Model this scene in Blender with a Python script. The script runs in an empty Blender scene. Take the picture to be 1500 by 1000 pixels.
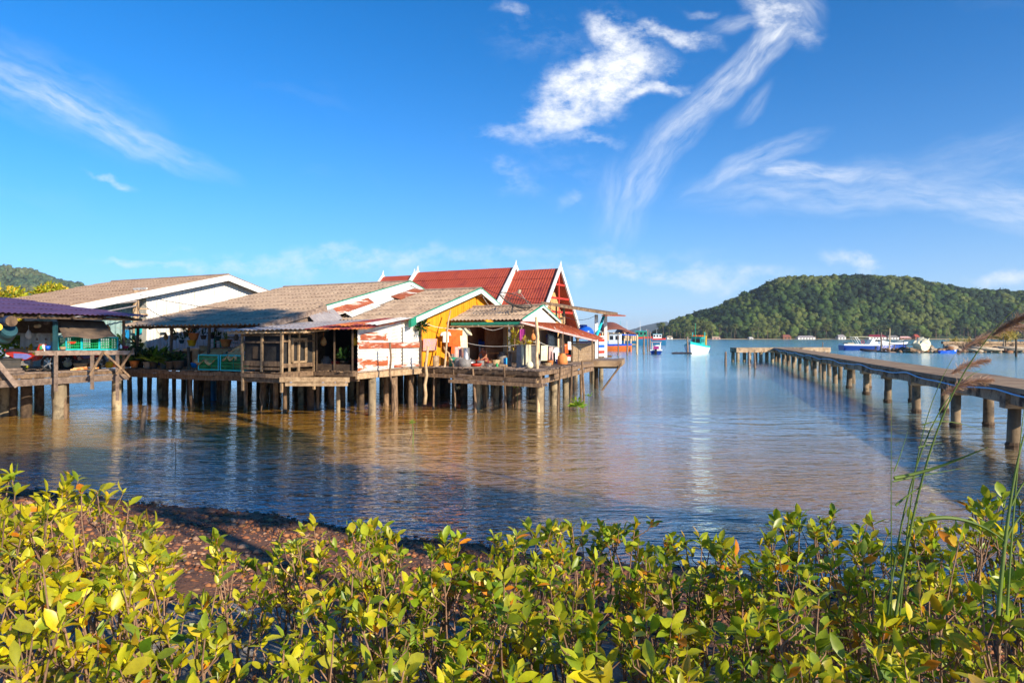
import bpy, math, random
import numpy as np
from mathutils import Vector, Matrix, noise as mnoise
random.seed(7); RNG = np.random.default_rng(11)
C = bpy.context.scene.collection
R_ = math.radians
# ------------------------------------------------------------------ camera, sky, sun, exposure
H = 3.3                                   # eye height over the water
cam_d = bpy.data.cameras.new('camera'); cam = bpy.data.objects.new('camera', cam_d); C.objects.link(cam)
cam.location = (0, 0, H); cam.rotation_euler = (R_(90), 0, 0)
cam_d.sensor_width = 36; cam_d.lens = 24; cam_d.shift_y = -7/1500
cam_d.clip_start = .05; cam_d.clip_end = 20000
bpy.context.scene.camera = cam
SUN_AZ, SUN_EL = 136.0, 24.0              # clockwise from the view direction
sdir = Vector((math.sin(R_(SUN_AZ))*math.cos(R_(SUN_EL)), math.cos(R_(SUN_AZ))*math.cos(R_(SUN_EL)), math.sin(R_(SUN_EL))))
sl = bpy.data.lights.new('sun', 'SUN'); sl.energy = 5.0; sl.angle = R_(.5); sl.color = (1, .86, .66)
so = bpy.data.objects.new('sun', sl); C.objects.link(so); so.rotation_euler = sdir.to_track_quat('Z', 'Y').to_euler()
so.location = (30, -30, 40)
sc = bpy.context.scene
sc.view_settings.view_transform = 'Standard'; sc.view_settings.look = 'None'
sc.view_settings.exposure = .73; sc.view_settings.gamma = 1.0
sc.cycles.max_bounces = 6; sc.cycles.transparent_max_bounces = 8
wd = bpy.data.worlds.new('World'); sc.world = wd; wd.use_nodes = True

def world_nodes():
    nt = wd.node_tree; N = nt.nodes; L = nt.links; N.clear()
    def n(t, **k):
        q = N.new(t)
        for a, b in k.items(): setattr(q, a, b)
        return q
    def mth(op, a, b=None, c=None, clamp=False):
        q = n('ShaderNodeMath', operation=op); q.use_clamp = clamp
        for i, s in enumerate((a, b, c)):
            if s is None: continue
            if isinstance(s, (int, float)): q.inputs[i].default_value = s
            else: L.new(s, q.inputs[i])
        return q.outputs[0]
    out = n('ShaderNodeOutputWorld'); bg = n('ShaderNodeBackground'); L.new(bg.outputs[0], out.inputs[0])
    sky = n('ShaderNodeTexSky', sky_type='NISHITA'); sky.sun_disc = False
    sky.sun_elevation = R_(SUN_EL); sky.sun_rotation = R_(SUN_AZ)
    sky.air_density = 1.0; sky.dust_density = .25; sky.ozone_density = 4.5; sky.altitude = 0
    hs = n('ShaderNodeHueSaturation'); hs.inputs['Saturation'].default_value = 1.9; hs.inputs['Value'].default_value = .93
    hs.inputs['Hue'].default_value = .497
    gm = n('ShaderNodeGamma'); gm.inputs[1].default_value = 1.34
    L.new(sky.outputs[0], gm.inputs[0]); L.new(gm.outputs[0], hs.inputs['Color'])
    tc = n('ShaderNodeTexCoord'); sep = n('ShaderNodeSeparateXYZ'); L.new(tc.outputs['Generated'], sep.inputs[0])
    cz = n('ShaderNodeCombineXYZ'); L.new(sep.outputs[0], cz.inputs[0]); L.new(sep.outputs[1], cz.inputs[1]); L.new(mth('MULTIPLY_ADD', mth('MAXIMUM', sep.outputs[2], 0), .93, .085), cz.inputs[2])
    nv0 = n('ShaderNodeVectorMath', operation='NORMALIZE'); L.new(cz.outputs[0], nv0.inputs[0]); L.new(nv0.outputs[0], sky.inputs['Vector'])
    yy = mth('MAXIMUM', sep.outputs[1], .02)
    u = mth('DIVIDE', sep.outputs[0], yy); v = mth('DIVIDE', sep.outputs[2], yy)
    comb = n('ShaderNodeCombineXYZ'); L.new(u, comb.inputs[0]); L.new(v, comb.inputs[1])
    wn = n('ShaderNodeTexNoise'); wn.inputs['Scale'].default_value = 9; wn.inputs['Detail'].default_value = 5
    L.new(comb.outputs[0], wn.inputs['Vector'])
    sub = n('ShaderNodeVectorMath', operation='SUBTRACT'); L.new(wn.outputs['Color'], sub.inputs[0]); sub.inputs[1].default_value = (.5, .5, .5)
    def warp(amt):
        scl = n('ShaderNodeVectorMath', operation='SCALE'); L.new(sub.outputs[0], scl.inputs[0]); scl.inputs['Scale'].default_value = amt
        ad = n('ShaderNodeVectorMath', operation='ADD'); L.new(comb.outputs[0], ad.inputs[0]); L.new(scl.outputs[0], ad.inputs[1])
        return ad.outputs[0]
    W1, W2 = warp(.10), warp(.045)
    # centre px, py, half length, half width, degrees, strength, kind: 0 billowed / 1 combed
    EL = [(906,52,44,30,-35,1.15,0),(965,42,60,11,-4,.95,0),(905,105,58,40,28,1.25,0),(842,128,62,30,38,1.25,0),(935,133,50,12,4,1.0,0),
          (830,158,52,26,10,1.05,0),(860,193,46,13,-4,.65,0),(770,187,66,22,12,.62,0),(745,22,22,10,-10,.5,0),(790,60,60,30,0,.2,0),
          (1150,22,46,30,-40,.95,0),(1165,10,40,26,-50,.5,1),(1090,32,50,8,8,.5,1),(1120,75,60,17,44,.95,1),(1055,125,85,18,43,.72,1),(990,195,80,18,42,.55,1),(945,250,60,22,62,.5,1),
          (910,295,60,30,75,.3,1),(1105,155,34,9,48,.28,1),(1030,12,26,7,-15,.45,0),
          (20,118,120,16,-22,.52,1),(110,160,170,17,-26,.62,1),(215,205,110,12,-24,.36,1),(60,128,170,38,-24,.2,1),(160,257,34,7,-10,.75,0),
          (1184,250,72,9,3,.95,1),(1105,240,90,12,26,.5,1),(1240,272,190,26,4,.42,1),(1390,285,150,20,-8,.48,1),(1480,300,80,26,-14,.5,1),(1440,230,160,26,14,.18,1),
          (745,262,36,18,-20,.35,0),(832,285,20,9,20,.3,0),(830,235,50,60,60,.12,0),
          (470,382,190,14,1,.6,0),(240,385,90,6,-3,.55,0),(640,384,160,14,2,.4,0),(980,402,170,13,-2,.65,0),(1070,412,70,10,0,.5,0),(1250,388,40,14,-14,.75,0),
          (1490,395,60,13,8,.75,0),(330,368,70,5,0,.4,0),(900,380,120,14,0,.3,0)]
    def elem(px, py, l, w, a, s, kind):
        m = n('ShaderNodeMapping', vector_type='TEXTURE')
        m.inputs['Location'].default_value = ((px-750)/1000, (493-py)/1000, 0)
        m.inputs['Rotation'].default_value = (0, 0, R_(a))
        g_ = 1.6 if kind == 0 else 1.5; m.inputs['Scale'].default_value = (l*g_/1000, w*g_*(1 if kind == 0 else 1.25)/1000, 1)
        L.new(W1 if kind == 0 else W2, m.inputs['Vector'])
        ln = n('ShaderNodeVectorMath', operation='LENGTH'); L.new(m.outputs[0], ln.inputs[0])
        f = mth('SUBTRACT', 1.0, ln.outputs['Value'], clamp=True)
        f = mth('SMOOTH_MIN', mth('MULTIPLY', mth('POWER', f, 1.25), 2.0), 1.0, .6)
        if kind == 1:
            m2 = n('ShaderNodeMapping', vector_type='TEXTURE'); m2.inputs['Rotation'].default_value = (0, 0, R_(a)); m2.inputs['Scale'].default_value = (3.4, .62, 1)
            L.new(W2, m2.inputs['Vector'])
            c = n('ShaderNodeTexNoise'); c.inputs['Scale'].default_value = 48; c.inputs['Detail'].default_value = 6; c.inputs['Roughness'].default_value = .6
            L.new(m2.outputs[0], c.inputs['Vector'])
            f = mth('MULTIPLY', f, mth('MULTIPLY_ADD', c.outputs[0], 3.0, -.78, clamp=False))
        return mth('MULTIPLY', mth('MAXIMUM', f, 0), s)
    tot = {0: None, 1: None}
    for e in EL:
        o = elem(*e); tot[e[6]] = o if tot[e[6]] is None else mth('MAXIMUM', tot[e[6]], o)
    nb = n('ShaderNodeTexNoise'); nb.inputs['Scale'].default_value = 17; nb.inputs['Detail'].default_value = 9; nb.inputs['Roughness'].default_value = .7
    mp = n('ShaderNodeMapping'); mp.inputs['Scale'].default_value = (1, 1.6, 1); mp.inputs['Rotation'].default_value = (0, 0, R_(-18)); L.new(comb.outputs[0], mp.inputs['Vector']); L.new(mp.outputs[0], nb.inputs['Vector'])
    # billows: mask + noise, thresholded softly
    b = mth('MULTIPLY', mth('ADD', mth('MULTIPLY', tot[0], .55), mth('MULTIPLY_ADD', nb.outputs[0], 3.6, -1.68), clamp=True), mth('MULTIPLY', tot[0], .80), clamp=True)
    m_ = mth('MAXIMUM', b, mth('MULTIPLY', tot[1], .6))
    # faint high veil over everything, world fixed
    mv = n('ShaderNodeMapping'); mv.inputs['Scale'].default_value = (1.2, 5, 1); mv.inputs['Rotation'].default_value = (0, 0, R_(12)); L.new(W1, mv.inputs['Vector'])
    nv = n('ShaderNodeTexNoise'); nv.inputs['Scale'].default_value = 2.2; nv.inputs['Detail'].default_value = 7; nv.inputs['Roughness'].default_value = .6; L.new(mv.outputs[0], nv.inputs['Vector'])
    veil = mth('MULTIPLY', mth('MULTIPLY_ADD', nv.outputs[0], 1.6, -.95, clamp=True), .14)
    m_ = mth('MAXIMUM', m_, veil)
    front = mth('MULTIPLY', mth('GREATER_THAN', sep.outputs[1], .03), mth('GREATER_THAN', sep.outputs[2], 0))
    m_ = mth('MULTIPLY', mth('MINIMUM', m_, .95), front, clamp=True)
    hz = mth('MULTIPLY', mth('POWER', 2.718, mth('MULTIPLY', mth('MAXIMUM', sep.outputs[2], 0), -9.0)), .92)
    air = n('ShaderNodeMix', data_type='RGBA'); L.new(hz, air.inputs['Factor']); L.new(hs.outputs[0], air.inputs['A']); air.inputs['B'].default_value = (5.7, 6.3, 6.8, 1)
    mix = n('ShaderNodeMix', data_type='RGBA'); L.new(m_, mix.inputs['Factor'])
    L.new(air.outputs['Result'], mix.inputs['A']); mix.inputs['B'].default_value = (7.9, 8.1, 8.4, 1)
    L.new(mix.outputs['Result'], bg.inputs['Color']); bg.inputs['Strength'].default_value = .085
world_nodes()

# ------------------------------------------------------------------ frames of reference
AX, AY = -6.24, 28.0                       # corner of the tin wall; the village's own axes
RX, RY, GX, GY = .891, -.454, .454, .891
DZ = 1.9                                   # deck height over the water
def V(u, v, z): return Vector((AX + u*RX + v*GX, AY + u*RY + v*GY, z))
def VD(u, v, z=0): return Vector((u*RX + v*GX, u*RY + v*GY, z))
RV, GV, ZV = VD(1, 0), VD(0, 1), Vector((0, 0, 1))
def P(px, py, d): return Vector(((px-750)/1000*d, d, H + (493-py)/1000*d))
def onU(u, px, z):
    k = (px-750)/1000; v = (k*(AY+u*RY) - AX - u*RX)/(GX - k*GY); return V(u, v, z)
def onV(v, px, z):
    k = (px-750)/1000; u = (k*(AY+v*GY) - AX - v*GX)/(RX - k*RY); return V(u, v, z)
def zat(p, py): return H + (493-py)/1000*p.y

# ------------------------------------------------------------------ materials
def link(nt, a, b): nt.links.new(a, b)
def mat(name, c1, c2=None, scale=4, rough=.75, metal=0, bump=.25, bscale=30, stretch=(1, 1, 1), spots=None, spot_lo=.55, spot_hi=.62, spot_scale=3,
        spot_stretch=(1, 1, 1), contrast=(.35, .68), rnd=.12, spec=.4, trans=None, attr=None, bdist=.01):
    m = bpy.data.materials.new(name); m.use_nodes = True; nt = m.node_tree; N = nt.nodes; N.clear()
    out = N.new('ShaderNodeOutputMaterial'); b = N.new('ShaderNodeBsdfPrincipled')
    b.inputs['Roughness'].default_value = rough; b.inputs['Metallic'].default_value = metal; b.inputs['Specular IOR Level'].default_value = spec
    tc = N.new('ShaderNodeTexCoord'); mp = N.new('ShaderNodeMapping'); mp.inputs['Scale'].default_value = stretch
    oi = N.new('ShaderNodeObjectInfo')
    ad = N.new('ShaderNodeVectorMath'); ad.operation = 'ADD'; link(nt, tc.outputs['Object'], ad.inputs[0])
    rr = N.new('ShaderNodeVectorMath'); rr.operation = 'SCALE'; rr.inputs[0].default_value = (7, 13, 5); link(nt, oi.outputs['Random'], rr.inputs['Scale']); link(nt, rr.outputs[0], ad.inputs[1])
    link(nt, ad.outputs[0], mp.inputs['Vector'])
    nz = N.new('ShaderNodeTexNoise'); nz.inputs['Scale'].default_value = scale; nz.inputs['Detail'].default_value = 8; nz.inputs['Roughness'].default_value = .65
    link(nt, mp.outputs[0], nz.inputs['Vector'])
    if attr:
        at = N.new('ShaderNodeAttribute'); at.attribute_name = attr; col = at.outputs['Color']
        mx = N.new('ShaderNodeMix'); mx.data_type = 'RGBA'; mx.blend_type = 'MULTIPLY'; mx.inputs['Factor'].default_value = .5
        link(nt, col, mx.inputs['A']); rp0 = N.new('ShaderNodeValToRGB'); rp0.color_ramp.elements[0].color = (.45, .45, .45, 1); rp0.color_ramp.elements[0].position = .3; rp0.color_ramp.elements[1].position = .6
        link(nt, nz.outputs[0], rp0.inputs[0]); link(nt, rp0.outputs[0], mx.inputs['B']); col = mx.outputs['Result']
    else:
        rp = N.new('ShaderNodeValToRGB'); e = rp.color_ramp.elements
        e[0].position, e[1].position = contrast; e[0].color = (*c1, 1); e[1].color = (*(c2 or tuple(x*1.25 for x in c1)), 1)
        link(nt, nz.outputs[0], rp.inputs[0]); col = rp.outputs[0]
    if spots:
        mp2 = N.new('ShaderNodeMapping'); mp2.inputs['Scale'].default_value = spot_stretch; link(nt, ad.outputs[0], mp2.inputs['Vector'])
        n2 = N.new('ShaderNodeTexNoise'); n2.inputs['Scale'].default_value = spot_scale; n2.inputs['Detail'].default_value = 7; n2.inputs['Roughness'].default_value = .7; link(nt, mp2.outputs[0], n2.inputs['Vector'])
        r2 = N.new('ShaderNodeValToRGB'); r2.color_ramp.elements[0].position = spot_lo; r2.color_ramp.elements[1].position = spot_hi; link(nt, n2.outputs[0], r2.inputs[0])
        mx = N.new('ShaderNodeMix'); mx.data_type = 'RGBA'; link(nt, r2.outputs[0], mx.inputs['Factor']); link(nt, col, mx.inputs['A']); mx.inputs['B'].default_value = (*spots, 1); col = mx.outputs['Result']
    if rnd:
        hs = N.new('ShaderNodeHueSaturation'); ma = N.new('ShaderNodeMath'); ma.operation = 'MULTIPLY_ADD'; ma.inputs[1].default_value = rnd*2; ma.inputs[2].default_value = 1-rnd
        link(nt, oi.outputs['Random'], ma.inputs[0]); link(nt, ma.outputs[0], hs.inputs['Value']); link(nt, col, hs.inputs['Color']); col = hs.outputs[0]
    link(nt, col, b.inputs['Base Color'])
    if bump:
        n3 = N.new('ShaderNodeTexNoise'); n3.inputs['Scale'].default_value = bscale; n3.inputs['Detail'].default_value = 5; link(nt, mp.outputs[0], n3.inputs['Vector'])
        bp = N.new('ShaderNodeBump'); bp.inputs['Strength'].default_value = bump; bp.inputs['Distance'].default_value = bdist; link(nt, n3.outputs[0], bp.inputs['Height']); link(nt, bp.outputs[0], b.inputs['Normal'])
    sh = b.outputs[0]
    if trans:
        t = N.new('ShaderNodeBsdfTranslucent'); mm = N.new('ShaderNodeMixShader'); mm.inputs[0].default_value = trans
        tcx = N.new('ShaderNodeMix'); tcx.data_type = 'RGBA'; tcx.blend_type = 'MULTIPLY'; tcx.inputs['Factor'].default_value = 1; tcx.inputs['B'].default_value = (1.4, 1.3, .6, 1)
        link(nt, col, tcx.inputs['A']); link(nt, tcx.outputs['Result'], t.inputs['Color']); link(nt, sh, mm.inputs[1]); link(nt, t.outputs[0], mm.inputs[2]); sh = mm.outputs[0]
    link(nt, sh, out.inputs[0]); return m
M = {}
def mk(k, *a, **kw): M[k] = mat(k, *a, **kw)
WS = (1, 1, .12)
mk('old_timber', (.085, .05, .03), (.27, .175, .10), scale=5, stretch=(1.5, 1.5, .6), rough=.9, rnd=.3, bump=.5)
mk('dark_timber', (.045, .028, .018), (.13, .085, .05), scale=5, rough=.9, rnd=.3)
mk('grey_timber', (.12, .082, .062), (.30, .22, .165), scale=6, rough=.9, rnd=.25, bump=.5)
mk('pale_timber', (.22, .14, .075), (.48, .34, .20), scale=6, rough=.85, rnd=.2)
mk('concrete_pile', (.20, .15, .09), (.40, .32, .20), scale=2.5, stretch=(1, 1, .5), rough=.9, rnd=.18, spots=(.07, .055, .035), spot_lo=.5, spot_hi=.66, spot_scale=2.2, bump=.4)
mk('jetty_pile', (.13, .09, .055), (.30, .22, .135), scale=2.2, stretch=(1, 1, .5), rough=.9, rnd=.25, spots=(.06, .045, .03), spot_lo=.5, spot_hi=.64, spot_scale=1.8, bump=.4)
mk('jetty_concrete', (.24, .165, .10), (.46, .34, .22), scale=1.6, rough=.92, rnd=.12, spots=(.055, .04, .03), spot_lo=.5, spot_hi=.62, spot_scale=1.1, bump=.5, bdist=.02)
mk('deck_concrete', (.17, .105, .06), (.36, .25, .145), scale=1.2, rough=.92, rnd=0, spots=(.30, .23, .14), spot_scale=.8, bump=.4)
mk('fibre_roof', (.26, .18, .125), (.44, .325, .225), scale=1.6, rough=.9, rnd=0, spots=(.17, .13, .10), spot_lo=.54, spot_hi=.72, spot_scale=2.4, bump=.4)
mk('fibre_roof_brown', (.25, .165, .11), (.40, .28, .19), scale=1.4, rough=.9, rnd=0, spots=(.15, .10, .08), spot_lo=.55, spot_hi=.75, bump=.3)
mk('purple_tin', (.085, .045, .10), (.15, .08, .17), scale=1.2, rough=.55, rnd=0, spots=(.22, .10, .14), spot_lo=.6, spot_hi=.72, spot_scale=1.5, metal=.2)
mk('grey_tin', (.30, .27, .27), (.46, .42, .40), scale=2, rough=.5, metal=.3, rnd=0, spots=(.26, .12, .06), spot_lo=.58, spot_hi=.66)
mk('rusty_red_tin', (.13, .02, .035), (.22, .035, .035), scale=1.6, rough=.6, rnd=0, spots=(.52, .16, .04), spot_lo=.49, spot_hi=.57, spot_scale=1.6, spot_stretch=(1, 1, 1))
mk('rust_heavy', (.24, .05, .025), (.42, .12, .045), scale=3, rough=.8, rnd=0, spots=(.66, .60, .52), spot_lo=.54, spot_hi=.62, spot_scale=1.1, spot_stretch=(.7, .7, 5))
mk('white_rust_tin', (.54, .51, .45), (.72, .69, .62), scale=2, rough=.55, rnd=0, spots=(.38, .10, .035), spot_lo=.535, spot_hi=.57, spot_scale=.8, spot_stretch=(.5, .5, 2.6), bump=.2)
mk('rust_streaks', (.62, .57, .50), (.80, .76, .70), scale=2, rough=.6, rnd=0, spots=(.34, .075, .025), spot_lo=.45, spot_hi=.53, spot_scale=1.3)
mk('rust', (.20, .035, .018), (.40, .10, .03), scale=5, rough=.85, rnd=.1, spots=(.62, .55, .48), spot_lo=.60, spot_hi=.66, spot_scale=2.5, spot_stretch=(1, 1, 2))
mk('white_tin', (.58, .57, .53), (.72, .71, .66), scale=1.5, rough=.5, rnd=0, spots=(.40, .31, .20), spot_lo=.50, spot_hi=.78, spot_scale=1.6, spot_stretch=(2.2, 2.2, .35))
mk('orange_boards', (.70, .25, .006), (.86, .36, .01), scale=1.4, stretch=(2.5, 2.5, .35), rough=.7, rnd=0, spots=(.48, .17, .01), spot_lo=.56, spot_hi=.75, spot_scale=2.5)
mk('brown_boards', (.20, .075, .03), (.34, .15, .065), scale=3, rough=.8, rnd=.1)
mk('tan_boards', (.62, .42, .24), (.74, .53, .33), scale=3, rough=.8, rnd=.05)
mk('red_tile', (.34, .052, .026), (.46, .09, .045), scale=.9, rough=.6, rnd=0, spots=(.17, .018, .02), spot_lo=.5, spot_hi=.7, spot_scale=.9, bump=.2)
mk('dome_tile', (.20, .065, .04), (.28, .10, .06), scale=.3, rough=.75, rnd=.1)
mk('white_paint', (.70, .69, .65), (.83, .82, .78), scale=4, rough=.55, rnd=.03)
mk('mint_paint', (.50, .66, .58), (.70, .80, .72), scale=3, rough=.6, rnd=.04)
mk('green_paint', (.015, .20, .12), (.03, .30, .18), scale=4, rough=.5, rnd=.1)
mk('blue_siding', (.16, .27, .28), (.24, .36, .36), scale=2, rough=.5, rnd=0)
mk('gable_wood', (.42, .24, .09), (.62, .40, .17), scale=3, stretch=(1, 1, .2), rough=.75, rnd=.1)
mk('black_net', (.012, .012, .014), (.04, .035, .03), scale=6, rough=.9, rnd=.2)
mk('cyan_plastic', (.01, .36, .42), (.02, .50, .55), rough=.4, rnd=.05)
mk('green_plastic', (.005, .22, .06), (.012, .36, .11), scale=9, rough=.45, rnd=.12)
mk('blue_plastic', (.008, .08, .52), (.012, .12, .68), rough=.3, rnd=.05, bump=.05)
mk('sky_blue_cloth', (.01, .30, .72), (.02, .42, .85), rough=.7)
mk('teal_cloth', (.01, .50, .55), (.02, .62, .62), rough=.7)
mk('teal_drum', (.01, .05, .065), (.025, .09, .11), scale=3, rough=.45)
mk('blue_drum', (.015, .035, .09), (.03, .06, .13), scale=3, rough=.45)
mk('cream_plastic', (.32, .25, .15), (.46, .37, .24), rough=.5)
mk('yellow_plastic', (.80, .40, .01), (.90, .52, .02), rough=.4)
mk('sack_cloth', (.07, .05, .04), (.19, .13, .085), scale=2.2, rough=.95, rnd=0, bump=.6, bdist=.03)
mk('white_cloth', (.68, .67, .64), (.84, .83, .80), scale=6, rough=.9, rnd=.06)
mk('cream_cloth', (.66, .58, .36), (.80, .74, .52), scale=6, rough=.9, rnd=.08)
mk('orange_cloth', (.72, .085, .012), (.85, .14, .02), scale=5, rough=.9, rnd=.03)
mk('red_cloth', (.50, .02, .015), (.62, .04, .02), scale=5, rough=.9)
mk('magenta_cloth', (.30, .02, .17), (.42, .04, .25), scale=6, rough=.9)
mk('maroon_cloth', (.13, .005, .02), (.20, .012, .035), scale=5, rough=.9)
mk('dark_cloth', (.012, .012, .02), (.035, .03, .05), scale=5, rough=.9, rnd=.2)
mk('pink_cloth', (.52, .30, .27), (.66, .42, .38), scale=6, rough=.9)
mk('violet_cloth', (.50, .28, .36), (.66, .32, .14), scale=14, rough=.9, contrast=(.45, .55))
mk('check_cloth', (.55, .30, .10), (.66, .46, .22), scale=5, rough=.9, spots=(.5, .16, .04), spot_scale=9, spot_lo=.5, spot_hi=.55)
mk('skin', (.30, .12, .06), (.38, .16, .085), scale=6, rough=.55, rnd=0, bump=.05)
mk('hair', (.01, .008, .007), (.02, .016, .012), rough=.6)
mk('steel', (.38, .36, .33), (.55, .52, .48), scale=5, rough=.35, metal=.8, rnd=.1)
mk('grey_pot', (.16, .15, .14), (.28, .26, .24), scale=5, rough=.6, rnd=.15)
mk('terracotta', (.50, .15, .035), (.66, .25, .07), scale=5, rough=.75, rnd=.15)
mk('dark_pot', (.03, .03, .03), (.07, .06, .05), rough=.6, rnd=.2)
mk('tyre', (.012, .012, .012), (.03, .03, .03), rough=.8)
mk('bike_red', (.32, .02, .012), (.44, .035, .02), rough=.3, rnd=0, bump=0)
mk('bike_violet', (.09, .10, .30), (.16, .17, .42), rough=.3, bump=0)
mk('vinyl_black', (.01, .01, .012), (.025, .025, .025), rough=.5)
mk('rope', (.60, .54, .44), (.75, .70, .60), rough=.9)
mk('blue_pipe', (.10, .42, .72), (.16, .52, .80), rough=.4, rnd=0, bump=0)
mk('shrub_stem', (.14, .075, .045), (.34, .21, .13), scale=30, rough=.85, rnd=.2, bump=.2)
mk('bark', (.10, .07, .045), (.22, .16, .10), scale=8, rough=.9)
mk('leafy', (.1, .1, .1), scale=30, rough=.38, spec=.45, trans=.36, attr='tint', rnd=.08, bump=0, spots=(.22, .11, .03), spot_lo=.66, spot_hi=.70, spot_scale=55)
mk('tree_leaf', (.1, .1, .1), scale=3, rough=.6, trans=.25, attr='tint', rnd=.1, bump=0)
mk('forest', (.1, .1, .1), scale=.25, rough=.8, attr='tint', rnd=0, bump=.8, bscale=.9, bdist=1.2, spec=.2)
mk('forest_floor', (.015, .03, .012), (.035, .055, .02), scale=.05, rough=.95, rnd=0)
mk('straw', (.45, .34, .10), (.66, .54, .20), scale=3, rough=.9, rnd=.15, trans=.2)
mk('reed', (.10, .17, .035), (.20, .28, .06), scale=4, rough=.55, trans=.3, rnd=.15, bump=0)
mk('plume', (.20, .11, .09), (.36, .22, .17), scale=40, rough=.95, rnd=.1, trans=.2)
mk('pebble', (.1, .1, .1), scale=9, rough=.8, attr='tint', rnd=0, bump=.4)
mk('ledge_stone', (.13, .115, .10), (.38, .33, .27), scale=3.2, rough=.9, rnd=0, spots=(.10, .095, .10), spot_lo=.48, spot_hi=.6, spot_scale=2.6, bump=.9, bscale=14, bdist=.04)
mk('mud', (.10, .045, .025), (.24, .11, .055), scale=3, rough=.85, rnd=0, bump=1, bscale=25, bdist=.03)
mk('hull_white', (.72, .73, .72), (.84, .84, .82), rough=.35, bump=.05, rnd=0)
mk('hull_teal', (.01, .38, .36), (.02, .50, .46), rough=.4, bump=.05)
mk('hull_navy', (.008, .035, .20), (.012, .05, .27), rough=.25, bump=.02)
mk('hull_blue', (.01, .11, .22), (.015, .16, .32), rough=.5, rnd=.1)
mk('hull_orange', (.66, .13, .02), (.80, .20, .035), rough=.5)
mk('red_paint', (.50, .03, .015), (.62, .05, .02), rough=.5, rnd=.1)
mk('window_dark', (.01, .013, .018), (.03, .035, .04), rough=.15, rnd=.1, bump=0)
mk('flotsam_rock', (.16, .10, .06), (.34, .23, .14), scale=2, rough=.95, rnd=.3, bump=.8, bdist=.05)
mk('sand', (.38, .26, .14), (.5, .36, .2), scale=1, rough=.95, rnd=0)
mk('log', (.26, .20, .14), (.44, .36, .27), scale=3, rough=.9, rnd=.2)
mk('dish_mesh', (.06, .055, .05), (.12, .11, .10), scale=8, rough=.7, metal=.3)
mk('bamboo', (.40, .28, .15), (.60, .44, .26), scale=5, rough=.7, rnd=.2)

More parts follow.
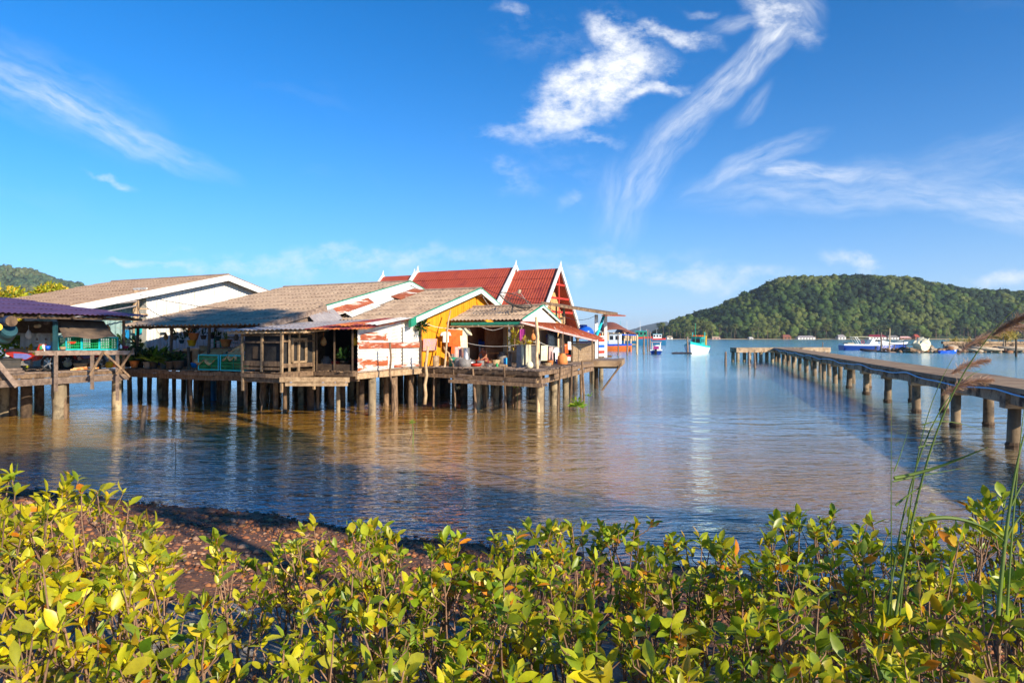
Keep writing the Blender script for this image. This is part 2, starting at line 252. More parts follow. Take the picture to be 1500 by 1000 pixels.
# ------------------------------------------------------------------ object helpers
def tag(o, label=None, cat=None, group=None, kind=None):
    if label: o['label'] = label
    if cat: o['category'] = cat
    if group: o['group'] = group
    if kind: o['kind'] = kind
    return o
LOC = {}
def thing(name, loc, label=None, cat=None, group=None):
    o = bpy.data.objects.new(name, None); C.objects.link(o); o.location = loc; o.empty_display_size = .3
    LOC[o.name] = Vector(loc); return tag(o, label, cat, group)
def link_mesh(name, me, parent=None, loc=(0, 0, 0)):
    o = bpy.data.objects.new(name, me); C.objects.link(o)
    if parent is not None: o.parent = parent
    o.location = loc; return o
class MB:
    def __init__(s): s.v = []; s.f = []; s.m = []; s.k = []
    def add(s, vs, fs, m=0):
        b = len(s.v); s.v += [tuple(p) for p in vs]; s.f += [tuple(i+b for i in f) for f in fs]; s.m += [m]*len(fs); return s
    def box(s, c, sz, ax=None, m=0):
        c = Vector(c); x, y, z = ax or (Vector((1, 0, 0)), Vector((0, 1, 0)), ZV)
        x, y, z = x*sz[0]/2, y*sz[1]/2, z*sz[2]/2
        vs = [c + a*x + b*y + d*z for d in (-1, 1) for b in (-1, 1) for a in (-1, 1)]
        return s.add(vs, [(0, 2, 3, 1), (4, 5, 7, 6), (0, 1, 5, 4), (2, 6, 7, 3), (0, 4, 6, 2), (1, 3, 7, 5)], m)
    def vbox(s, c, sz, m=0): return s.box(c, sz, (RV, GV, ZV), m)
    def beam(s, p, q, w, h=None, m=0, up=ZV):
        p, q = Vector(p), Vector(q); h = h or w; x = (q-p); l = x.length
        if l < 1e-6: return s
        x.normalize(); y = up.cross(x)
        if y.length < 1e-3: y = Vector((1, 0, 0)).cross(x)
        y.normalize(); z = x.cross(y); return s.box((p+q)/2, (l, w, h), (x, y, z), m)
    def prism(s, poly, off, m=0):
        n = len(poly); poly = [Vector(p) for p in poly]; off = Vector(off)
        return s.add(poly + [p+off for p in poly], [tuple(range(n))[::-1], tuple(range(n, 2*n))] + [(i, (i+1) % n, (i+1) % n+n, i+n) for i in range(n)], m)
    def tube(s, pts, rad, n=8, m=0, cap=True):
        pts = [Vector(p) for p in pts]; k = len(pts)
        rad = [rad]*k if isinstance(rad, (int, float)) else rad; vs = []
        ref = None
        for i, p in enumerate(pts):
            t = (pts[min(i+1, k-1)] - pts[max(i-1, 0)]).normalized()
            if ref is None:
                ref = t.cross(Vector((0, 0, 1)));  ref = ref if ref.length > .05 else t.cross(Vector((1, 0, 0)))
            a = (ref - t*ref.dot(t)).normalized(); ref = a; b = t.cross(a)
            vs += [p + (a*math.cos(2*math.pi*j/n) + b*math.sin(2*math.pi*j/n))*rad[i] for j in range(n)]
        fs = [(i*n+j, i*n+(j+1) % n, (i+1)*n+(j+1) % n, (i+1)*n+j) for i in range(k-1) for j in range(n)]
        if cap: fs += [tuple(range(n))[::-1], tuple(range((k-1)*n, k*n))]
        return s.add(vs, fs, m)
    def lathe(s, c, prof, n=14, m=0, axis=ZV):
        c = Vector(c); return s.tube([c + axis*z for r, z in prof], [max(r, .001) for r, z in prof], n, m)
    def grid(s, fn, nu, nv, m=0, thick=None):
        vs = [Vector(fn(i/nu, j/nv)) for j in range(nv+1) for i in range(nu+1)]
        w = nu+1; fs = [(j*w+i, j*w+i+1, (j+1)*w+i+1, (j+1)*w+i) for j in range(nv) for i in range(nu)]
        if thick is not None:
            t = Vector(thick); nn = len(vs); vs += [p+t for p in vs]; fs2 = [tuple(q+nn for q in f)[::-1] for f in fs]
            ed = [(i, i+1) for i in range(nu)][::-1] ; rim = list(range(w)) + [j*w+nu for j in range(1, nv+1)] + [nv*w+i for i in range(nu-1, -1, -1)] + [j*w for j in range(nv-1, 0, -1)]
            fs = [f for f in fs] + fs2 + [(rim[(i+1) % len(rim)], rim[i], rim[i]+nn, rim[(i+1) % len(rim)]+nn) for i in range(len(rim))]
        return s.add(vs, fs, m)
    def build(s, name, mats, parent=None, smooth=False):
        mats = mats if isinstance(mats, (list, tuple)) else [mats]
        vs = np.array(s.v, dtype=np.float64)
        if parent is not None: o = np.array(LOC[parent.name])
        else:
            mn, mx = vs.min(0), vs.max(0); o = np.array(((mn[0]+mx[0])/2, (mn[1]+mx[1])/2, mn[2]))
        me = bpy.data.meshes.new(name); me.from_pydata((vs-o).tolist(), [], s.f)
        for q in mats: me.materials.append(M[q] if isinstance(q, str) else q)
        if len(mats) > 1: me.polygons.foreach_set('material_index', s.m)
        if smooth: me.polygons.foreach_set('use_smooth', [True]*len(s.f))
        me.update()
        ob = link_mesh(name, me, parent, (0, 0, 0) if parent is not None else tuple(o))
        if parent is not None: LOC[ob.name] = Vector(o)      # parts sit at the parent's origin
        return ob
def copy_thing(o, loc, rz=0, label=None, parent=None, s=None):
    c = o.copy(); C.objects.link(c)
    if parent is not None: c.parent = parent
    else:
        c.location = loc; c.rotation_euler = (0, 0, rz)
        if s: c.scale = (s, s, s) if isinstance(s, (int, float)) else s
    if label: c['label'] = label
    for ch in list(o.children): copy_thing(ch, None, parent=c)
    return c
def np_mesh(name, verts, faces, mats, parent=None, tint=None, smooth=False, origin=None, mi=None):
    """big mesh from numpy arrays; faces is an (n,k) array"""
    verts = np.asarray(verts, dtype=np.float32); o = np.array(origin if origin is not None else ((verts[:, 0].min()+verts[:, 0].max())/2, (verts[:, 1].min()+verts[:, 1].max())/2, verts[:, 2].min()))
    if parent is not None: o = np.array(LOC[parent.name])
    me = bpy.data.meshes.new(name); nf, k = faces.shape
    me.vertices.add(len(verts)); me.vertices.foreach_set('co', (verts-o).astype(np.float32).ravel())
    me.loops.add(nf*k); me.loops.foreach_set('vertex_index', faces.astype(np.int32).ravel())
    me.polygons.add(nf); me.polygons.foreach_set('loop_start', (np.arange(nf)*k).astype(np.int32)); me.polygons.foreach_set('loop_total', np.full(nf, k, dtype=np.int32))
    if smooth: me.polygons.foreach_set('use_smooth', np.ones(nf, dtype=bool))
    for q in mats: me.materials.append(M[q] if isinstance(q, str) else q)
    if tint is not None:
        a = me.color_attributes.new('tint', 'FLOAT_COLOR', 'POINT'); a.data.foreach_set('color', np.hstack([tint, np.ones((len(tint), 1))]).astype(np.float32).ravel())
    me.update(calc_edges=True); me.validate()
    ob = link_mesh(name, me, parent, (0, 0, 0) if parent is not None else tuple(float(x) for x in o)); return ob

def corr_surface(a, b, c, d, wave=.17, amp=.022, rows=1, step=.035, thick=.012, skew=0, spw=6):
    """corrugated sheet roof: a-b low edge, d-c high edge; ridges run from low to high; rows of overlapping sheets"""
    a, b, c, d = map(Vector, (a, b, c, d)); nrm = (b-a).cross(d-a).normalized()
    if nrm.z < 0 and abs(nrm.z) > .05: nrm = -nrm
    nw = max(3, int((b-a).length/wave)); mb = MB()
    for r in range(rows):
        t0, t1 = r/rows, (r+1)/rows
        if r < rows-1: t1 += .02
        jit = [random.uniform(-.006, .006) for _ in range(nw+2)]
        def fn(i, j, r=r, t0=t0, t1=t1):
            t = t0 + (t1-t0)*j; p = (a*(1-i)+b*i)*(1-t) + (d*(1-i)+c*i)*t
            ph = i*nw; lift = step*(1-j)*(1 if rows > 1 else 0)
            return p + nrm*(amp*math.cos(ph*2*math.pi) + lift + jit[int(ph/4)])
        mb.grid(fn, nw*spw, 1 if rows > 1 else 3, thick=-nrm*thick)
    return mb
def xprod(a, b): return Vector(a).cross(Vector(b))

# ------------------------------------------------------------------ water
def water_mat():
    m = bpy.data.materials.new('lagoon_water'); m.use_nodes = True; nt = m.node_tree; N = nt.nodes; b = N['Principled BSDF']
    b.inputs['Roughness'].default_value = .035; b.inputs['Subsurface Weight'].default_value = .75; b.inputs['Subsurface Radius'].default_value = (1, .8, .5); b.inputs['Subsurface Scale'].default_value = .9; b.inputs['IOR'].default_value = 1.7; b.inputs['Specular IOR Level'].default_value = 1.0
    geo = N.new('ShaderNodeNewGeometry'); sep = N.new('ShaderNodeSeparateXYZ'); link(nt, geo.outputs['Position'], sep.inputs[0])
    # suspended silt near the shore, clearer and greener water further out
    nz = N.new('ShaderNodeTexNoise'); nz.inputs['Scale'].default_value = .08; nz.inputs['Detail'].default_value = 4; link(nt, geo.outputs['Position'], nz.inputs['Vector'])
    ad = N.new('ShaderNodeMath'); ad.operation = 'MULTIPLY_ADD'; link(nt, nz.outputs[0], ad.inputs[0]); ad.inputs[1].default_value = 18
    xs_ = N.new('ShaderNodeMath'); xs_.operation = 'MULTIPLY_ADD'; link(nt, sep.outputs[0], xs_.inputs[0]); xs_.inputs[1].default_value = 1.3; link(nt, sep.outputs[1], xs_.inputs[2]); link(nt, xs_.outputs[0], ad.inputs[2])
    mr = N.new('ShaderNodeMapRange'); link(nt, ad.outputs[0], mr.inputs['Value']); mr.inputs['From Min'].default_value = 30; mr.inputs['From Max'].default_value = 120
    rp = N.new('ShaderNodeValToRGB'); e = rp.color_ramp.elements; e[0].color = (.43, .23, .04, 1); e[0].position = 0; e[1].color = (.07, .31, .38, 1); e[1].position = 1
    k = e.new(.16); k.color = (.28, .23, .14, 1); k = e.new(.42); k.color = (.14, .27, .30, 1)
    # base colour darkened along the near shore, standing in for the shaded strip
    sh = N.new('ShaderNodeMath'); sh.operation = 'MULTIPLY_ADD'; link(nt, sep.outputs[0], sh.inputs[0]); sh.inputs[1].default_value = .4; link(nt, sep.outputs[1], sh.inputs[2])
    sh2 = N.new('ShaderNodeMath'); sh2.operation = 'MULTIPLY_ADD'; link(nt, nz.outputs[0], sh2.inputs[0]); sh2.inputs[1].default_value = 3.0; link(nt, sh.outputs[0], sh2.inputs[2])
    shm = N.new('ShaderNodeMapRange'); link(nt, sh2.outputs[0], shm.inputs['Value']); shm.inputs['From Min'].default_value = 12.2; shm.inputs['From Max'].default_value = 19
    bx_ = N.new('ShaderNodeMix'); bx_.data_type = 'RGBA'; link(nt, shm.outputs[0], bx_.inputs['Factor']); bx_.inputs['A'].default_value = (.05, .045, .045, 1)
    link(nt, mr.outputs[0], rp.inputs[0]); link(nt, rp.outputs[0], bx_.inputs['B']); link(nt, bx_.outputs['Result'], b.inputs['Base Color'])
    ro = N.new('ShaderNodeMapRange'); link(nt, sep.outputs[1], ro.inputs['Value']); ro.inputs['From Min'].default_value = 15; ro.inputs['From Max'].default_value = 130; ro.inputs['To Min'].default_value = .06; ro.inputs['To Max'].default_value = .26; link(nt, ro.outputs[0], b.inputs['Roughness'])
    def wave(scale, rot, sx, sy, detail):
        mp = N.new('ShaderNodeMapping'); mp.inputs['Rotation'].default_value = (0, 0, R_(rot)); mp.inputs['Scale'].default_value = (sx, sy, 1); link(nt, geo.outputs['Position'], mp.inputs['Vector'])
        n = N.new('ShaderNodeTexNoise'); n.inputs['Scale'].default_value = scale; n.inputs['Detail'].default_value = detail; n.inputs['Roughness'].default_value = .5; n.inputs['Distortion'].default_value = .4
        link(nt, mp.outputs[0], n.inputs['Vector']); return n.outputs[0]
    a = wave(4.2, -24, .55, 1.5, 3); c = wave(.9, -15, .5, 1.3, 2); f = wave(.35, 20, 1, 1, 1)
    # patches of calm and of breeze
    cal = wave(.045, -20, .6, 1.6, 3); mr2 = N.new('ShaderNodeMapRange'); link(nt, cal, mr2.inputs['Value']); mr2.inputs['From Min'].default_value = .40; mr2.inputs['From Max'].default_value = .60; mr2.inputs['To Min'].default_value = .3; mr2.inputs['To Max'].default_value = 1.5
    s1 = N.new('ShaderNodeMath'); s1.operation = 'MULTIPLY'; link(nt, a, s1.inputs[0]); link(nt, mr2.outputs[0], s1.inputs[1])
    s2 = N.new('ShaderNodeMath'); s2.operation = 'MULTIPLY_ADD'; link(nt, c, s2.inputs[0]); s2.inputs[1].default_value = 1.9; link(nt, s1.outputs[0], s2.inputs[2])
    bp = N.new('ShaderNodeBump'); bp.inputs['Strength'].default_value = 1; bd = N.new('ShaderNodeMapRange'); link(nt, sep.outputs[1], bd.inputs['Value']); bd.inputs['From Min'].default_value = 9; bd.inputs['From Max'].default_value = 70; bd.inputs['To Min'].default_value = .060; bd.inputs['To Max'].default_value = .012; bd.interpolation_type = 'SMOOTHERSTEP'; link(nt, bd.outputs[0], bp.inputs['Distance']); link(nt, s2.outputs[0], bp.inputs['Height']); link(nt, bp.outputs[0], b.inputs['Normal'])
    b.inputs['Coat Weight'].default_value = .5; b.inputs['Coat IOR'].default_value = 1.5; b.inputs['Coat Roughness'].default_value = .1; link(nt, bp.outputs[0], b.inputs['Coat Normal'])
    return m
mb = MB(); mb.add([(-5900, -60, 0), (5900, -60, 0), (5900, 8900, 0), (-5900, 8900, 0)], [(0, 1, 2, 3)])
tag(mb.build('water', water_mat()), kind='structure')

# ------------------------------------------------------------------ the near shore
SHX = np.array([-60, -30, -15, -11.3, -8.5, -6.65, -4.45, -2.95, -1.68, -.55, .5, 1.5, 2.45, 3.3, 4.7, 5.7, 9, 20, 60]); SHY = np.array([20, 18, 16, 15.0, 14.0, 13.3, 12.7, 11.8, 11.2, 10.9, 10.25, 9.94, 9.8, 9.37, 8.6, 8.1, 7, 5, 3])
def ledge_y(x): return np.interp(x, [-12, -5, -2.2, -.3, .55, 1.35, 3.3, 12], [6.9, 6.55, 6.4, 5.85, 5.55, 5.4, 5.0, 4.3])
def shore_z(x, y):
    s = np.interp(x, SHX, SHY) - y
    z = np.where(s < 0, s*.16, .13*s - .0035*s*s)
    return np.minimum(z, .72)
def build_shore():
    nx, ny = 300, 130; xs = np.linspace(-26, 24, nx); ys = np.linspace(-14, 19, ny); X, Y = np.meshgrid(xs, ys)
    Z = shore_z(X, Y)
    inland = ledge_y(X) - Y
    Z = np.where(inland > 1.7, np.maximum(Z, .80 + np.clip(inland-1.7, 0, 3)*.12), Z)
    nzv = np.array([mnoise.fractal(Vector((x*.9, y*.9, 0)), 1, 2, 4) for x, y in zip(X.ravel(), Y.ravel())]).reshape(X.shape)
    Z = Z + nzv*.035
    v = np.stack([X.ravel(), Y.ravel(), Z.ravel()], 1); i = np.arange(ny-1)[:, None]*nx + np.arange(nx-1)[None, :]; i = i.ravel()
    f = np.stack([i, i+1, i+nx+1, i+nx], 1); tag(np_mesh('ground', v, f, ['mud'], smooth=True, origin=(0, 0, 0)), kind='structure')
build_shore()
def ico(sub):
    import bmesh
    bm = bmesh.new(); bmesh.ops.create_icosphere(bm, subdivisions=sub, radius=1); v = np.array([p.co[:] for p in bm.verts]); f = np.array([[q.index for q in x.verts] for x in bm.faces]); bm.free(); return v, f
ICO1, ICO2 = ico(1), ico(2)
def scatter(tmpl, pos, scl, jit, tint, zrot=True):
    tv, tf = tmpl; n = len(pos); k = len(tv)
    base = tv[None] * (1 + RNG.uniform(-jit, jit, (n, k, 1)))
    base = base * np.asarray(scl)[:, None, :]
    if zrot:
        a = RNG.uniform(0, 6.283, n); ca, sa = np.cos(a)[:, None], np.sin(a)[:, None]
        x = base[..., 0]*ca - base[..., 1]*sa; y = base[..., 0]*sa + base[..., 1]*ca; base = np.stack([x, y, base[..., 2]], -1)
    v = (base + np.asarray(pos)[:, None, :]).reshape(-1, 3); f = (tf[None] + (np.arange(n)*k)[:, None, None]).reshape(-1, 3)
    return v, f, np.repeat(tint, k, axis=0)
def build_pebbles():
    n = 34000; x = RNG.uniform(-13, 9, n); w = np.interp(x, SHX, SHY); y = RNG.uniform(4.6, 15.4, n); keep = (y < w+.35) & (y > ledge_y(x)-.2)
    x, y, w = x[keep], y[keep], w[keep]; z = shore_z(x, y)
    r = RNG.gamma(2.0, .0075, len(x)) + .009; r = np.minimum(r, .075); sc_ = np.stack([r*RNG.uniform(.8, 1.5, len(x)), r*RNG.uniform(.7, 1.1, len(x)), r*RNG.uniform(.45, .8, len(x))], 1)
    pal = np.array([(.28, .10, .04), (.38, .16, .06), (.22, .09, .05), (.14, .065, .05), (.36, .22, .14), (.10, .07, .07), (.50, .28, .14)])
    t = pal[RNG.choice(7, len(x), p=[.22, .2, .2, .14, .1, .09, .05])] * RNG.uniform(.7, 1.15, (len(x), 1))
    wet = (w-y < .9)[:, None]; t = np.where(wet, t*.55, t)          # stones wetted by the lapping water
    v, f, tt = scatter(ICO1, np.stack([x, y, z+r*.2], 1), sc_, .28, t); tag(np_mesh('gravel', v, f, ['pebble'], tint=tt, origin=(0, 0, 0)), kind='stuff')
build_pebbles()
def build_ledge():
    root = thing('seawall', (0, 5.2, .4), 'low grey stone seawall with a flat weathered top behind the shrubs', 'seawall')
    xs = np.arange(-12, 10, .07); js = np.linspace(0, 1, 22); vs = []
    for j in js:
        for x in xs:
            e = float(ledge_y(x)); nn = mnoise.fractal(Vector((x*1.6, j*4, 3)), 1, 2, 4); n2 = mnoise.noise(Vector((x*.5, 1.7, 0)))
            crack = -.05*max(0, 1-abs(mnoise.noise(Vector((x*1.1, j*2.6, 9))))*14)
            y = e - 1.9*j + n2*.1; z = .84 + nn*.05 + crack + j*.08
            if j == 0: y += .05 + nn*.04; z = .35
            elif j < .06: y += .02 + nn*.05; z -= .02
            vs.append((x, y, z))
    nx = len(xs); i = (np.arange(21)[:, None]*nx + np.arange(nx-1)[None, :]).ravel(); f = np.stack([i, i+nx, i+nx+1, i+1], 1)
    np_mesh('stone_top', np.array(vs), f, ['ledge_stone'], parent=root, smooth=True)
build_ledge()

# ------------------------------------------------------------------ hills
def ridge(pxs, pys, d): return np.array([(p-750)/1000*d for p in pxs]), np.array([H + (493-q)/1000*d for q in pys])
def build_hill(name, fname, xs_r, zs_r, d0, d1, x0, x1, nx, ny, crown, n, cut, pal, seed, extra=0, gully=.12):
    X = np.linspace(x0, x1, nx); T = np.linspace(0, 1.5, ny)
    XX, TT = np.meshgrid(X, T); top = np.interp(XX, xs_r, zs_r) - cut
    g = np.array([mnoise.fractal(Vector((x*.012+seed, t*1.3, seed)), 1, 2, 4) for x, t in zip(XX.ravel(), TT.ravel())]).reshape(XX.shape)
    prof = np.where(TT < 1, np.sin(np.clip(TT, 0, 1)*math.pi/2)**.9, np.cos((TT-1)*1.6))
    Z = np.maximum(top*prof*(1 + g*gully*(1-np.clip(TT, 0, 1)**3)), -3) + .6
    Z = np.where(TT <= 0, -2, Z); Y = d0 + TT*(d1-d0) + g*12
    v = np.stack([XX.ravel(), Y.ravel(), Z.ravel()], 1); i = (np.arange(ny-1)[:, None]*nx + np.arange(nx-1)[None, :]).ravel()
    tag(np_mesh(name, v, np.stack([i, i+1, i+nx+1, i+nx], 1), ['forest_floor'], smooth=True), kind='structure')
    # crowns on the slope
    xi = RNG.uniform(0, nx-1.001, n); ti = RNG.uniform(.35, (ny-1)*(1.12/1.5), n); a, b = xi.astype(int), ti.astype(int)
    px = X[a] + (xi-a)*(X[1]-X[0]); Zs = Z[b, a]*(1-(ti-b)) + Z[np.minimum(b+1, ny-1), a]*(ti-b); Ys = Y[b, a]*(1-(ti-b)) + Y[np.minimum(b+1, ny-1), a]*(ti-b)
    ok = Zs > .8; px, Zs, Ys = px[ok], Zs[ok], Ys[ok]; m = len(px)
    r = crown*np.clip(RNG.lognormal(-.05, .32, m), .45, 1.9); cl = RNG.normal(0, 1, m)
    patch = np.array([mnoise.fractal(Vector((x*.02, z*.03, seed+4)), 1, 2, 3) for x, z in zip(px, Zs)])
    idx = np.clip(((patch*1.3+.5)*len(pal) + cl*.9).astype(int), 0, len(pal)-1); t = np.array(pal)[idx]*RNG.uniform(.75, 1.25, (m, 1))
    pos = np.stack([px, Ys, Zs + r*.75], 1); s = np.stack([r, r, r*RNG.uniform(.7, 1.15, m)], 1)
    V1, F1, T1 = scatter(ICO2, pos, s, .24, t)
    # ragged tufts round each crown
    k = extra; 
    if k:
        dirs = RNG.normal(size=(m, k, 3)); dirs[..., 2] = np.abs(dirs[..., 2])*.9 - .15; dirs /= np.linalg.norm(dirs, axis=2, keepdims=True)
        c = pos[:, None] + dirs*s[:, None]*RNG.uniform(.85, 1.18, (m, k, 1)); q = RNG.normal(size=(m, k, 3, 3))*(r[:, None, None, None]*.20)
        tv = (c[:, :, None] + q).reshape(-1, 3); tf = np.arange(len(tv)).reshape(-1, 3) + len(V1)
        V1 = np.vstack([V1, tv]); F1 = np.vstack([F1, tf]); T1 = np.vstack([T1, np.repeat(t*1.1, k*3, axis=0)])
    tag(np_mesh(fname, V1, F1, ['forest'], tint=T1), kind='stuff')
PALF = [(.010, .028, .010), (.018, .045, .012), (.035, .07, .014), (.048, .088, .016), (.07, .11, .02), (.095, .12, .026)]
rx, rz = ridge([900, 930, 960, 985, 1020, 1050, 1085, 1110, 1135, 1165, 1200, 1250, 1310, 1350, 1400, 1450, 1500, 1580, 1700, 1850], [496, 494, 488, 470, 456, 446, 431, 420, 412, 404, 402, 402, 404, 412, 418, 424, 428, 436, 460, 492], 960)
build_hill('island_hill', 'island_forest', rx, rz, 832, 975, 170, 1010, 150, 34, 3.0, 15500, 9, PALF, 2.0, extra=22, gully=.35)
rx, rz = ridge([-500, -200, -60, 0, 40, 80, 105, 125, 160], [480, 392, 388, 391, 405, 415, 422, 431, 492], 1500)
PALB = [(.05, .085, .04), (.07, .11, .05), (.085, .12, .05), (.11, .13, .055)]
build_hill('left_hill', 'left_hill_forest', rx, rz, 1200, 1560, -1900, -840, 120, 30, 3.8, 13000, 5, PALB, 7.0, extra=8)
def far_hill():
    xs = np.linspace(700, 1500, 80); d = 5200; rx = [(p-750)/1000*d for p in (895, 930, 945, 960, 972, 985, 1010, 1040)]; rz = [(493-q)/1000*d for q in (493, 480, 476, 472, 471, 473, 482, 493)]
    v = []; 
    for t in np.linspace(0, 2, 12):
        for x in xs:
            hgt = float(np.interp(x, rx, rz))*math.sin(t*math.pi/2); v.append((x, d-700+t*700, max(hgt*(1+.12*mnoise.fractal(Vector((x*.01, t*2, 1)), 1, 2, 4)), 0)-3))
    i = (np.arange(11)[:, None]*80 + np.arange(79)[None, :]).ravel(); tag(np_mesh('far_hill', np.array(v), np.stack([i, i+1, i+81, i+80], 1), ['forest_floor'], smooth=True), kind='structure')
far_hill()
# ================================================================== STILT VILLAGE: platforms
def pile_mb(p, r, z0=-1.6, z1=DZ-.22, lean=(0, 0)):
    q = Vector((p.x+lean[0], p.y+lean[1], z1)); b = Vector((p.x, p.y, z0)); n = 5
    return MB().tube([b.lerp(q, i/n) + Vector((random.uniform(-.012, .012), random.uniform(-.012, .012), 0)) for i in range(n+1)], [r*random.uniform(.94, 1.06) for _ in range(n+1)], 9)
def platform(name, label, corners, joist_along, piles, plank_mat='grey_timber', z=DZ, plank_w=.19, cat='platform', edge=True):
    """corners: four (u,v) of the deck; piles: (u, v, r, material)"""
    us = [c[0] for c in corners]; vs = [c[1] for c in corners]; o = V(sum(us)/4, sum(vs)/4, 0)
    root = thing(name, o, label, cat)
    a, b, c, d = [V(u, v, z) for u, v in corners]; mb = MB()
    L = max((b-a).length, (c-d).length); n = int(L/plank_w)
    for i in range(n):                     # planks run from edge a-b towards d-c
        t0, t1 = i/n, (i+.93)/n; j = random.uniform(-.16, .10); zz = random.uniform(-.012, .012)
        p0, p1 = a.lerp(b, t0), a.lerp(b, t1); q0, q1 = d.lerp(c, t0), d.lerp(c, t1); dr = (q0-p0).normalized()*j; up = Vector((0, 0, zz))
        mb.prism([p0-dr+up, p1-dr+up, q1+up, q0+up], (0, 0, -.035))
    mb.build('planks', plank_mat, root)
    def rail(p, q, h, w, dz, m='old_timber', nm='joist'):
        m_ = MB(); p = p + Vector((0, 0, dz)); q = q + Vector((0, 0, dz)); k = max(1, int((q-p).length/3.2))
        for i in range(k):
            s, e = p.lerp(q, i/k), p.lerp(q, (i+1)/k); jj = Vector((0, 0, random.uniform(-.04, .03))); m_.beam(s+jj*.4, e+jj, w, h)
        m_.build(nm, m, root)
    if edge:
        rail(a+GV*.02, b+GV*.02, .16, .08, -.125); rail(b-RV*.02, c-RV*.02, .16, .08, -.125)
        rail(a.lerp(d, .03), b.lerp(c, .03), .2, .12, -.32, 'old_timber', 'beam'); rail(a.lerp(d, .5), b.lerp(c, .5), .18, .12, -.32, 'dark_timber', 'beam')
        rail(a.lerp(b, .5), d.lerp(c, .5), .16, .1, -.13)
        rail(a+RV*.02, d+RV*.02, .16, .08, -.125)
    for (u, v, r, m) in piles:
        pile_mb(V(u, v, 0), r).build('pile', m, root, smooth=True)
    return root
CP, OT, DT = 'concrete_pile', 'old_timber', 'dark_timber'
def uv(x, y): dx, dy = x-AX, y-AY; return (dx*RX+dy*RY, dx*GX+dy*GY)
def wl(px, py, r=.16, m=CP):               # a pile whose waterline shows at px,py
    d = H*1000/(py-493); x = (px-750)/1000*d; u, v = uv(x, d); return (u, v, r, m)
def pgrid(us, vs, jr=.35, mats=(CP, OT, DT, DT), r=(.09, .17)):
    return [(u+random.uniform(-jr, jr), v+random.uniform(-jr, jr), random.uniform(*r), random.choice(mats)) for u in us for v in vs]
fr = lambda a, b, s: [a + i*s for i in range(int((b-a)/s)+1)]

pf_left = platform('platform', 'raised plank deck on posts under the purple roof at the left edge', [(-19.5, -12.5), (-10.25, -12.5), (-10.25, -3.4), (-19.5, -3.4)], 'g',
    [wl(87, 613, .26), wl(171, 601, .2), wl(9, 608, .3)] + pgrid(fr(-18, -11.4, 1.15), fr(-11, -4, 1.7), mats=(DT, DT, OT), r=(.12, .22)) )
pf_mid = platform('platform', 'low plank walkway crowded with potted plants under the long fibre roof', [(-14.2, -1.1), (-4.3, -.9), (-4.3, 6), (-14.2, 6)], 'g',
    [wl(236, 586, .15), wl(205, 585, .12, DT), wl(190, 587, .12, DT), wl(219, 586, .12, DT), wl(255, 586, .1, DT), wl(268, 586, .09, DT), wl(330, 592, .16, OT), wl(322, 588, .13, OT), wl(293, 587, .12, DT)] + pgrid(fr(-13.8, -5, 1.15), (1.2, 3.4, 5.6), mats=(DT, DT, OT, CP), r=(.12, .2)), z=1.76, plank_mat='old_timber')
pf_hut = platform('platform', 'plank floor on thin crooked posts under the netted hut', [(-4.25, -2.3), (-2.0, -2.3), (-2.0, 3.5), (-4.25, 3.5)], 'g',
    [wl(360, 601, .085, OT), wl(417, 604, .085, OT), wl(441, 591, .15), wl(352, 588, .15), wl(402, 588, .11, OT), wl(465, 600, .08, OT)] + pgrid((-3.9, -2.4), (1.4, 3.2)), z=1.88, plank_mat='old_timber')
pf_yel = platform('platform', 'plank floor carrying the orange house and its rusty tin corner', [(-2.0, -.55), (.12, -.55), (.12, 10.5), (-2.0, 10.5)], 'g',
    [wl(545, 608, .17), wl(515, 584, .15), wl(561, 587, .12), wl(586, 585, .17, DT), wl(479, 582, .14, DT)] + pgrid((-3.6, -1.7, -.3), (2.2, 4.2, 6.2, 8.2, 10)), plank_mat='old_timber')
pf_por = platform('platform', 'sunlit weathered plank deck in front of the open porch with laundry', [(.12, 4.2), (6.55, 3.35), (5.15, 13.6), (.12, 12)], 'g',
    [wl(699, 599, .15), wl(727, 594, .14), wl(791, 603, .19), wl(811, 593, .17), wl(828, 584, .15), wl(615, 588, .13), wl(641, 580, .15), wl(745, 586, .12), wl(753, 594, .09, OT), wl(665, 583, .13), wl(839, 577, .10, OT), wl(851, 578, .08, OT)] + pgrid((.9, 2.5, 4.2), (6.4, 8.4, 10.4, 12.2)))
pf_pier = platform('platform', 'far end deck with a concrete kerb carrying the blue and white stall', [(.6, 13.9), (5.6, 16.6), (4.2, 21.5), (-.6, 18)], 'g',
    [wl(870, 562, .19), wl(880.5, 559, .17), wl(866, 560, .13, OT)] + pgrid((1, 3), (16, 19)), z=1.86)
mb = MB()
for (a, b) in (((5.7, 16.4), (4.3, 21.4)), ((1.6, 14.2), (5.6, 16.4))): mb.beam(V(*a, 1.72), V(*b, 1.72), .3, .34)
mb.build('kerb', 'deck_concrete', pf_pier)
# a back row of platforms that carry the houses behind
pf_back = platform('platform', 'long shaded platform on dark posts beneath the houses behind', [(-27, 6.2), (-2.2, 10.8), (-2.2, 20), (-27, 20)], 'g', pgrid(fr(-26, -16, 2.0), (7, 10, 14), mats=(DT, CP)) + pgrid(fr(-14, -3, 1.35), (9.5, 11.5, 14.5, 18), mats=(DT, DT, CP), r=(.13, .24)), z=1.8, plank_mat='old_timber')
pf_red = platform('platform', 'plank platform under the red tiled house', [(-12, 20.2), (.3, 20.2), (.3, 31), (-12, 31)], 'g', pgrid(fr(-11, 0, 1.5), (21, 25, 29), mats=(DT, CP), r=(.14, .24)), z=1.8, plank_mat='old_timber')
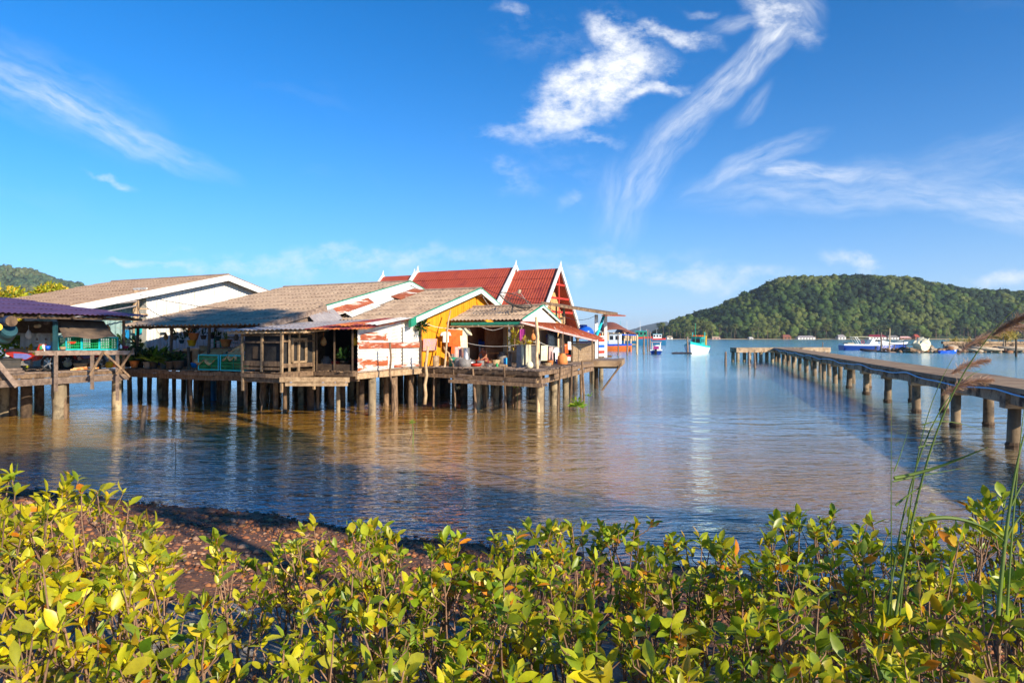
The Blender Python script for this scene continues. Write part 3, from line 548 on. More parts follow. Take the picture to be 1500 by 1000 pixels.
# front skirts, braces and loose ledger boards
mb = MB(); mb.beam(V(-2.05, -2.35, 1.62), V(.1, -.75, 1.58), .1, .2); mb.beam(V(-1.9, -2.2, 1.42), V(.1, -.85, 1.40), .1, .13); mb.build('ledger_board', 'pale_timber', pf_yel)
mb = MB(); mb.beam(V(.15, -.4, 1.7), V(.2, 4.1, 1.72), .09, .24); mb.build('ledger_board', 'pale_timber', pf_yel)
mb = MB(); mb.beam(V(.2, 4.0, 1.55), V(6.5, 3.2, 1.5), .1, .16); mb.beam(V(2.4, 3.0, 1.38), V(6.9, 2.9, 1.33), .1, .14); mb.beam(V(6.6, 3.3, 1.45), V(5.3, 13, 1.55), .12, .2); mb.beam(V(6.75, 4.5, 1.62), V(5.9, 9.3, 1.78), .05, .16); mb.build('ledger_board', 'old_timber', pf_por)
mb = MB()
for i in range(26): x = random.uniform(.4, 6); mb.beam(V(x, 4.0+random.uniform(-.25, .3), DZ+.02), V(x+random.uniform(-.7, .7), 4.9+random.uniform(0, 1), DZ+.03), random.uniform(.04, .12), .02)
for i in range(12): v_ = random.uniform(4, 12); mb.beam(V(6.6-(v_-3.4)*.13, v_, DZ+.02), V(5.6-(v_-3.4)*.13, v_+random.uniform(-.3, .9), DZ+.04), random.uniform(.05, .12), .03)
mb.build('loose_boards', 'grey_timber', pf_por)
for (u, v, ht, r) in ((.9, 4.0, 2.0, .05), (2.1, 3.9, 2.1, .045), (3.3, 3.7, 1.9, .06), (5.0, 3.45, 2.05, .05), (6.6, 5.2, 2.0, .05), (6.3, 7.4, 1.95, .05), (6.1, 9.6, 2.1, .06)):
    p = V(u, v, -1.2); MB().tube([p, p+Vector((random.uniform(-.08, .08), 0, 1.6)), p+Vector((random.uniform(-.12, .12), random.uniform(-.1, .1), 1.2+ht))], [r, r*.9, r*.8], 7).build('post', OT, pf_por)
for k in range(9):
    u = random.uniform(.3, 6.2); z = random.uniform(1.3, 1.62); MB().beam(V(u, 3.9-u*.1, z), V(u+random.uniform(.4, 1.1), 3.85-u*.1, z+random.uniform(-.1, .1)), .04, random.uniform(.07, .16)).build('patch_board', random.choice(('grey_timber', 'pale_timber', OT)), pf_por)
mb = MB(); mb.beam(V(5.0, 15.4, .2), V(5.9, 16.2, 1.7), .09); mb.build('brace', OT, pf_pier)
for (x, y, x2, y2) in ((-10.2, -11, -10.2, -9.6), ): pass
mb = MB(); mb.beam(V(-10.1, -12.5, 1.53), V(-10.15, -3.2, 1.56), .09, .26); mb.build('ledger_board', 'grey_timber', pf_left)

# ================================================================== HOUSES
def wall(mb, p, q, z0, zp, zq, t=.08, m=0):
    p, q = Vector(p), Vector(q); n = (q-p).cross(ZV).normalized()*t; mb.prism([(p.x, p.y, z0), (q.x, q.y, z0), (q.x, q.y, zq), (p.x, p.y, zp)], -n, m)
def poly_wall(name, pts, thick, m, parent): return MB().prism(pts, thick).build(name, m, parent)
def roofpair(root, u0, u1, ve, ze, vr, zr, vb, zb, m, wave=.17, rows=6, amp=.022, back=True):
    corr_surface(V(u0, ve, ze), V(u1, ve, ze), V(u1, vr, zr), V(u0, vr, zr), wave, amp, rows).build('roof', m, root)
    if back: corr_surface(V(u0, vb, zb), V(u1, vb, zb), V(u1, vr, zr), V(u0, vr, zr), wave, amp, 2).build('roof', m, root)
    MB().tube([V(u0-.05, vr, zr+.02), V(u1+.05, vr, zr+.02)], .09, 8).build('ridge_cap', m, root)
def barge(root, u, ve, ze, vr, zr, vb, zb, m, h=.22, t=.05, trim=None, lift=.03):
    mb = MB()
    mb.prism([V(u, ve, ze+lift), V(u, vr, zr+lift), V(u, vr, zr+lift-h), V(u, ve, ze+lift-h)], RV*t)
    if vb is not None: mb.prism([V(u, vr, zr+lift), V(u, vb, zb+lift), V(u, vb, zb+lift-h), V(u, vr, zr+lift-h)], RV*t)
    mb.build('bargeboard', m, root)
    if trim:
        mb = MB(); mb.beam(V(u+.03, ve, ze+lift+.02), V(u+.03, vr, zr+lift+.02), .07, .05)
        if vb is not None: mb.beam(V(u+.03, vr, zr+lift+.02), V(u+.03, vb, zb+lift+.02), .07, .05)
        mb.build('trim', trim, root)

# --- white gabled house, far left
h = thing('stilt_house', V(-21, 7, DZ), 'large white tin house with a broad brown corrugated roof at the far left', 'house')
uw = -16.7
roofpair(h, -27.5, uw+.55, -4.2, 4.3, 7.2, 7.05, 13.5, 5.45, 'fibre_roof_brown', wave=.3, rows=9, amp=.042)
barge(h, uw+.55, -4.2, 4.3, 7.2, 7.05, 13.5, 5.45, 'white_paint', h=.36, trim='fibre_roof_brown')
def gz(v): return 7.05-.242*abs(v-7.2) if v < 7.2 else 7.05-.254*(v-7.2)
N_ = 60; mb = MB()
def posts(items, m, root, name='post'):
    for p, q, r in items: MB().tube([p, q], r, 7).build(name, m, root)
def corr_wall(u, v0, v1, z0, ztop, wave=.2, amp=.02, horizontal=False, t=.02):
    mb = MB()
    if horizontal:
        mb.grid(lambda i, j: V(u, v0+(v1-v0)*i, z0+(ztop(v0+(v1-v0)*i)-z0)*j) + RV*amp*math.cos(2*math.pi*(ztop((v0+v1)/2)-z0)*j/wave), max(4, int((v1-v0)*2)), max(8, int((ztop((v0+v1)/2)-z0)/wave*6)), thick=-RV*t)
    else:
        n = int((v1-v0)/wave*6); mb.grid(lambda i, j: V(u, v0+(v1-v0)*i, z0+(ztop(v0+(v1-v0)*i)-z0)*j) + RV*amp*math.cos(2*math.pi*(v1-v0)*i/wave), n, 3, thick=-RV*t)
    return mb
corr_wall(uw, 2.2, 13, 1.8, lambda v: gz(v)-.12).build('wall', 'white_tin', h)
corr_wall(uw-1.1, -3.4, 2.2, 1.8, lambda v: gz(v)-.12, wave=.3, amp=.03).build('wall', 'blue_siding', h)
MB().box(V(uw-.5, 2.2, 3.9), (1.15, .06, 4.2), (RV, GV, ZV)).build('wall', 'white_tin', h)
mb = MB(); p = onU(uw+.3, 232, 0); mb.tube([V(uw+.32, 1.35, 1.8), V(uw+.32, 1.4, 5.75)], .16, 9); 
for z in (4.2, 4.5, 4.8): mb.box(V(uw+.5, 1.7, z), (.12, .5, .08), (RV, GV, ZV))
mb.build('post', 'pale_timber', h)
mb = MB(); mb.tube([V(uw+.6, -3.4, 4.25), V(uw+.5, -1, 4.85), V(uw+.5, 1.3, 5.2)], .05, 6); mb.tube([V(uw+.7, -3.4, 3.95), V(uw+.5, 1.3, 4.95)], .035, 6); mb.build('pipe', 'grey_tin', h)
mb = MB()
for k in range(22): mb.beam(V(uw+.06, 6.4, 2.0+k*.09), V(uw+.06, 9.4, 2.0+k*.09), .05, .055)
mb.build('louvre', 'blue_siding' if False else 'hull_white', h)

# --- long fibre-cement roof house
h = thing('stilt_house', V(-9, 6, DZ), 'long low stilt house with tan corrugated roof and open plant filled porch', 'house')
roofpair(h, -13.75, -4.2, -1.15, 3.8, 9.4, 6.36, 14.5, 5.0, 'fibre_roof', wave=.27, rows=10, amp=.042)
barge(h, -4.2, 2.6, 4.72, 9.4, 6.36, 14.5, 5.0, 'mint_paint', h=.20, trim='green_paint')
mb = MB(); mb.beam(V(-4.13, -1.4, 3.66), V(-4.13, 2.6, 4.64), .06, .26); mb.beam(V(-4.25, 2.4, 4.3), V(-4.25, 2.4, 4.9), .1, .1); mb.build('rafter', 'grey_timber', h)
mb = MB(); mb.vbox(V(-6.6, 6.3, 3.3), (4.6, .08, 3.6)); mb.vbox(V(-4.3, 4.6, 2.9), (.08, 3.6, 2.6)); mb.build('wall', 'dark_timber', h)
MB().vbox(V(-11.4, 7.6, 2.6), (4.6, .07, 1.9)).build('wall', 'white_tin', h)
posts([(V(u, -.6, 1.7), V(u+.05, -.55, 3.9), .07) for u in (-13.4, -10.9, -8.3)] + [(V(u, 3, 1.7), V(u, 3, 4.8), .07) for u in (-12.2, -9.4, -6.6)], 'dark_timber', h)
MB().prism([V(-4.24, -1.0, 3.6), V(-4.24, 3.6, 3.7), V(-4.24, 3.6, 4.85), V(-4.24, -1.0, 3.74)], -RV*.04).build('wall', 'grey_timber', h)
mb = MB()
for u in fr(-13.4, -4.4, 1.5): mb.beam(V(u, -1.0, 3.68), V(u, 9.2, 6.16), .06, .1)
for v in (-.6, 3, 6): mb.beam(V(-13.7, v, 3.62+(v+1.15)*.2425), V(-4.3, v, 3.62+(v+1.15)*.2425), .08, .12)
mb.build('rafter', 'dark_timber', h)

# --- netted hut at the front
h = thing('netted_hut', V(-2.8, 0, DZ), 'rickety timber framed hut closed with black netting', 'hut')
mb = MB(); c1, c2, c3 = (-4.2, -2.25), (-2.05, -2.25), (-2.05, -.45)
for (a, b, n) in ((c1, c2, 2), (c2, c3, 2)):
    for i in range(n+1):
        u, v = a[0]+(b[0]-a[0])*i/n, a[1]+(b[1]-a[1])*i/n; mb.beam(V(u, v, 1.1 if i != 1 else 1.9), V(u+random.uniform(-.05, .05), v, 3.5), .085, .085)
mb.beam(V(-1.98, -1.9, 1.9), V(-1.98, -1.9, 3.5), .07, .07); mb.build('post', 'pale_timber', h)
mb = MB()
for (a, b, z, w) in ((c1, c2, 2.22, .2), (c1, c2, 2.02, .1), (c1, c2, 3.08, .07), (c1, c2, 3.36, .07), (c2, c3, 2.15, .16), (c2, c3, 3.42, .07), (c2, c3, 3.12, .07)): mb.beam(V(*a, z), V(*b, z), .05, w)
mb.build('rail', 'old_timber', h)
mb = MB(); f = .12
for (a, b) in (((-2.5, 2.2), (-2.5, 3.2)), ((-3.0, 2.2), (-3.0, 3.2))): pass
for s in (0, 1): mb.beam(V(-2.01, -1.7+s*.75, 2.28), V(-2.01, -1.7+s*.75, 3.25), .05, .09)
for z in (2.28, 3.2): mb.beam(V(-2.01, -1.7, z), V(-2.01, -.95, z), .05, .08)
mb.build('window_frame', 'pale_timber', h)
mb = MB(); mb.vbox(V(-3.1, -2.17, 2.85), (2.1, .02, 1.35)); mb.vbox(V(-2.12, -1.35, 2.85), (.02, 1.7, 1.3)); mb.vbox(V(-4.15, 0, 2.8), (.03, 4, 1.7)); mb.vbox(V(-2.6, 2.6, 2.8), (3.2, .03, 1.8)); mb.build('netting', 'black_net', h)
MB().vbox(V(-3.4, -2.2, 2.66), (.55, .03, .5)).build('patch', 'dark_timber', h)
corr_surface(V(-4.45, -3.0, 3.52), V(-.95, -2.15, 3.58), V(-1.5, 3.2, 4.1), V(-4.15, 1.6, 3.98), .19, .022, 3, step=.025).build('roof', 'grey_tin', h)
mb = MB()
for i in range(9): a = V(-4.3+i*.41, -2.95+i*.1, 3.46); mb.beam(a, a+GV*1.2+ZV*.1, .04, .05)
mb.beam(V(-4.4, -2.8, 3.44), V(-1.0, -2.0, 3.5), .06, .08); mb.build('rafter', 'pale_timber', h)

# --- orange house
h = thing('stilt_house', V(-2, 6, DZ), 'orange boarded stilt house with tan corrugated roof and white rusty tin corner', 'house')
def yz(v): return 4.05+.2823*(v-3.0) if v < 9.27 else 5.82-.36*(v-9.27)
roofpair(h, -4.15, .42, 3.0, 4.05, 9.27, 5.82, 13.2, 4.4, 'fibre_roof', wave=.23, rows=7, amp=.040)
barge(h, .42, 2.95, 4.04, 9.27, 5.82, 13.2, 4.4, 'mint_paint', h=.26, trim='green_paint')
MB().prism([V(.5, 2.9, 3.72), V(.5, 3.3, 3.85), V(.5, 3.3, 4.2), V(.5, 2.9, 4.06)], -RV*.15).build('trim', 'green_paint', h)
mb = MB(); nb = 46
for i in range(nb):                       # vertical boards
    v0, v1 = 4.1+i*(9.0/nb), 4.1+(i+.93)*(9.0/nb); t = random.uniform(0, .02)
    zz = (yz(v0)-.06, yz(v1)-.06)
    if v0 < 9.27 < v1: zz = (5.72, 5.72)
    mb.prism([V(t, v0, DZ), V(t, v1, DZ), V(t, v1, zz[1]), V(t, v0, zz[0])], -RV*.05)
mb.build('wall', 'orange_boards', h)
MB().prism([V(-.06, 4.1, DZ), V(-.06, 13, DZ), V(-.06, 13, yz(13)-.08), V(-.06, 9.27, 5.7), V(-.06, 4.1, yz(4.1)-.08)], -RV*.03).build('wall', 'orange_boards', h)
corr_wall(.06, -.2, 4.2, DZ-.08, lambda v: (3.62+.13*(v+.2)) if v < 1.6 else yz(max(v, 3.0))-.04+(min(v, 3.0)-3.0)*.18, wave=.15, amp=.013, horizontal=True, t=.012).build('wall', 'white_tin', h)
corr_wall(.10, -.25, 1.75, DZ-.04, lambda v: 3.47, wave=.15, amp=.013, horizontal=True, t=.012).build('wall', 'white_rust_tin', h)
corr_wall(.125, -.2, 4.15, 2.80, lambda v: 3.05, wave=.15, amp=.005, horizontal=True, t=.01).build('tin_patch', 'rust_heavy', h)
corr_wall(.13, -.1, 1.6, 3.16, lambda v: 3.42, wave=.15, amp=.005, horizontal=True, t=.01).build('tin_patch', 'rust_heavy', h)
corr_wall(.105, 2.2, 4.1, 1.95, lambda v: 2.06, wave=.15, amp=.01, horizontal=True, t=.01).build('tin_patch', 'rust_heavy', h)
MB().beam(V(.14, 4.15, DZ-.1), V(.14, 4.15, yz(4.15)-.1), .09, .09).build('corner_post', 'dark_timber', h)
MB().vbox(V(-1, -.42, 2.04), (2.0, .05, .26)).build('kickboard', 'dark_timber', h)
mb = MB(); mb.vbox(V(-1.0, 2.8, 2.8), (2.2, .03, 1.8)); mb.build('netting', 'black_net', h)
mb = MB()
for u in (-1.9, -.95, .0): mb.beam(V(u, -.45, DZ), V(u, -.45, 3.6), .06)
mb.build('post', 'dark_timber', h)
corr_surface(V(-.98, -2.15, 3.6), V(.68, -.3, 3.62), V(.40, 3.05, 4.07), V(-1.5, 3.2, 4.12), .17, .016, 1).build('awning', 'rusty_red_tin', h)
corr_surface(V(-.55, -1.4, 3.72), V(.60, .6, 3.80), V(.42, 2.9, 4.10), V(-.9, 2.9, 4.14), .17, .016, 1).build('tin_patch', 'rusty_red_tin', h)
corr_surface(V(.1, .2, 3.83), V(.72, .35, 3.78), V(.50, 3.1, 4.14), V(-.2, 3.1, 4.16), .17, .016, 1).build('tin_patch', 'white_tin', h)
# rust streaked flashing along the joint of the two roofs
def flash(v0, v1, m, u0=-4.12, u1=-3.5):
    wz = lambda u, v: yz(v) + .06 + ((3.8+.2427*(v+1.15)) - .22 - yz(v))*max(0, min(1, (-3.45-u)/.65))
    corr_surface(V(u0, v0, wz(u0, v0)), V(u0, v1, wz(u0, v1)), V(u1, v1, wz(u1, v1)), V(u1, v0, wz(u1, v0)), .17, .012, 1).build('flashing', m, h)
flash(1.4, 3.0, 'grey_tin'); flash(3.0, 5.6, 'rust_heavy', u1=-3.72); flash(3.4, 5.6, 'white_tin', -3.71, -3.3); flash(5.6, 7.0, 'white_tin'); flash(7.0, 9.2, 'white_tin', u1=-3.76); flash(7.0, 9.2, 'rust_heavy', -3.74, -3.1)
mb = MB()
for v in (9.4, 10.6, 11.8): mb.beam(V(.0, v, yz(v)-.3), V(.42, v, yz(v)-.3), .06)
mb.build('rafter', 'brown_boards', h)

# --- porch house
h = thing('stilt_house', V(2.2, 8.7, DZ), 'small open fronted porch house with grey corrugated roof and white gable', 'house')
roofpair(h, .3, 4.25, 6.45, 4.08, 8.75, 4.82, 11.0, 4.05, 'fibre_roof', wave=.2, rows=3, amp=.034)
barge(h, 4.25, 6.45, 4.08, 8.75, 4.82, 11.0, 4.05, 'mint_paint', h=.10, trim='green_paint')
mb = MB(); mb.prism([V(4.15, 6.6, 3.95), V(4.15, 10.9, 3.95), V(4.15, 8.75, 4.72)], -RV*.05); mb.build('gable', 'white_paint', h)
MB().beam(V(.3, 6.55, 3.93), V(4.3, 6.5, 3.93), .06, .14).build('fascia', 'green_paint', h)
MB().beam(V(.3, 6.42, 3.80), V(4.35, 6.38, 3.80), .05, .07).build('gutter', 'pale_timber', h)
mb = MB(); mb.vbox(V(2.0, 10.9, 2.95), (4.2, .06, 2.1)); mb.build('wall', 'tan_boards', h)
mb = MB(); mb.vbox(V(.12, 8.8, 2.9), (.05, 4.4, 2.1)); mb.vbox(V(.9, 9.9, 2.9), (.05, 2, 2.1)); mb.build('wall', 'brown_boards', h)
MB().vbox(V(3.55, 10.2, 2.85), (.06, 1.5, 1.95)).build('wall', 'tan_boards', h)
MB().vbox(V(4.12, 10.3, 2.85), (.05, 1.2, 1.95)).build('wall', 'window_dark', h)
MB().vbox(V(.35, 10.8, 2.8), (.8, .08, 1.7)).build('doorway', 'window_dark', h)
mb = MB(); mb.beam(V(3.5, 6.6, DZ), V(3.5, 6.6, 3.9), .11); mb.beam(V(.35, 6.6, DZ), V(.35, 6.6, 3.9), .09); mb.build('post', 'grey_pot', h)
MB().beam(V(3.36, 6.7, DZ), V(3.36, 6.7, 3.85), .12, .05).build('post', 'orange_boards', h)
mb = MB(); mb.beam(V(4.2, 6.5, DZ), V(4.15, 6.5, 3.95), .09); mb.build('post', 'pale_timber', h)

# --- sloping awning with plank lean-to on the right
h = thing('lean_to', V(5.5, 9, DZ), 'sloping rusty awning on posts over the laundry at the right of the porch', 'lean-to')
FL, FR_, BR, BL = V(4.3, 6.2, 4.02), P(874, 498, 39.0), P(886, 495, 43.0), V(4.3, 11, 4.0)
corr_surface(FL, FR_, BR, BL, .3, .02, 1).build('roof', 'rust', h)
mb = MB(); mb.beam(FL-ZV*.06, FR_-ZV*.06, .06, .09); mb.build('fascia', 'pink_cloth', h)
mb = MB(); q = FL.lerp(FR_, .5); mb.beam(Vector((q.x, q.y, DZ)), q, .08); q = FL.lerp(FR_, .93); mb.beam(Vector((q.x, q.y, 1.9)), q, .08); mb.build('post', 'old_timber', h)
a, b = P(838, 530, 38), P(870, 526.5, 43)
def plk(a, b, z0, z1, n, m, root, nm):
    mb = MB()
    for i in range(n):
        zz = z0+(z1-z0)*i/n; hh = (z1-z0)/n*.95; mb.beam(Vector((a.x, a.y, zz+hh/2)), Vector((b.x, b.y, zz+hh/2)), .03+random.uniform(0, .02), hh)
    return mb.build(nm, m, root)
plk(a, b, 1.72, 2.95, 7, 'pale_timber', h, 'wall')
mb = MB(); e = Vector((b.x-a.x, b.y-a.y, 0)).normalized(); mb.beam(Vector((a.x, a.y, 1.7)), Vector((a.x, a.y, 3.3)), .1); mb.beam(Vector((b.x, b.y, 1.7)), Vector((b.x, b.y, 3.1)), .1); mb.beam(Vector((a.x, a.y, 3.0)), Vector((b.x, b.y, 3.0)), .06, .08); mb.build('post', 'old_timber', h)
MB().beam(Vector((a.x-.2, a.y+.6, 2.6)), Vector((b.x-1.2, b.y+1.5, 2.6)), .05, 1.7).build('wall', 'dark_timber', h)
MB().beam(V(4.3, 10.8, 2.85), Vector((a.x-.1, a.y+.6, 2.85)), .05, 1.9).build('wall', 'dark_timber', h)

# --- blue and white stall with the long canopy
h = thing('canopy', P(876, 525, 45.5), 'long thin brown canopy on white posts at the outer end of the village', 'canopy')
ca, cb, cc, cd = P(793, 445.5, 41), P(888, 461, 43.5), P(905, 461, 48), P(803, 446, 46)
MB().prism([ca, cb, cc, cd], (0, 0, .16)).build('roof', 'old_timber', h)
MB().prism([cb+Vector((-.3, 0, -.08)), cb.lerp(cc, .5)+Vector((.9, 0, -.1)), cc+Vector((.1, 0, -.05)), cc+Vector((-.9, 0, -.1))], (0, 0, .07)).build('roof_edge', 'rust', h)
mb = MB()
for px, d in ((873.5, 45), (887, 47.5)):
    p = P(px, 525, d); mb.beam(Vector((p.x, p.y, 1.85)), Vector((p.x, p.y, 4.75)), .26, .2)
mb.build('post', 'white_paint', h)
MB().tube([P(886, 459, 46), P(872, 497, 44.4)], .1, 6).build('brace', 'cyan_plastic', h)
mb = MB(); mb.tube([P(826, 449, 43), P(826, 474, 43)], .09, 6); mb.tube([P(815, 449, 43), P(815, 470, 43)], .06, 6); mb.build('strut', 'pale_timber', h)
h = thing('stall', P(876, 525, 47), 'small stall with navy side and red white and blue striped panel', 'stall')
p = P(866, 525, 46); q = P(872.5, 525, 46); MB().beam(Vector((p.x-.2, p.y, 2.6)), Vector((q.x, q.y, 2.6)), .1, 1.5).build('side_panel', 'hull_navy', h)
for k, m in enumerate(('white_paint', 'red_paint', 'white_paint', 'blue_plastic', 'white_paint', 'red_paint', 'white_paint')):
    p = P(877, 0, 46.6); q = P(885, 0, 47.2); z = 1.95+k*.2; MB().beam(Vector((p.x, p.y, z+.1)), Vector((q.x, q.y, z+.1)), .06, .2).build('stripe_panel', m, h)

# --- red tiled house
h = thing('temple_house', V(-4, 24, DZ), 'house with steep stepped red tiled roofs and white bargeboards with finials', 'house')
def red_roof(pr, ulen, s, drop, name_gable=True, zextra=0):
    """pr: front ridge point (gable side)"""
    u0, v0 = uv(pr.x, pr.y); z = pr.z; w = drop/s
    for sg in (-1, 1):
        corr_surface(V(u0-ulen, v0+sg*w, z-drop), V(u0, v0+sg*w, z-drop), V(u0, v0, z), V(u0-ulen, v0, z), .2, .016, 6, step=.035, spw=4).build('roof', 'red_tile', h)
        MB().beam(V(u0+.05, v0, z+.1), V(u0+.05, v0+sg*w*1.03, z-drop*1.03+.05), .12, .26).build('bargeboard', 'white_paint', h)
        MB().beam(V(u0-ulen-.05, v0, z+.1), V(u0-ulen-.05, v0+sg*w*1.03, z-drop*1.03+.05), .12, .2).build('bargeboard', 'white_paint', h)
    for uu in (u0+.05, u0-ulen-.05): MB().tube([V(uu, v0, z-.15), V(uu, v0, z+.25), V(uu+.05, v0, z+.55)], [.13, .08, .012], 6).build('finial', 'white_paint', h)
    return u0, v0, z, w
r1 = red_roof(P(820, 393, 50), 3.6, 1.16, 4.6)
r2 = red_roof(P(754.5, 391.5, 51.3), 8.8, 1.0, 4.8)
r3 = red_roof(P(606, 403, 58), 3.2, 1.0, 4.6)
u0, v0, z, w = r1
mb = MB()
for i in range(18):
    t0, t1 = -1+i/9, -1+(i+.95)/9; f = lambda t: z-.25-4.6*abs(t)
    mb.prism([V(u0-.9, v0+t0*w*.95, max(2.0, f(t0)-1.0) if False else 3.2), V(u0-.9, v0+t1*w*.95, 3.2), V(u0-.9, v0+t1*w*.95, max(3.25, f(t1))), V(u0-.9, v0+t0*w*.95, max(3.25, f(t0)))], -RV*.05)
mb.build('gable', 'gable_wood', h)
mb = MB()
for k in (1.2, 2.2, 3.2): mb.beam(V(u0-.05, v0-w*k/4.6*.93, z-k), V(u0-.05, v0+w*k/4.6*.93, z-k), .08, .14)
mb.beam(V(u0-.05, v0, z-4.6), V(u0-.05, v0, z-.3), .09); mb.build('truss', 'red_paint', h)
MB().vbox(V(u0-2.5, v0, 3.0), (3, 5.5, 2.4)).build('wall', 'tan_boards', h)
u0, v0, z, w = r2; MB().vbox(V(u0-4.5, v0, 3.0), (8, 7.5, 2.4)).build('wall', 'tan_boards', h)
u0, v0, z, w = r3; MB().vbox(V(u0-1.6, v0, 2.9), (3, 7, 2.2)).build('wall', 'tan_boards', h)

# --- purple roofed shed
h = thing('shed', V(-14.5, -7, DZ), 'open sided shed with a purple corrugated roof at the left edge', 'shed')
sl_ = .1
corr_surface(V(-9.2, -14, 4.13), V(-9.2, -2.9, 4.16), V(-20.5, -2.9, 5.28), V(-20.5, -14, 5.25), .2, .02, 4).build('roof', 'purple_tin', h)
posts([(V(-10.3, v, DZ), V(-10.3, v, 4.2), .06) for v in (-12, -3.3)] + [(V(u, v, DZ), V(u, v, 4.1+(-u-9.2)*.1), .06) for v in (-12, -7, -3.3) for u in (-14, -18)], 'old_timber', h)
mb = MB()
for v in fr(-13.5, -3.2, 1.25): mb.beam(V(-9.3, v, 4.06), V(-20, v, 5.12), .06, .1)
for u in (-9.5, -11.5, -14, -17): mb.beam(V(u, -13.8, 4.0+(-u-9.2)*.1), V(u, -3, 4.0+(-u-9.2)*.1), .07, .1)
mb.build('rafter', 'dark_timber', h)
MB().beam(V(-12.5, -12, 3.7), V(-12.5, -3.3, 3.7), .05, .5).build('board', 'maroon_cloth' if False else 'dark_timber', h)
MB().beam(onU(-10.0, 81, 1.9), onU(-10.0, 81, 3.9), .13).build('post', 'teal_drum', h)

# --- jetty
j = thing('jetty', (24, 50, 0), 'long narrow concrete jetty on paired piles running out from the right', 'jetty')
def JP(t, off=0, z=0): return Vector((14.75+1.33*t+.961*off, 20.1+4.65*t-.275*off, z))
T0, T1 = -3, 15.1
mb = MB(); a, b = JP(T0, -.35), JP(T1, -.35); c, d = JP(T1, 1.75), JP(T0, 1.75)
n = 74
def jf(i, jj, z): p = JP(T0+(T1-T0)*i, -.32+2.05*jj, z); return p + Vector((0, 0, .012*mnoise.noise(p*.8))) + Vector((.961, -.275, 0))*.03*mnoise.noise(Vector((p.y*.9, jj*3, 2)))
mb.grid(lambda i, jj: jf(i, jj, 1.86), n, 6, thick=(0, 0, -.14)); mb.build('deck_slab', 'deck_concrete', j)
for k in range(-3, 15):
    for off in (-.05, 1.3):
        MB().beam(JP(k+.05, off, 1.52), JP(k+.95, off, 1.52), .2, .38).build('beam', 'jetty_concrete', j)
for k in range(-3, 16):
    MB().beam(JP(k, -.27, 1.46), JP(k, 1.52, 1.46), .44, .52).build('cap_beam', 'jetty_concrete', j)
    for off in (0, 1.25):
        p = JP(k+(.13 if off else 0), off); q = MB(); q.tube([(p.x, p.y, -1.5), (p.x, p.y, 0), (p.x+random.uniform(-.05, .05), p.y, 1.3)], [random.uniform(.155, .185)]*2+[.165], 14)
        pl = q.build('pile', 'jetty_pile', j, smooth=True)
        if k < 6: MB().lathe((p.x, p.y, -.1), [(.17, 0), (.205, .05), (.19, .16), (.21, .22), (.175, .3)], 12).build('barnacles', 'dark_timber', j)
hd = thing('jetty', (35, 88, 0), 'cross shaped concrete end of the jetty on stout piles', 'jetty')
a, b = P(1079, 0, 87.5), P(1217, 0, 90.5); mb = MB(); e = (b-a); e.z = 0
mb.grid(lambda i, jj: Vector((a.x, a.y, 1.88)) + e*i + Vector((0, 2.6, 0))*jj, 12, 2, thick=(0, 0, -.62)); mb.build('deck_slab', 'jetty_concrete', hd)
for i in range(9):
    for dy in (.3, 2.2):
        p = a + e*(.02+i*.12); MB().tube([(p.x, p.y+dy, -1.5), (p.x, p.y+dy, 1.4)], .22, 10).build('pile', CP, hd, smooth=True)
# the blue water pipe slung along the jetty's near side
pts = []
for i in range(0, 150):
    t = T0 + (T1-T0)*i/149; sag = abs(math.sin(t*math.pi*.5))*.10
    pts.append(JP(t, -.38, 1.74-sag*1.3+.02*math.sin(t*7)))
tag(MB().tube(pts, .026, 6).build('water_pipe', 'blue_pipe', None, smooth=True), 'thin light blue water pipe slung along the side of the jetty', 'pipe')
# ================================================================== THINGS ON AND ROUND THE HOUSES
def tower(mb_or, p): return p
def hseg(p, dirv, w): return Vector(p) - dirv*w/2, Vector(p) + dirv*w/2
def garment(kind, p, dirv, w, hgt, m, label, group=None, name=None):
    """cloth hung from its top edge centred on p, lying along dirv"""
    dirv = Vector(dirv).normalized(); nrm = dirv.cross(ZV).normalized(); ph = random.uniform(0, 6); mb = MB()
    def wob(x, z): return nrm*(.035*math.sin(x*5.5/w+ph)*(.4+abs(z)/hgt) + .015*math.sin(x*13/w+ph*2))
    def pt(x, z): return Vector(p) + dirv*x + ZV*z + wob(x, z)
    def strip(x0a, x1a, z0, x0b, x1b, z1, n=6):
        mb.grid(lambda i, j: pt((x0a+(x1a-x0a)*i)*(1-j)+(x0b+(x1b-x0b)*i)*j, z0+(z1-z0)*j), n, 4, thick=nrm*.012)
    if kind == 'shirt':
        strip(-w*.30, w*.30, 0, -w*.30, w*.30, -hgt*.28); strip(-w*.30, w*.30, -hgt*.28, -w*.34, w*.34, -hgt)
        strip(-w*.46, -w*.26, -hgt*.03, -w*.62, -w*.30, -hgt*.36, 3); strip(w*.26, w*.46, -hgt*.03, w*.30, w*.62, -hgt*.36, 3)
    elif kind == 'trousers':
        strip(-w*.5, w*.5, 0, -w*.5, w*.5, -hgt*.3); strip(-w*.5, -w*.05, -hgt*.3, -w*.48, -w*.14, -hgt, 3); strip(w*.05, w*.5, -hgt*.3, w*.12, w*.46, -hgt, 3)
    else: strip(-w*.5, w*.5, 0, -w*.47, w*.5, -hgt)
    names = dict(shirt='shirt', trousers='trousers', towel='towel', cloth='cloth')
    o = mb.build(name or names[kind], m); return tag(o, label, names[kind], group)
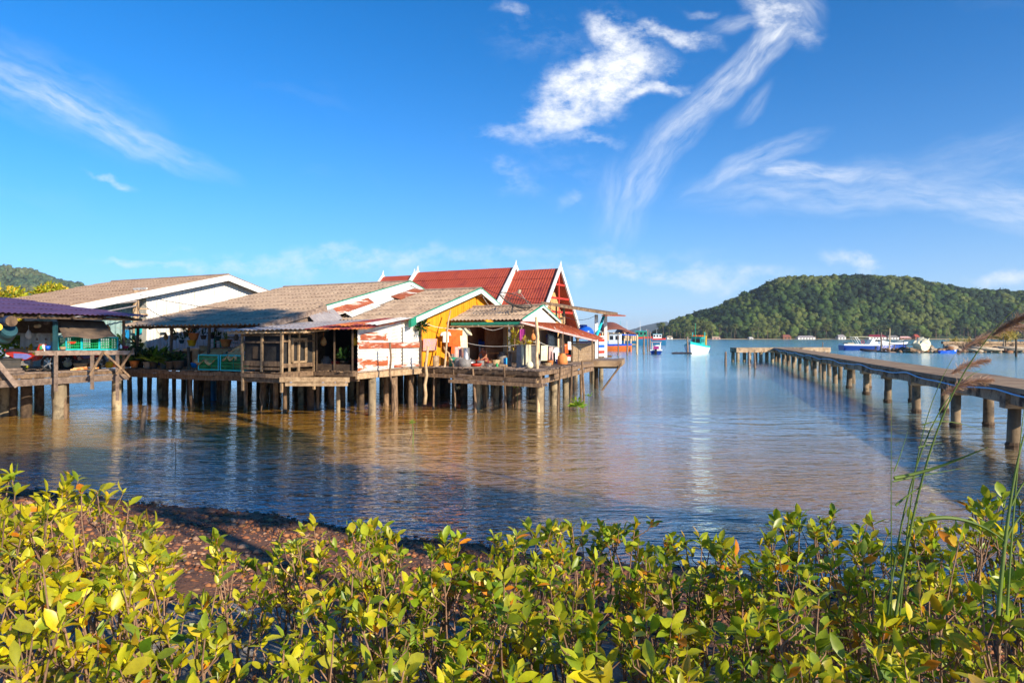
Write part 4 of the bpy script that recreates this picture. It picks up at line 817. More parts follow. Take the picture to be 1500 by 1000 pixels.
def rope_line(pts, label, r=.012, m='rope', cat='rope'):
    out = []
    for a, b in zip(pts[:-1], pts[1:]):
        a, b = Vector(a), Vector(b); sag = (b-a).length*.045
        out += [a.lerp(b, i/6) - ZV*sag*4*(i/6)*(1-i/6) for i in range(6)]
    out.append(Vector(pts[-1])); return tag(MB().tube(out, r, 5).build('rope', m), label, cat)
def pole(px0, py0, px1, py1, r, label, m='bamboo', d=None, d2=None, crook=.06, name='pole', cat='pole', base=None, group=None):
    """a pole from its foot (px1,py1) up to (px0,py0)"""
    d = d or H*1000/(py1-493); b = P(px1, py1, d); t = P(px0, py0, d2 or d)
    if base is not None: b.z = base
    elif abs(b.z) < .3: b = b + (b-t).normalized()*.9
    n = 6; pts = [b.lerp(t, i/n) + Vector((random.uniform(-1, 1)*crook, random.uniform(-1, 1)*crook, 0))*(0 < i < n) for i in range(n+1)]
    return tag(MB().tube(pts, [r*(1.1-.35*i/n) for i in range(n+1)], 7).build(name, m, smooth=True), label, cat, group)
# ---- poles standing in the water
pole(785, 464, 790, 603, .085, 'tall pale crooked pole rising past the front of the laundry deck', d=29.9)
pole(571, 501, 578, 607, .055, 'crooked dark stick standing before the rusty tin wall', 'old_timber', d=28.2, crook=.09)
pole(627, 507, 622, 592, .075, 'straight pale pole between the tin wall and the orange wall', d=30.2)
pole(660, 455, 648, 540, .05, 'thin pole leaning against the orange wall beside the orange shirt', d=31.0, d2=33, base=1.5)
pole(650, 508, 668, 537, .05, 'short bamboo leaning under the hanging shirts', d=31.2, d2=32.6, base=1.9)
pole(276, 508, 281, 592, .09, 'rough leaning post in front of the green crates and potted plants', 'old_timber', d=32.0)
pole(212, 594, 209, 633, .10, 'short eroded stump standing alone in the brown water at the left', 'old_timber', crook=.03, name='stump', cat='stump')
pole(94, 583, 96, 613, .10, 'short post leaning against the thick pile under the left deck', 'old_timber', crook=.02)
pole(382, 570, 383, 604, .035, 'thin twig standing in the water under the netted hut', 'old_timber')
pole(258, 641, 257, 686, .012, 'very thin dark stick in the water near the left shore', 'dark_timber', crook=.01, name='stick', cat='stick')
pole(311, 545, 311, 588, .22, 'blue painted pile under the plank walkway', 'hull_blue', crook=.0, d=35.5, name='pile', cat='pile')
for k, (a, b, c, d_) in enumerate(((708, 608, 711, 636), (695, 618, 699, 642), (562, 590, 558, 606), (604, 625, 600, 650))):
    pole(a, b, c, d_, .012, ['thin bent twig in the water right of the middle pile', 'thin twig at the foot of the reflection under the porch', 'small curled twig beside the front concrete pile', 'bare twig left of the leafy mangrove shoot'][k], 'old_timber', crook=.05, name='twig', cat='twig')
# ---- mooring posts out in the bay
gp = 'mooring posts among the boats'
for (px, y0, y1, r, m) in ((905.3, 490, 521, .12, 'grey_timber'), (919, 490, 520, .16, 'grey_timber'), (933, 490, 518, .2, 'bamboo'), (943, 491, 518.5, .2, 'grey_timber'), (948.7, 483, 515, .15, 'grey_timber'), (952, 486, 514, .2, 'grey_timber')):
    pole(px, y0, px, y1, r, {905.3: 'thin mooring post nearest the village, before the orange boat', 919: 'second mooring post from the village end', 933: 'pale bamboo mooring post left of the close pair', 943: 'dark footed mooring post in front of the blue trawler', 948.7: 'tallest mooring post beside the white speedboat', 952: 'mooring post touching the left side of the speedboat'}[px], m, crook=.05, name='mooring_post', cat='post', group=gp)
pole(1007, 493, 1007, 518, .2, 'mooring post just left of the teal and white fishing boat', 'grey_timber', name='mooring_post', cat='post')
pole(1063, 515, 1063, 536, .15, 'lone grey post in open water left of the jetty head', 'grey_timber', crook=.01, name='mooring_post', cat='post')
pole(1097, 515, 1097.5, 538, .13, 'left one of two thin posts in front of the jetty head', 'grey_timber', crook=.01, name='mooring_post', cat='post')
pole(1105, 517, 1106, 540, .13, 'right one of two thin posts in front of the jetty head', 'grey_timber', crook=.01, name='mooring_post', cat='post')
pole(1205, 501, 1205, 511, .15, 'short post in the water behind the jetty head', 'grey_timber', name='mooring_post', cat='post')
pole(1291, 487, 1291, 513.5, .2, 'thick post standing in front of the navy cruiser', 'grey_timber', crook=.02, name='mooring_post', cat='post')
pole(1303.5, 481, 1303, 513, .15, 'tallest post beside the bow of the navy cruiser', 'bamboo', crook=.05, name='mooring_post', cat='post')
pole(1323.5, 499, 1323.5, 514, .1, 'low thin post between the cruiser and the rubble spit', 'dark_timber', name='mooring_post', cat='post')
pole(1488.5, 496, 1488.5, 522, .18, 'dark post in the water in front of the rubble spit', 'dark_timber', crook=.0, name='mooring_post', cat='post')

# ---- potted plants
LEAFPAL = dict(dark=[(.015, .05, .015), (.03, .08, .02), (.05, .11, .02)], fresh=[(.10, .22, .02), (.16, .30, .03), (.24, .36, .04)], yellow=[(.45, .40, .02), (.60, .45, .03), (.30, .34, .02), (.55, .30, .02)])
def leaves_mesh(name, pos, dirs, L, Wd, tint, parent, m='leafy', fold=.25, droop=.25):
    """n leaves, each a 15 vertex folded blade"""
    n = len(pos); ts = np.array([0, .22, .5, .78, 1.0]); ws = np.array([.10, .62, 1.0, .72, .03])
    d = dirs/np.linalg.norm(dirs, axis=1, keepdims=True); rnd = RNG.normal(size=(n, 3)); rnd[:, 2] += 1.6
    sd = np.cross(d, rnd); sd /= np.linalg.norm(sd, axis=1, keepdims=True)+1e-9; nm = np.cross(sd, d)
    V_ = []; dv = droop*RNG.uniform(.1, 2.0, n); Wd = Wd*RNG.uniform(.75, 1.2, n)
    for t, w in zip(ts, ws):
        for s in (-1, 0, 1):
            V_.append(pos + d*(L*t)[:, None] + sd*(Wd*w*s*.5)[:, None] + nm*((abs(s)*Wd*w*fold*.5) - L*dv*t*t)[:, None])
    Vv = np.stack(V_, 1).reshape(-1, 3)
    q = []
    for r in range(4):
        for c in range(2): a = r*3+c; q.append((a, a+1, a+4, a+3))
    f = (np.array(q)[None] + (np.arange(n)*15)[:, None, None]).reshape(-1, 4)
    return np_mesh(name, Vv, f, [m], parent=parent, tint=np.repeat(tint, 15, axis=0), smooth=True)
def tints(pal, n, p=None): a = np.array(pal)[RNG.choice(len(pal), n, p=p)]; return a*RNG.uniform(.75, 1.2, (n, 1))
def pot_plant(p, r, hp, hl, m, pal, label, n=40, hang=0, spiky=False, group=None):
    root = thing('hanging_pot' if hang else 'potted_plant', p, label, 'potted plant', group); p = Vector(p)
    MB().lathe(p, [(r*.55, 0), (r*.7, hp*.15), (r, hp), (r*1.1, hp), (r*1.08, hp*1.06), (r*.9, hp*1.06), (r*.85, hp*.9)], 12).build('pot', m, root, smooth=True)
    if hang:
        mb = MB()
        for a in (0, 2.1, 4.2): mb.tube([p+Vector((math.cos(a)*r, math.sin(a)*r, hp)), p+ZV*(hp+hang)], .012, 4)
        mb.build('hanger', 'rope', root)
    th = RNG.uniform(0, 6.283, n); el = RNG.uniform(.3, 1.4, n); dr = np.stack([np.cos(th)*np.cos(el), np.sin(th)*np.cos(el), np.sin(el)], 1)
    if spiky: pos = np.tile(np.array(p)+[0, 0, hp], (n, 1)); L = RNG.uniform(.6, 1.1, n)*hl; w = L*.13
    else: pos = np.array(p)+[0, 0, hp] + dr*RNG.uniform(0, .75, (n, 1))*hl; L = RNG.uniform(.3, .6, n)*hl; w = L*.5
    leaves_mesh('foliage', pos, dr, L, w, tints(LEAFPAL[pal], n), root, droop=.45 if spiky else .2)
    return root
spots = [  # px, height over deck, radius, pot, palette, leaf height, spiky, label
    (187, .2, 'dark_pot', 'dark', .8, 0, 'tall dark leafed plant in a black pot at the left end of the walkway'),
    (197, .22, 'terracotta', 'dark', .9, 0, 'bushy dark plant in a clay pot beside the red bench'),
    (206, .17, 'dark_pot', 'dark', .55, 1, 'small grassy plant in a black pot left of the fern'),
    (216, .2, 'grey_pot', 'dark', .75, 0, 'dark shrub in a grey pot behind the fern'),
    (226, .2, 'dark_pot', 'fresh', 1.05, 1, 'large arching green fern at the edge of the walkway'),
    (240, .2, 'grey_pot', 'dark', .6, 0, 'round dark plant in a grey pot right of the fern'),
    (250, .24, 'dark_pot', 'dark', .5, 0, 'low dark plant in a wide black tub'),
    (262, .26, 'dark_pot', 'dark', .45, 0, 'dark plant in the black tub nearest the leaning post')]
for px, r, m, pal, hl, sp, lb in spots:
    p = onV(-.85+random.uniform(-.1, .35), px, 1.78); pot_plant(p, r, r*1.5, hl, m, pal, lb, n=60, spiky=sp)
for px, z0, r, m, pal, lb in ((200, .75, .16, 'grey_pot', 'dark', 'dark plant on a stand by the turquoise cloth'), (178, .9, .2, 'dark_pot', 'dark', 'dark plant on the red bench under the blue cloth')):
    pot_plant(onV(.4, px, 1.78+z0), r, .25, .5, m, pal, lb, n=50)
for px, py, r, m, lb in ((255, 494, .17, 'grey_pot', 'small grey pot hanging at the left of the row under the eave'), (266, 499, .13, 'teal_drum', 'small teal pot hanging low beside the clay pots'), (274, 489, .18, 'dark_pot', 'dark pot hanging in the middle of the porch'),
                     (284, 494, .25, 'terracotta', 'wide orange clay pot hanging above the crates'), (281, 503, .22, 'yellow_plastic', 'ochre pot hanging lowest above the crates'), (279, 482, .14, 'terracotta', 'small reddish clay pot hanging highest'), (298, 493, .15, 'dark_pot', 'small round dark pot hanging against the white louvres'),
                     (319, 495, .16, 'teal_drum', 'turquoise bowl pot hanging left of the orange pot'), (331, 504, .26, 'terracotta', 'orange clay pot with a spiky plant hanging over the green crates')):
    p = onV(.2, px, 0); p.z = zat(p, py+4); pot_plant(p, r, r*1.3, .35, m, 'dark' if px < 320 else 'fresh', lb, n=26, hang=max(.25, 3.95-p.z-r*1.3), spiky=px > 320)
# hanging orchid on the orange wall, yellow plants by the laundry
def bush(p, r, pal, label, n=120, name='hanging_plant', cat='plant', L=.3, flat=1.0):
    root = thing(name, p, label, cat); dr = RNG.normal(size=(n, 3)); dr /= np.linalg.norm(dr, axis=1, keepdims=True)
    pos = np.array(p) + dr*RNG.uniform(.2, 1, (n, 1))*[r, r, r*flat]; leaves_mesh('foliage', pos, dr+[0, 0, .5], RNG.uniform(.6, 1.2, n)*L, RNG.uniform(.2, .35, n)*L, tints(LEAFPAL[pal], n), root)
    MB().tube([Vector(p)-ZV*r*flat, Vector(p), Vector(p)+ZV*r*1.1], .02, 5).build('stem', 'shrub_stem', root); return root
bush(onU(.35, 617, 3.78), .26, 'dark', 'clump of orchids hanging at the left corner of the orange wall', L=.25)
p = onU(.4, 618, 3.78)
bush(onV(6.2, 754, 3.2), .26, 'yellow', 'yellow flowering plant hung on the porch corner post', n=90, L=.2, flat=1.5)
bush(onV(5.6, 770, 3.05), .2, 'yellow', 'small yellow leafed plant above the grey panel', n=60, L=.2)
for px, py, y1, r, lb in ((757, 561, 600, .34, 'green mangrove shoot sprouting under the laundry deck'), (845, 590, 600, .42, 'bright green mangrove sprig standing in the water right of the deck'), (862, 578, 590, .16, 'tiny mangrove sprig farther out in the water'), (604, 617, 650, .13, 'slim mangrove sapling in the water below the tin wall'), (547, 601, 607, .07, 'tiny green shoot at the foot of the front concrete pile')):
    d = H*1000/(y1-493) if y1 > py+20 else 30.5
    p = P(px, py, min(d, 31)); root = thing('mangrove_shoot', (p.x, p.y, 0), lb, 'plant')
    MB().tube([(p.x, p.y, -.5), (p.x+.03, p.y, p.z*.5), (p.x, p.y, p.z)], [.02, .016, .008], 5).build('stem', 'reed', root)
    n = int(60*r/.3)+10; dr = RNG.normal(size=(n, 3)); dr[:, 2] = np.abs(dr[:, 2])*.8; leaves_mesh('foliage', np.array(p)+dr*RNG.uniform(.1, .6, (n, 1))*r*.6+[0, 0, -r*.4], dr, np.full(n, r*.6), np.full(n, r*.2), tints([(.24, .42, .03), (.36, .46, .04), (.16, .34, .03)], n), root)

# ---- the left shed's contents
tb = thing('table', onU(-9.95, 110, 1.9), 'long narrow plank shelf on posts built out over the water', 'table')
a, b = onU(-9.95, 46, 0), onU(-9.9, 191, 0); a.z = zat(a, 515); b.z = zat(b, 514.5)
mb = MB(); mb.beam(a, b, .5, .07); mb.beam(a+RV*.24-ZV*.08, b+RV*.24-ZV*.08, .05, .12); mb.build('tabletop', 'grey_timber', tb)
for px in (82, 135, 172):
    p = onU(-9.72, px, 0); MB().beam((p.x, p.y, 1.15 if px < 170 else .6), (p.x, p.y, 2.72), .1, .1).build('leg', 'grey_timber', tb)
for (x0, y0, x1, y1) in ((152, 514, 131, 550), (151, 515, 178, 540), (196, 510, 170, 548), (178, 540, 190, 552)):
    p, q = onU(-9.6, x0, 0), onU(-9.6, x1, 0); p.z, q.z = zat(p, y0), zat(q, y1); MB().beam(p, q, .05, .08).build('brace', 'old_timber', tb)
p, q = onU(-9.9, -6, 0), onU(-9.7, 25, 0); p.z, q.z = zat(p, 528), zat(q, 566); tag(MB().beam(p, q, .06, .17).build('plank', 'grey_timber'), 'loose plank leaning against the front of the left deck', 'plank')
def crate(p0, p1, z0, z1, dep, label, slat='green_plastic', frame='cyan_plastic', name='crate', group=None):
    p0, p1 = Vector(p0), Vector(p1); root = thing(name, ((p0.x+p1.x)/2, (p0.y+p1.y)/2, z0), label, 'crate', group); e = (p1-p0); e.z = 0; ln = e.length; e.normalize(); nn = e.cross(ZV).normalized()*-dep
    cs = [p0, p1, p1+nn, p0+nn]; mb = MB()
    for i in range(4):
        a, b = cs[i], cs[(i+1) % 4]
        for z in (z0+.02, z1-.02): mb.beam((a.x, a.y, z), (b.x, b.y, z), .04, .045)
        mb.beam((a.x, a.y, z0), (a.x, a.y, z1), .045)
    mb.build('frame', frame, root); mb = MB()
    for i in range(4):
        a, b = cs[i], cs[(i+1) % 4]; k = max(3, int((b-a).length/.07))
        for s in range(k): q = a.lerp(b, (s+.5)/k); mb.beam((q.x, q.y, z0), (q.x, q.y, z1), .028, .012)
        for z in np.linspace(z0+.05, z1-.05, 5): mb.beam((a.x, a.y, z), (b.x, b.y, z), .02, .025)
    mb.prism([(c.x, c.y, z0+.01) for c in cs], (0, 0, .02)); mb.build('mesh_side', slat, root); return root
for i, (x0, x1) in enumerate(((97, 119), (120, 145), (146, 172))):
    p, q = onU(-9.95, x0, 0), onU(-9.95, x1, 0); zz = zat(p, 513.5)+.02
    crate(p, q, zz, zz+.55, .5, ['green mesh crate at the left end of the shelf with red things inside', 'green mesh crate in the middle of the shelf', 'green mesh crate at the right end of the shelf'][i])
    if i == 0: c = (p+q)/2; tag(MB().box((c.x-.15, c.y, zz+.3), (.35, .3, .08)).build('tray', 'red_paint'), 'red tray lying in the left green crate', 'tray')
tp = [onU(-10.5, 83, 0), onU(-10.5, 152, 0), onU(-9.6, 172, 0), onU(-9.6, 93, 0)]; zs = [zat(tp[0], 467), zat(tp[1], 470), zat(tp[2], 494), zat(tp[3], 494)]
for p, z in zip(tp, zs): p.z = z
mb = MB(); mb.grid(lambda i, j: (tp[0].lerp(tp[1], i)).lerp(tp[3].lerp(tp[2], i), j) + Vector((0, 0, .05*math.sin(i*9)*j-.08*math.sin(j*3.1))), 16, 8, thick=(0, 0, -.02)); tag(mb.build('tarp', 'sack_cloth', smooth=True), 'sooty brown tarp sloping down over the green crates', 'tarp')
def drum(c, axis, L, r, mats, label, name='barrel'):
    root = thing(name, c, label, 'barrel'); axis = Vector(axis).normalized()
    MB().lathe(Vector(c)-axis*L/2, [(r*.8, 0), (r*.95, L*.04), (r, L*.1), (r*1.03, L*.33), (r, L*.36), (r, L*.64), (r*1.03, L*.67), (r, L*.9), (r*.93, L*.97)], 18, axis=axis).build('body', mats[0], root, smooth=True)
    MB().lathe(Vector(c)+axis*L*.46, [(r*.98, 0), (r*.95, L*.05), (r*.75, L*.055), (r*.7, L*.035), (.01, L*.035)], 18, axis=axis).build('lid', mats[1], root); return root
p = P(10, 470.5, 24.8); drum(p, RV+Vector((0, -.15, 0)), .85, .20, ('blue_drum', 'old_timber'), 'blue barrel with a cream end slung under the purple roof')
p = P(9, 489, 25.0); drum(p, RV*.6+Vector((0, -.1, .35)), .66, .28, ('teal_drum', 'teal_drum'), 'dark teal drum hung below the blue barrel')
p = P(-3, 479, 24.3); drum(p, RV+Vector((0, -.6, 0)), .4, .13, ('yellow_plastic', 'yellow_plastic'), 'yellow container wedged between the two barrels')
lab = ['white school shirt with navy trim at the left of the shed line', 'second white shirt with navy trim on the shed line', 'plain white cloth on the shed line behind the motorbike', 'pale cloth at the right end of the shed line']
for i, px in enumerate((37, 50, 63, 74)):
    p = onU(-13.2, px, 0); p.z = zat(p, 480); garment('shirt' if i < 2 else 'towel', p, GV, .62, [.85, .8, .75, .6][i], 'white_cloth' if i != 3 else 'cream_cloth', lab[i])
rope_line([onU(-13.2, -20, 3.95), onU(-13.2, 50, 3.75), onU(-13.2, 120, 3.9)], 'clothes line strung inside the purple roofed shed')
p = onU(-12.4, 40, 0); p.z = 2.5; bush(p, .35, 'yellow', 'yellow green plant glimpsed behind the motorbike', n=90, name='shrub')
tag(MB().lathe(onU(-12.4, 17, 1.93), [(.2, 0), (.22, .1), (.22, .7), (.16, .8), (.08, .86), (.08, .95)], 14).build('jerrycan', 'white_paint'), 'tall white plastic container behind the rear of the motorbike', 'container')
tag(MB().vbox(onU(-11.6, -1, 2.2), (1.2, .9, .45)).vbox(onU(-11.6, -1, 2.44), (1.3, 1.0, .04)).build('box', 'dark_pot'), 'dark flat topped box at the far left of the deck', 'box')
tag(MB().beam(onU(-10.35, -10, 1.96), onU(-10.35, 33, 1.96), .3, .09).beam(onU(-10.5, -10, 2.06), onU(-10.45, 30, 2.06), .3, .08).build('plank_stack', 'grey_timber'), 'short stack of grey planks on the edge of the left deck', 'planks')
# motorbike, built pointing along +x
def motorbike(label, loc, rz, s=1):
    r = thing('motorbike', (0, 0, 0), label, 'motorbike')
    for x in (-.6, .62):
        w = MB(); n = 20
        w.grid(lambda i, j: Vector((x + math.cos(i*2*math.pi)*(.245+.045*math.cos(j*2*math.pi)), .05*math.sin(j*2*math.pi), .29+math.sin(i*2*math.pi)*(.245+.045*math.cos(j*2*math.pi)))), n, 8); wh = w.build('wheel', 'tyre', r, smooth=True)
        w = MB(); w.tube([(x, -.04, .29), (x, .04, .29)], .05, 10)
        for k in range(5):
            a = k*1.2566; w.beam((x, 0, .29), (x+.21*math.cos(a), 0, .29+.21*math.sin(a)), .03, .04)
        w.tube([(x+.215*math.cos(a), 0, .29+.215*math.sin(a)) for a in np.linspace(0, 6.283, 17)], .014, 5, cap=False); rim = w.build('rim', 'steel', wh)
    b = MB()
    b.prism([(-.75, -.1, .62), (-.35, -.12, .42), (0, -.12, .40), (.12, -.1, .55), (-.05, -.1, .68), (-.55, -.1, .72), (-.86, -.06, .80)], (0, .2, 0)); b.build('body', 'bike_red', r)
    MB().prism([(-.5, -.125, .50), (-.1, -.125, .44), (.1, -.125, .56), (-.05, -.125, .64), (-.5, -.125, .66)], (0, .25, 0)).build('side_panel', 'bike_violet', r)
    MB().prism([(.12, -.17, .38), (.30, -.19, .45), (.42, -.15, .80), (.40, -.10, .98), (.33, -.10, .98), (.22, -.15, .6)], (0, .34, 0)).build('leg_shield', 'bike_red', r)
    MB().prism([(.42, -.05, .58), (.58, -.05, .63), (.80, -.05, .56), (.86, -.05, .46), (.78, -.05, .52), (.6, -.05, .57)], (0, .1, 0)).build('mudguard', 'bike_red', r)
    MB().grid(lambda i, j: Vector((-.78+.78*i, -.12+.24*j, .72+.05*math.sin(i*3.1)+.04*math.sin(j*3.14)+.05*(1-i))), 8, 4, thick=(0, 0, -.07)).build('seat', 'vinyl_black', r)
    b = MB(); b.tube([(.40, 0, .95), (.62, 0, .29)], .03, 7); b.tube([(.36, -.32, 1.04), (.38, -.1, 1.0), (.38, .1, 1.0), (.36, .32, 1.04)], .016, 6); b.build('fork', 'steel', r)
    b = MB(); b.tube([(.35, -.34, 1.04), (.37, -.2, 1.03)], .024, 6); b.tube([(.35, .34, 1.04), (.37, .2, 1.03)], .024, 6); b.build('grip', 'vinyl_black', r)
    MB().lathe((.42, 0, .88), [(.02, -.06), (.09, -.02), (.10, .03), (.02, .06)], 10, axis=Vector((1, 0, .2)).normalized()).build('headlight', 'white_paint', r)
    b = MB(); b.box((-.12, 0, .33), (.3, .2, .2)); b.tube([(.0, -.13, .25), (-.4, -.16, .25), (-.85, -.17, .34)], [.025, .04, .05], 8); b.build('engine', 'grey_pot', r)
    for y in (-.28, .28): MB().lathe((.36, y, 1.16), [(.001, -.015), (.05, -.01), (.05, .01), (.001, .015)], 8, axis=Vector((1, 0, 0))).build('mirror', 'vinyl_black', r)
    r.location = loc; r.rotation_euler = (0, 0, rz); r.scale = (s, s, s); return r
gang = math.atan2(GY, GX)
mid = P(45, 0, 27.0); mid.z = 1.92; mid2 = P(122, 0, 29.2); mid2.z = 1.92
motorbike('red and violet motorbike parked on the left deck beside the shelf', mid, .12, 1.1)
motorbike('second motorbike parked farther back behind the shelf legs', mid2, 3.3, 1.0)
def bicycle(label, loc, rz):
    r = thing('bicycle', (0, 0, 0), label, 'bicycle')
    for x in (-.52, .52):
        w = MB(); w.tube([(x+.31*math.cos(a), 0, .33+.31*math.sin(a)) for a in np.linspace(0, 6.283, 25)], .02, 6, cap=False); wh = w.build('wheel', 'tyre', r)
        w = MB(); [w.beam((x, 0, .33), (x+.3*math.cos(a), 0, .33+.3*math.sin(a)), .006) for a in np.linspace(0, 6.283, 15)[:-1]]; w.build('spokes', 'steel', wh)
    MB().tube([(-.52, 0, .33), (-.05, 0, .30), (.38, 0, .78), (-.18, 0, .74), (-.05, 0, .30)], .018, 6).tube([(-.52, 0, .33), (-.18, 0, .74), (-.2, 0, .86)], .016, 6).tube([(.38, 0, .78), (.52, 0, .33)], .016, 6).build('frame', 'bike_red', r)
    MB().tube([(.36, 0, .78), (.36, 0, .96), (.28, .25, 1.0)], .014, 6).tube([(.36, 0, .96), (.28, -.25, 1.0)], .014, 6).build('handlebar', 'steel', r)
    MB().box((-.2, 0, .89), (.24, .13, .05)).build('saddle', 'vinyl_black', r); r.location = loc; r.rotation_euler = (0, 0, rz); return r
bicycle('old bicycle leaning behind the right end of the shelf', onU(-11.4, 137, 1.92), gang+.15)
# red bench, cloths and tub on the middle walkway
b = thing('bench', onV(.3, 180, 1.78), 'dark red bench with turquoise edge at the left end of the walkway', 'bench'); c = onV(.3, 181, 2.5)
MB().vbox(c, (1.6, .7, .1)).build('seat', 'bike_red', b); MB().vbox(c-ZV*.07-GV*.34, (1.6, .04, .05)).build('edge', 'cyan_plastic', b)
for sx in (-.7, .7):
    for sy in (-.3, .3): MB().vbox(c+RV*sx+GV*sy-ZV*.4, (.07, .07, .7)).build('leg', 'old_timber', b)
p = onV(1.0, 184, 0); p.z = zat(p, 483); garment('cloth', p, RV, .6, .5, 'sky_blue_cloth', 'bright blue cloth hanging beside the shed')
p = onV(1.0, 203, 0); p.z = zat(p, 479); garment('cloth', p, RV, .6, .42, 'teal_cloth', 'turquoise cloth hanging right of the blue one')
rope_line([onV(1.0, 172, 3.78), onV(1.0, 225, 3.8)], 'short line carrying the blue and turquoise cloths')
mb = MB(); c = onV(.9, 232, 1.8); mb.grid(lambda i, j: Vector(c)+RV*(i-.5)*1.0+GV*(j-.5)*.7+ZV*(.5+.22*math.sin(i*3.1)*math.sin(j*3.1)+.08*mnoise.noise(Vector((i*6, j*6, 1)))), 14, 10, thick=(0, 0, -.45)); tag(mb.build('covered_heap', 'blue_plastic', smooth=True), 'heap covered with a blue plastic sheet among the plants', 'heap')
for i, (x0, x1) in enumerate(((291, 320), (323, 354))):
    p, q = onV(-1.05, x0, 0), onV(-1.05, x1, 0); crate(p, q, 1.80, 2.5, .7, ['green mesh crate on the walkway right of the leaning post', 'green mesh crate against the side of the netted hut'][i])
for i, (x0, x1, y0, y1) in enumerate(((283, 313, 521, 536), (325, 345, 515, 530))):
    p, q = onV(-1.15, x0, 0), onV(-1.15, x1, 0); c = (p+q)/2; ztop = zat(c, y0); w = (q-p).length
    mb = MB(); mb.grid(lambda i_, j: p.lerp(q, i_)*1.0 + GV*(1.1*(1-j)) + Vector((0, 0, -p.lerp(q, i_).z + ztop + .35*(1-j) - j*j*(.18+.22*abs(math.sin(i_*6.2+i))))), 12, 6, thick=(0, 0, -.015)); tag(mb.build('cloth', 'check_cloth', smooth=True), ['tan patterned cloth with zigzag hem over the left green crate', 'tan patterned cloth draped over the right green crate'][i], 'cloth')
mb = MB(); 
for s in (0, 1, 2): p = onV(1.6, 314+s*9, 0); mb.box((p.x, p.y, 3.0), (.06, .06, 1.1))
p, q = onV(1.6, 312, 2.6), onV(1.6, 345, 2.6)
for z in (2.5, 3.0, 3.5): mb.beam(Vector((p.x, p.y, z)), Vector((q.x, q.y, z)), .35, .03)
tag(mb.build('shelf_rack', 'green_paint'), 'green painted shelf rack in the shade under the long roof', 'shelf')
# things behind the black netting
tag(MB().grid(lambda i, j: V(-1.8+1.6*i, .6+.3*j, 2.3+.5*(2*i-1)**2-.1*j), 12, 4, thick=(0, 0, -.03)).build('hammock', 'maroon_cloth'), 'dark red hammock slung in the shade behind the black netting', 'hammock')
for px, z, lb in ((505, 2.3, 'plant with red leaves inside the dark netted bay'),): pot_plant(onV(.3, px, DZ), .22, .35, .6, 'dark_pot', 'dark', lb, n=50)
tag(MB().lathe(V(-.4, .6, 3.0), [(.02, 0), (.16, .05), (.2, .16), (.12, .26), (.02, .28)], 12).build('lantern', 'cream_plastic'), 'pale round lamp hanging in the dark netted bay', 'lamp')

# ---- laundry and utensils by the orange wall
p = onU(.75, 666, 0); p.z = zat(p, 482.5); garment('shirt', p, GV*.8+RV*.55, .92, .82, 'orange_cloth', 'bright orange shirt drying in front of the orange wall')
p = onU(.55, 671, 0); p.z = zat(p, 482.5); garment('shirt', p, GV*.8+RV*.6, .7, .85, 'red_cloth', 'red shirt half hidden behind the orange shirt')
p = onU(1.0, 678, 0); p.z = zat(p, 480.5); garment('shirt', p, GV*.7+RV*.7, .75, .98, 'cream_cloth', 'cream shirt hanging right of the orange shirt')
p = onU(.5, 653, 0); p.z = zat(p, 486); garment('shirt', p, GV*.7+RV*.7, .45, .5, 'white_cloth', 'small white shirt hanging left of the orange shirt')
p = onU(1.1, 664, 0); p.z = zat(p, 507); garment('towel', p, GV, .3, .35, 'orange_cloth', 'short orange cloth under the orange shirt')
p = onU(1.15, 671, 0); p.z = zat(p, 508); garment('towel', p, GV+RV, .4, .5, 'pink_cloth', 'pinkish towel below the cream shirt')
p = onU(.16, 630, 0); p.z = zat(p, 496); q = garment('cloth', p, GV, 1.15, .56, 'violet_cloth', 'faded violet and orange cloth pinned to the orange wall')
rope_line([onU(.2, 622, 3.95), onU(.5, 650, 3.72), onU(1.0, 684, 3.72), onV(6.5, 692, 3.85)], 'washing line in front of the orange wall')
rope_line([onV(5.6, 684, 3.0), onV(5.4, 760, 2.95)], 'white cord stretched across the open porch')
rope_line([onV(6.4, 700, 3.86), onV(6.4, 722, 3.6), onV(6.4, 745, 3.86)], 'slack cord drooping under the porch eave')
rope_line([V(.55, 9.3, 5.4), V(.5, 10.2, 4.9), V(.6, 11, 4.6)], 'loose cable below the peak of the orange gable')
tag(MB().lathe(onU(.75, 638.5, DZ), [(.16, 0), (.15, .1), (.15, .5), (.13, .52)], 10).build('stump', 'pale_timber'), 'short pale log standing by the foot of the orange wall', 'log')
def pot(px, u, r, hh, m, label, lid=False, name='cooking_pot', cat='pot', z=DZ+.02, bowl=False):
    p = onU(u, px, z); root = thing(name, p, label, cat)
    prof = [(r*.5, 0), (r*.8, hh*.3), (r, hh), (r*1.05, hh), (r*.95, hh*.97), (r*.4, hh*.2)] if bowl else [(r*.9, 0), (r, hh*.08), (r, hh), (r*1.05, hh*1.01), (r*.93, hh), (r*.9, hh*.2)]
    MB().lathe(p, prof, 14).build('body', m, root, smooth=True)
    if lid: MB().lathe(p+ZV*hh, [(r, .01), (r*.6, .05), (.03, .07), (.04, .11), (.01, .12)], 12).build('lid', m, root)
    return root
pot(682, 1.5, .2, .85, 'steel', 'tall grey metal cylinder beside the drying shirts', name='gas_cylinder', cat='cylinder')
pot(665, 1.35, .24, .42, 'green_paint', 'round green bag on the deck under the orange shirt', name='bag', cat='bag')
pot(674, 1.9, .26, .36, 'grey_pot', 'dented grey pot left of the pile of pans', True)
pot(681, 2.3, .28, .34, 'grey_pot', 'wide dark pot nearest the edge of the porch deck')
pot(690, 1.9, .30, .12, 'steel', 'shallow shiny pan tilted among the pots', bowl=True)
pot(689, 2.2, .24, .26, 'steel', 'small steel pot right of the dark pot', True)
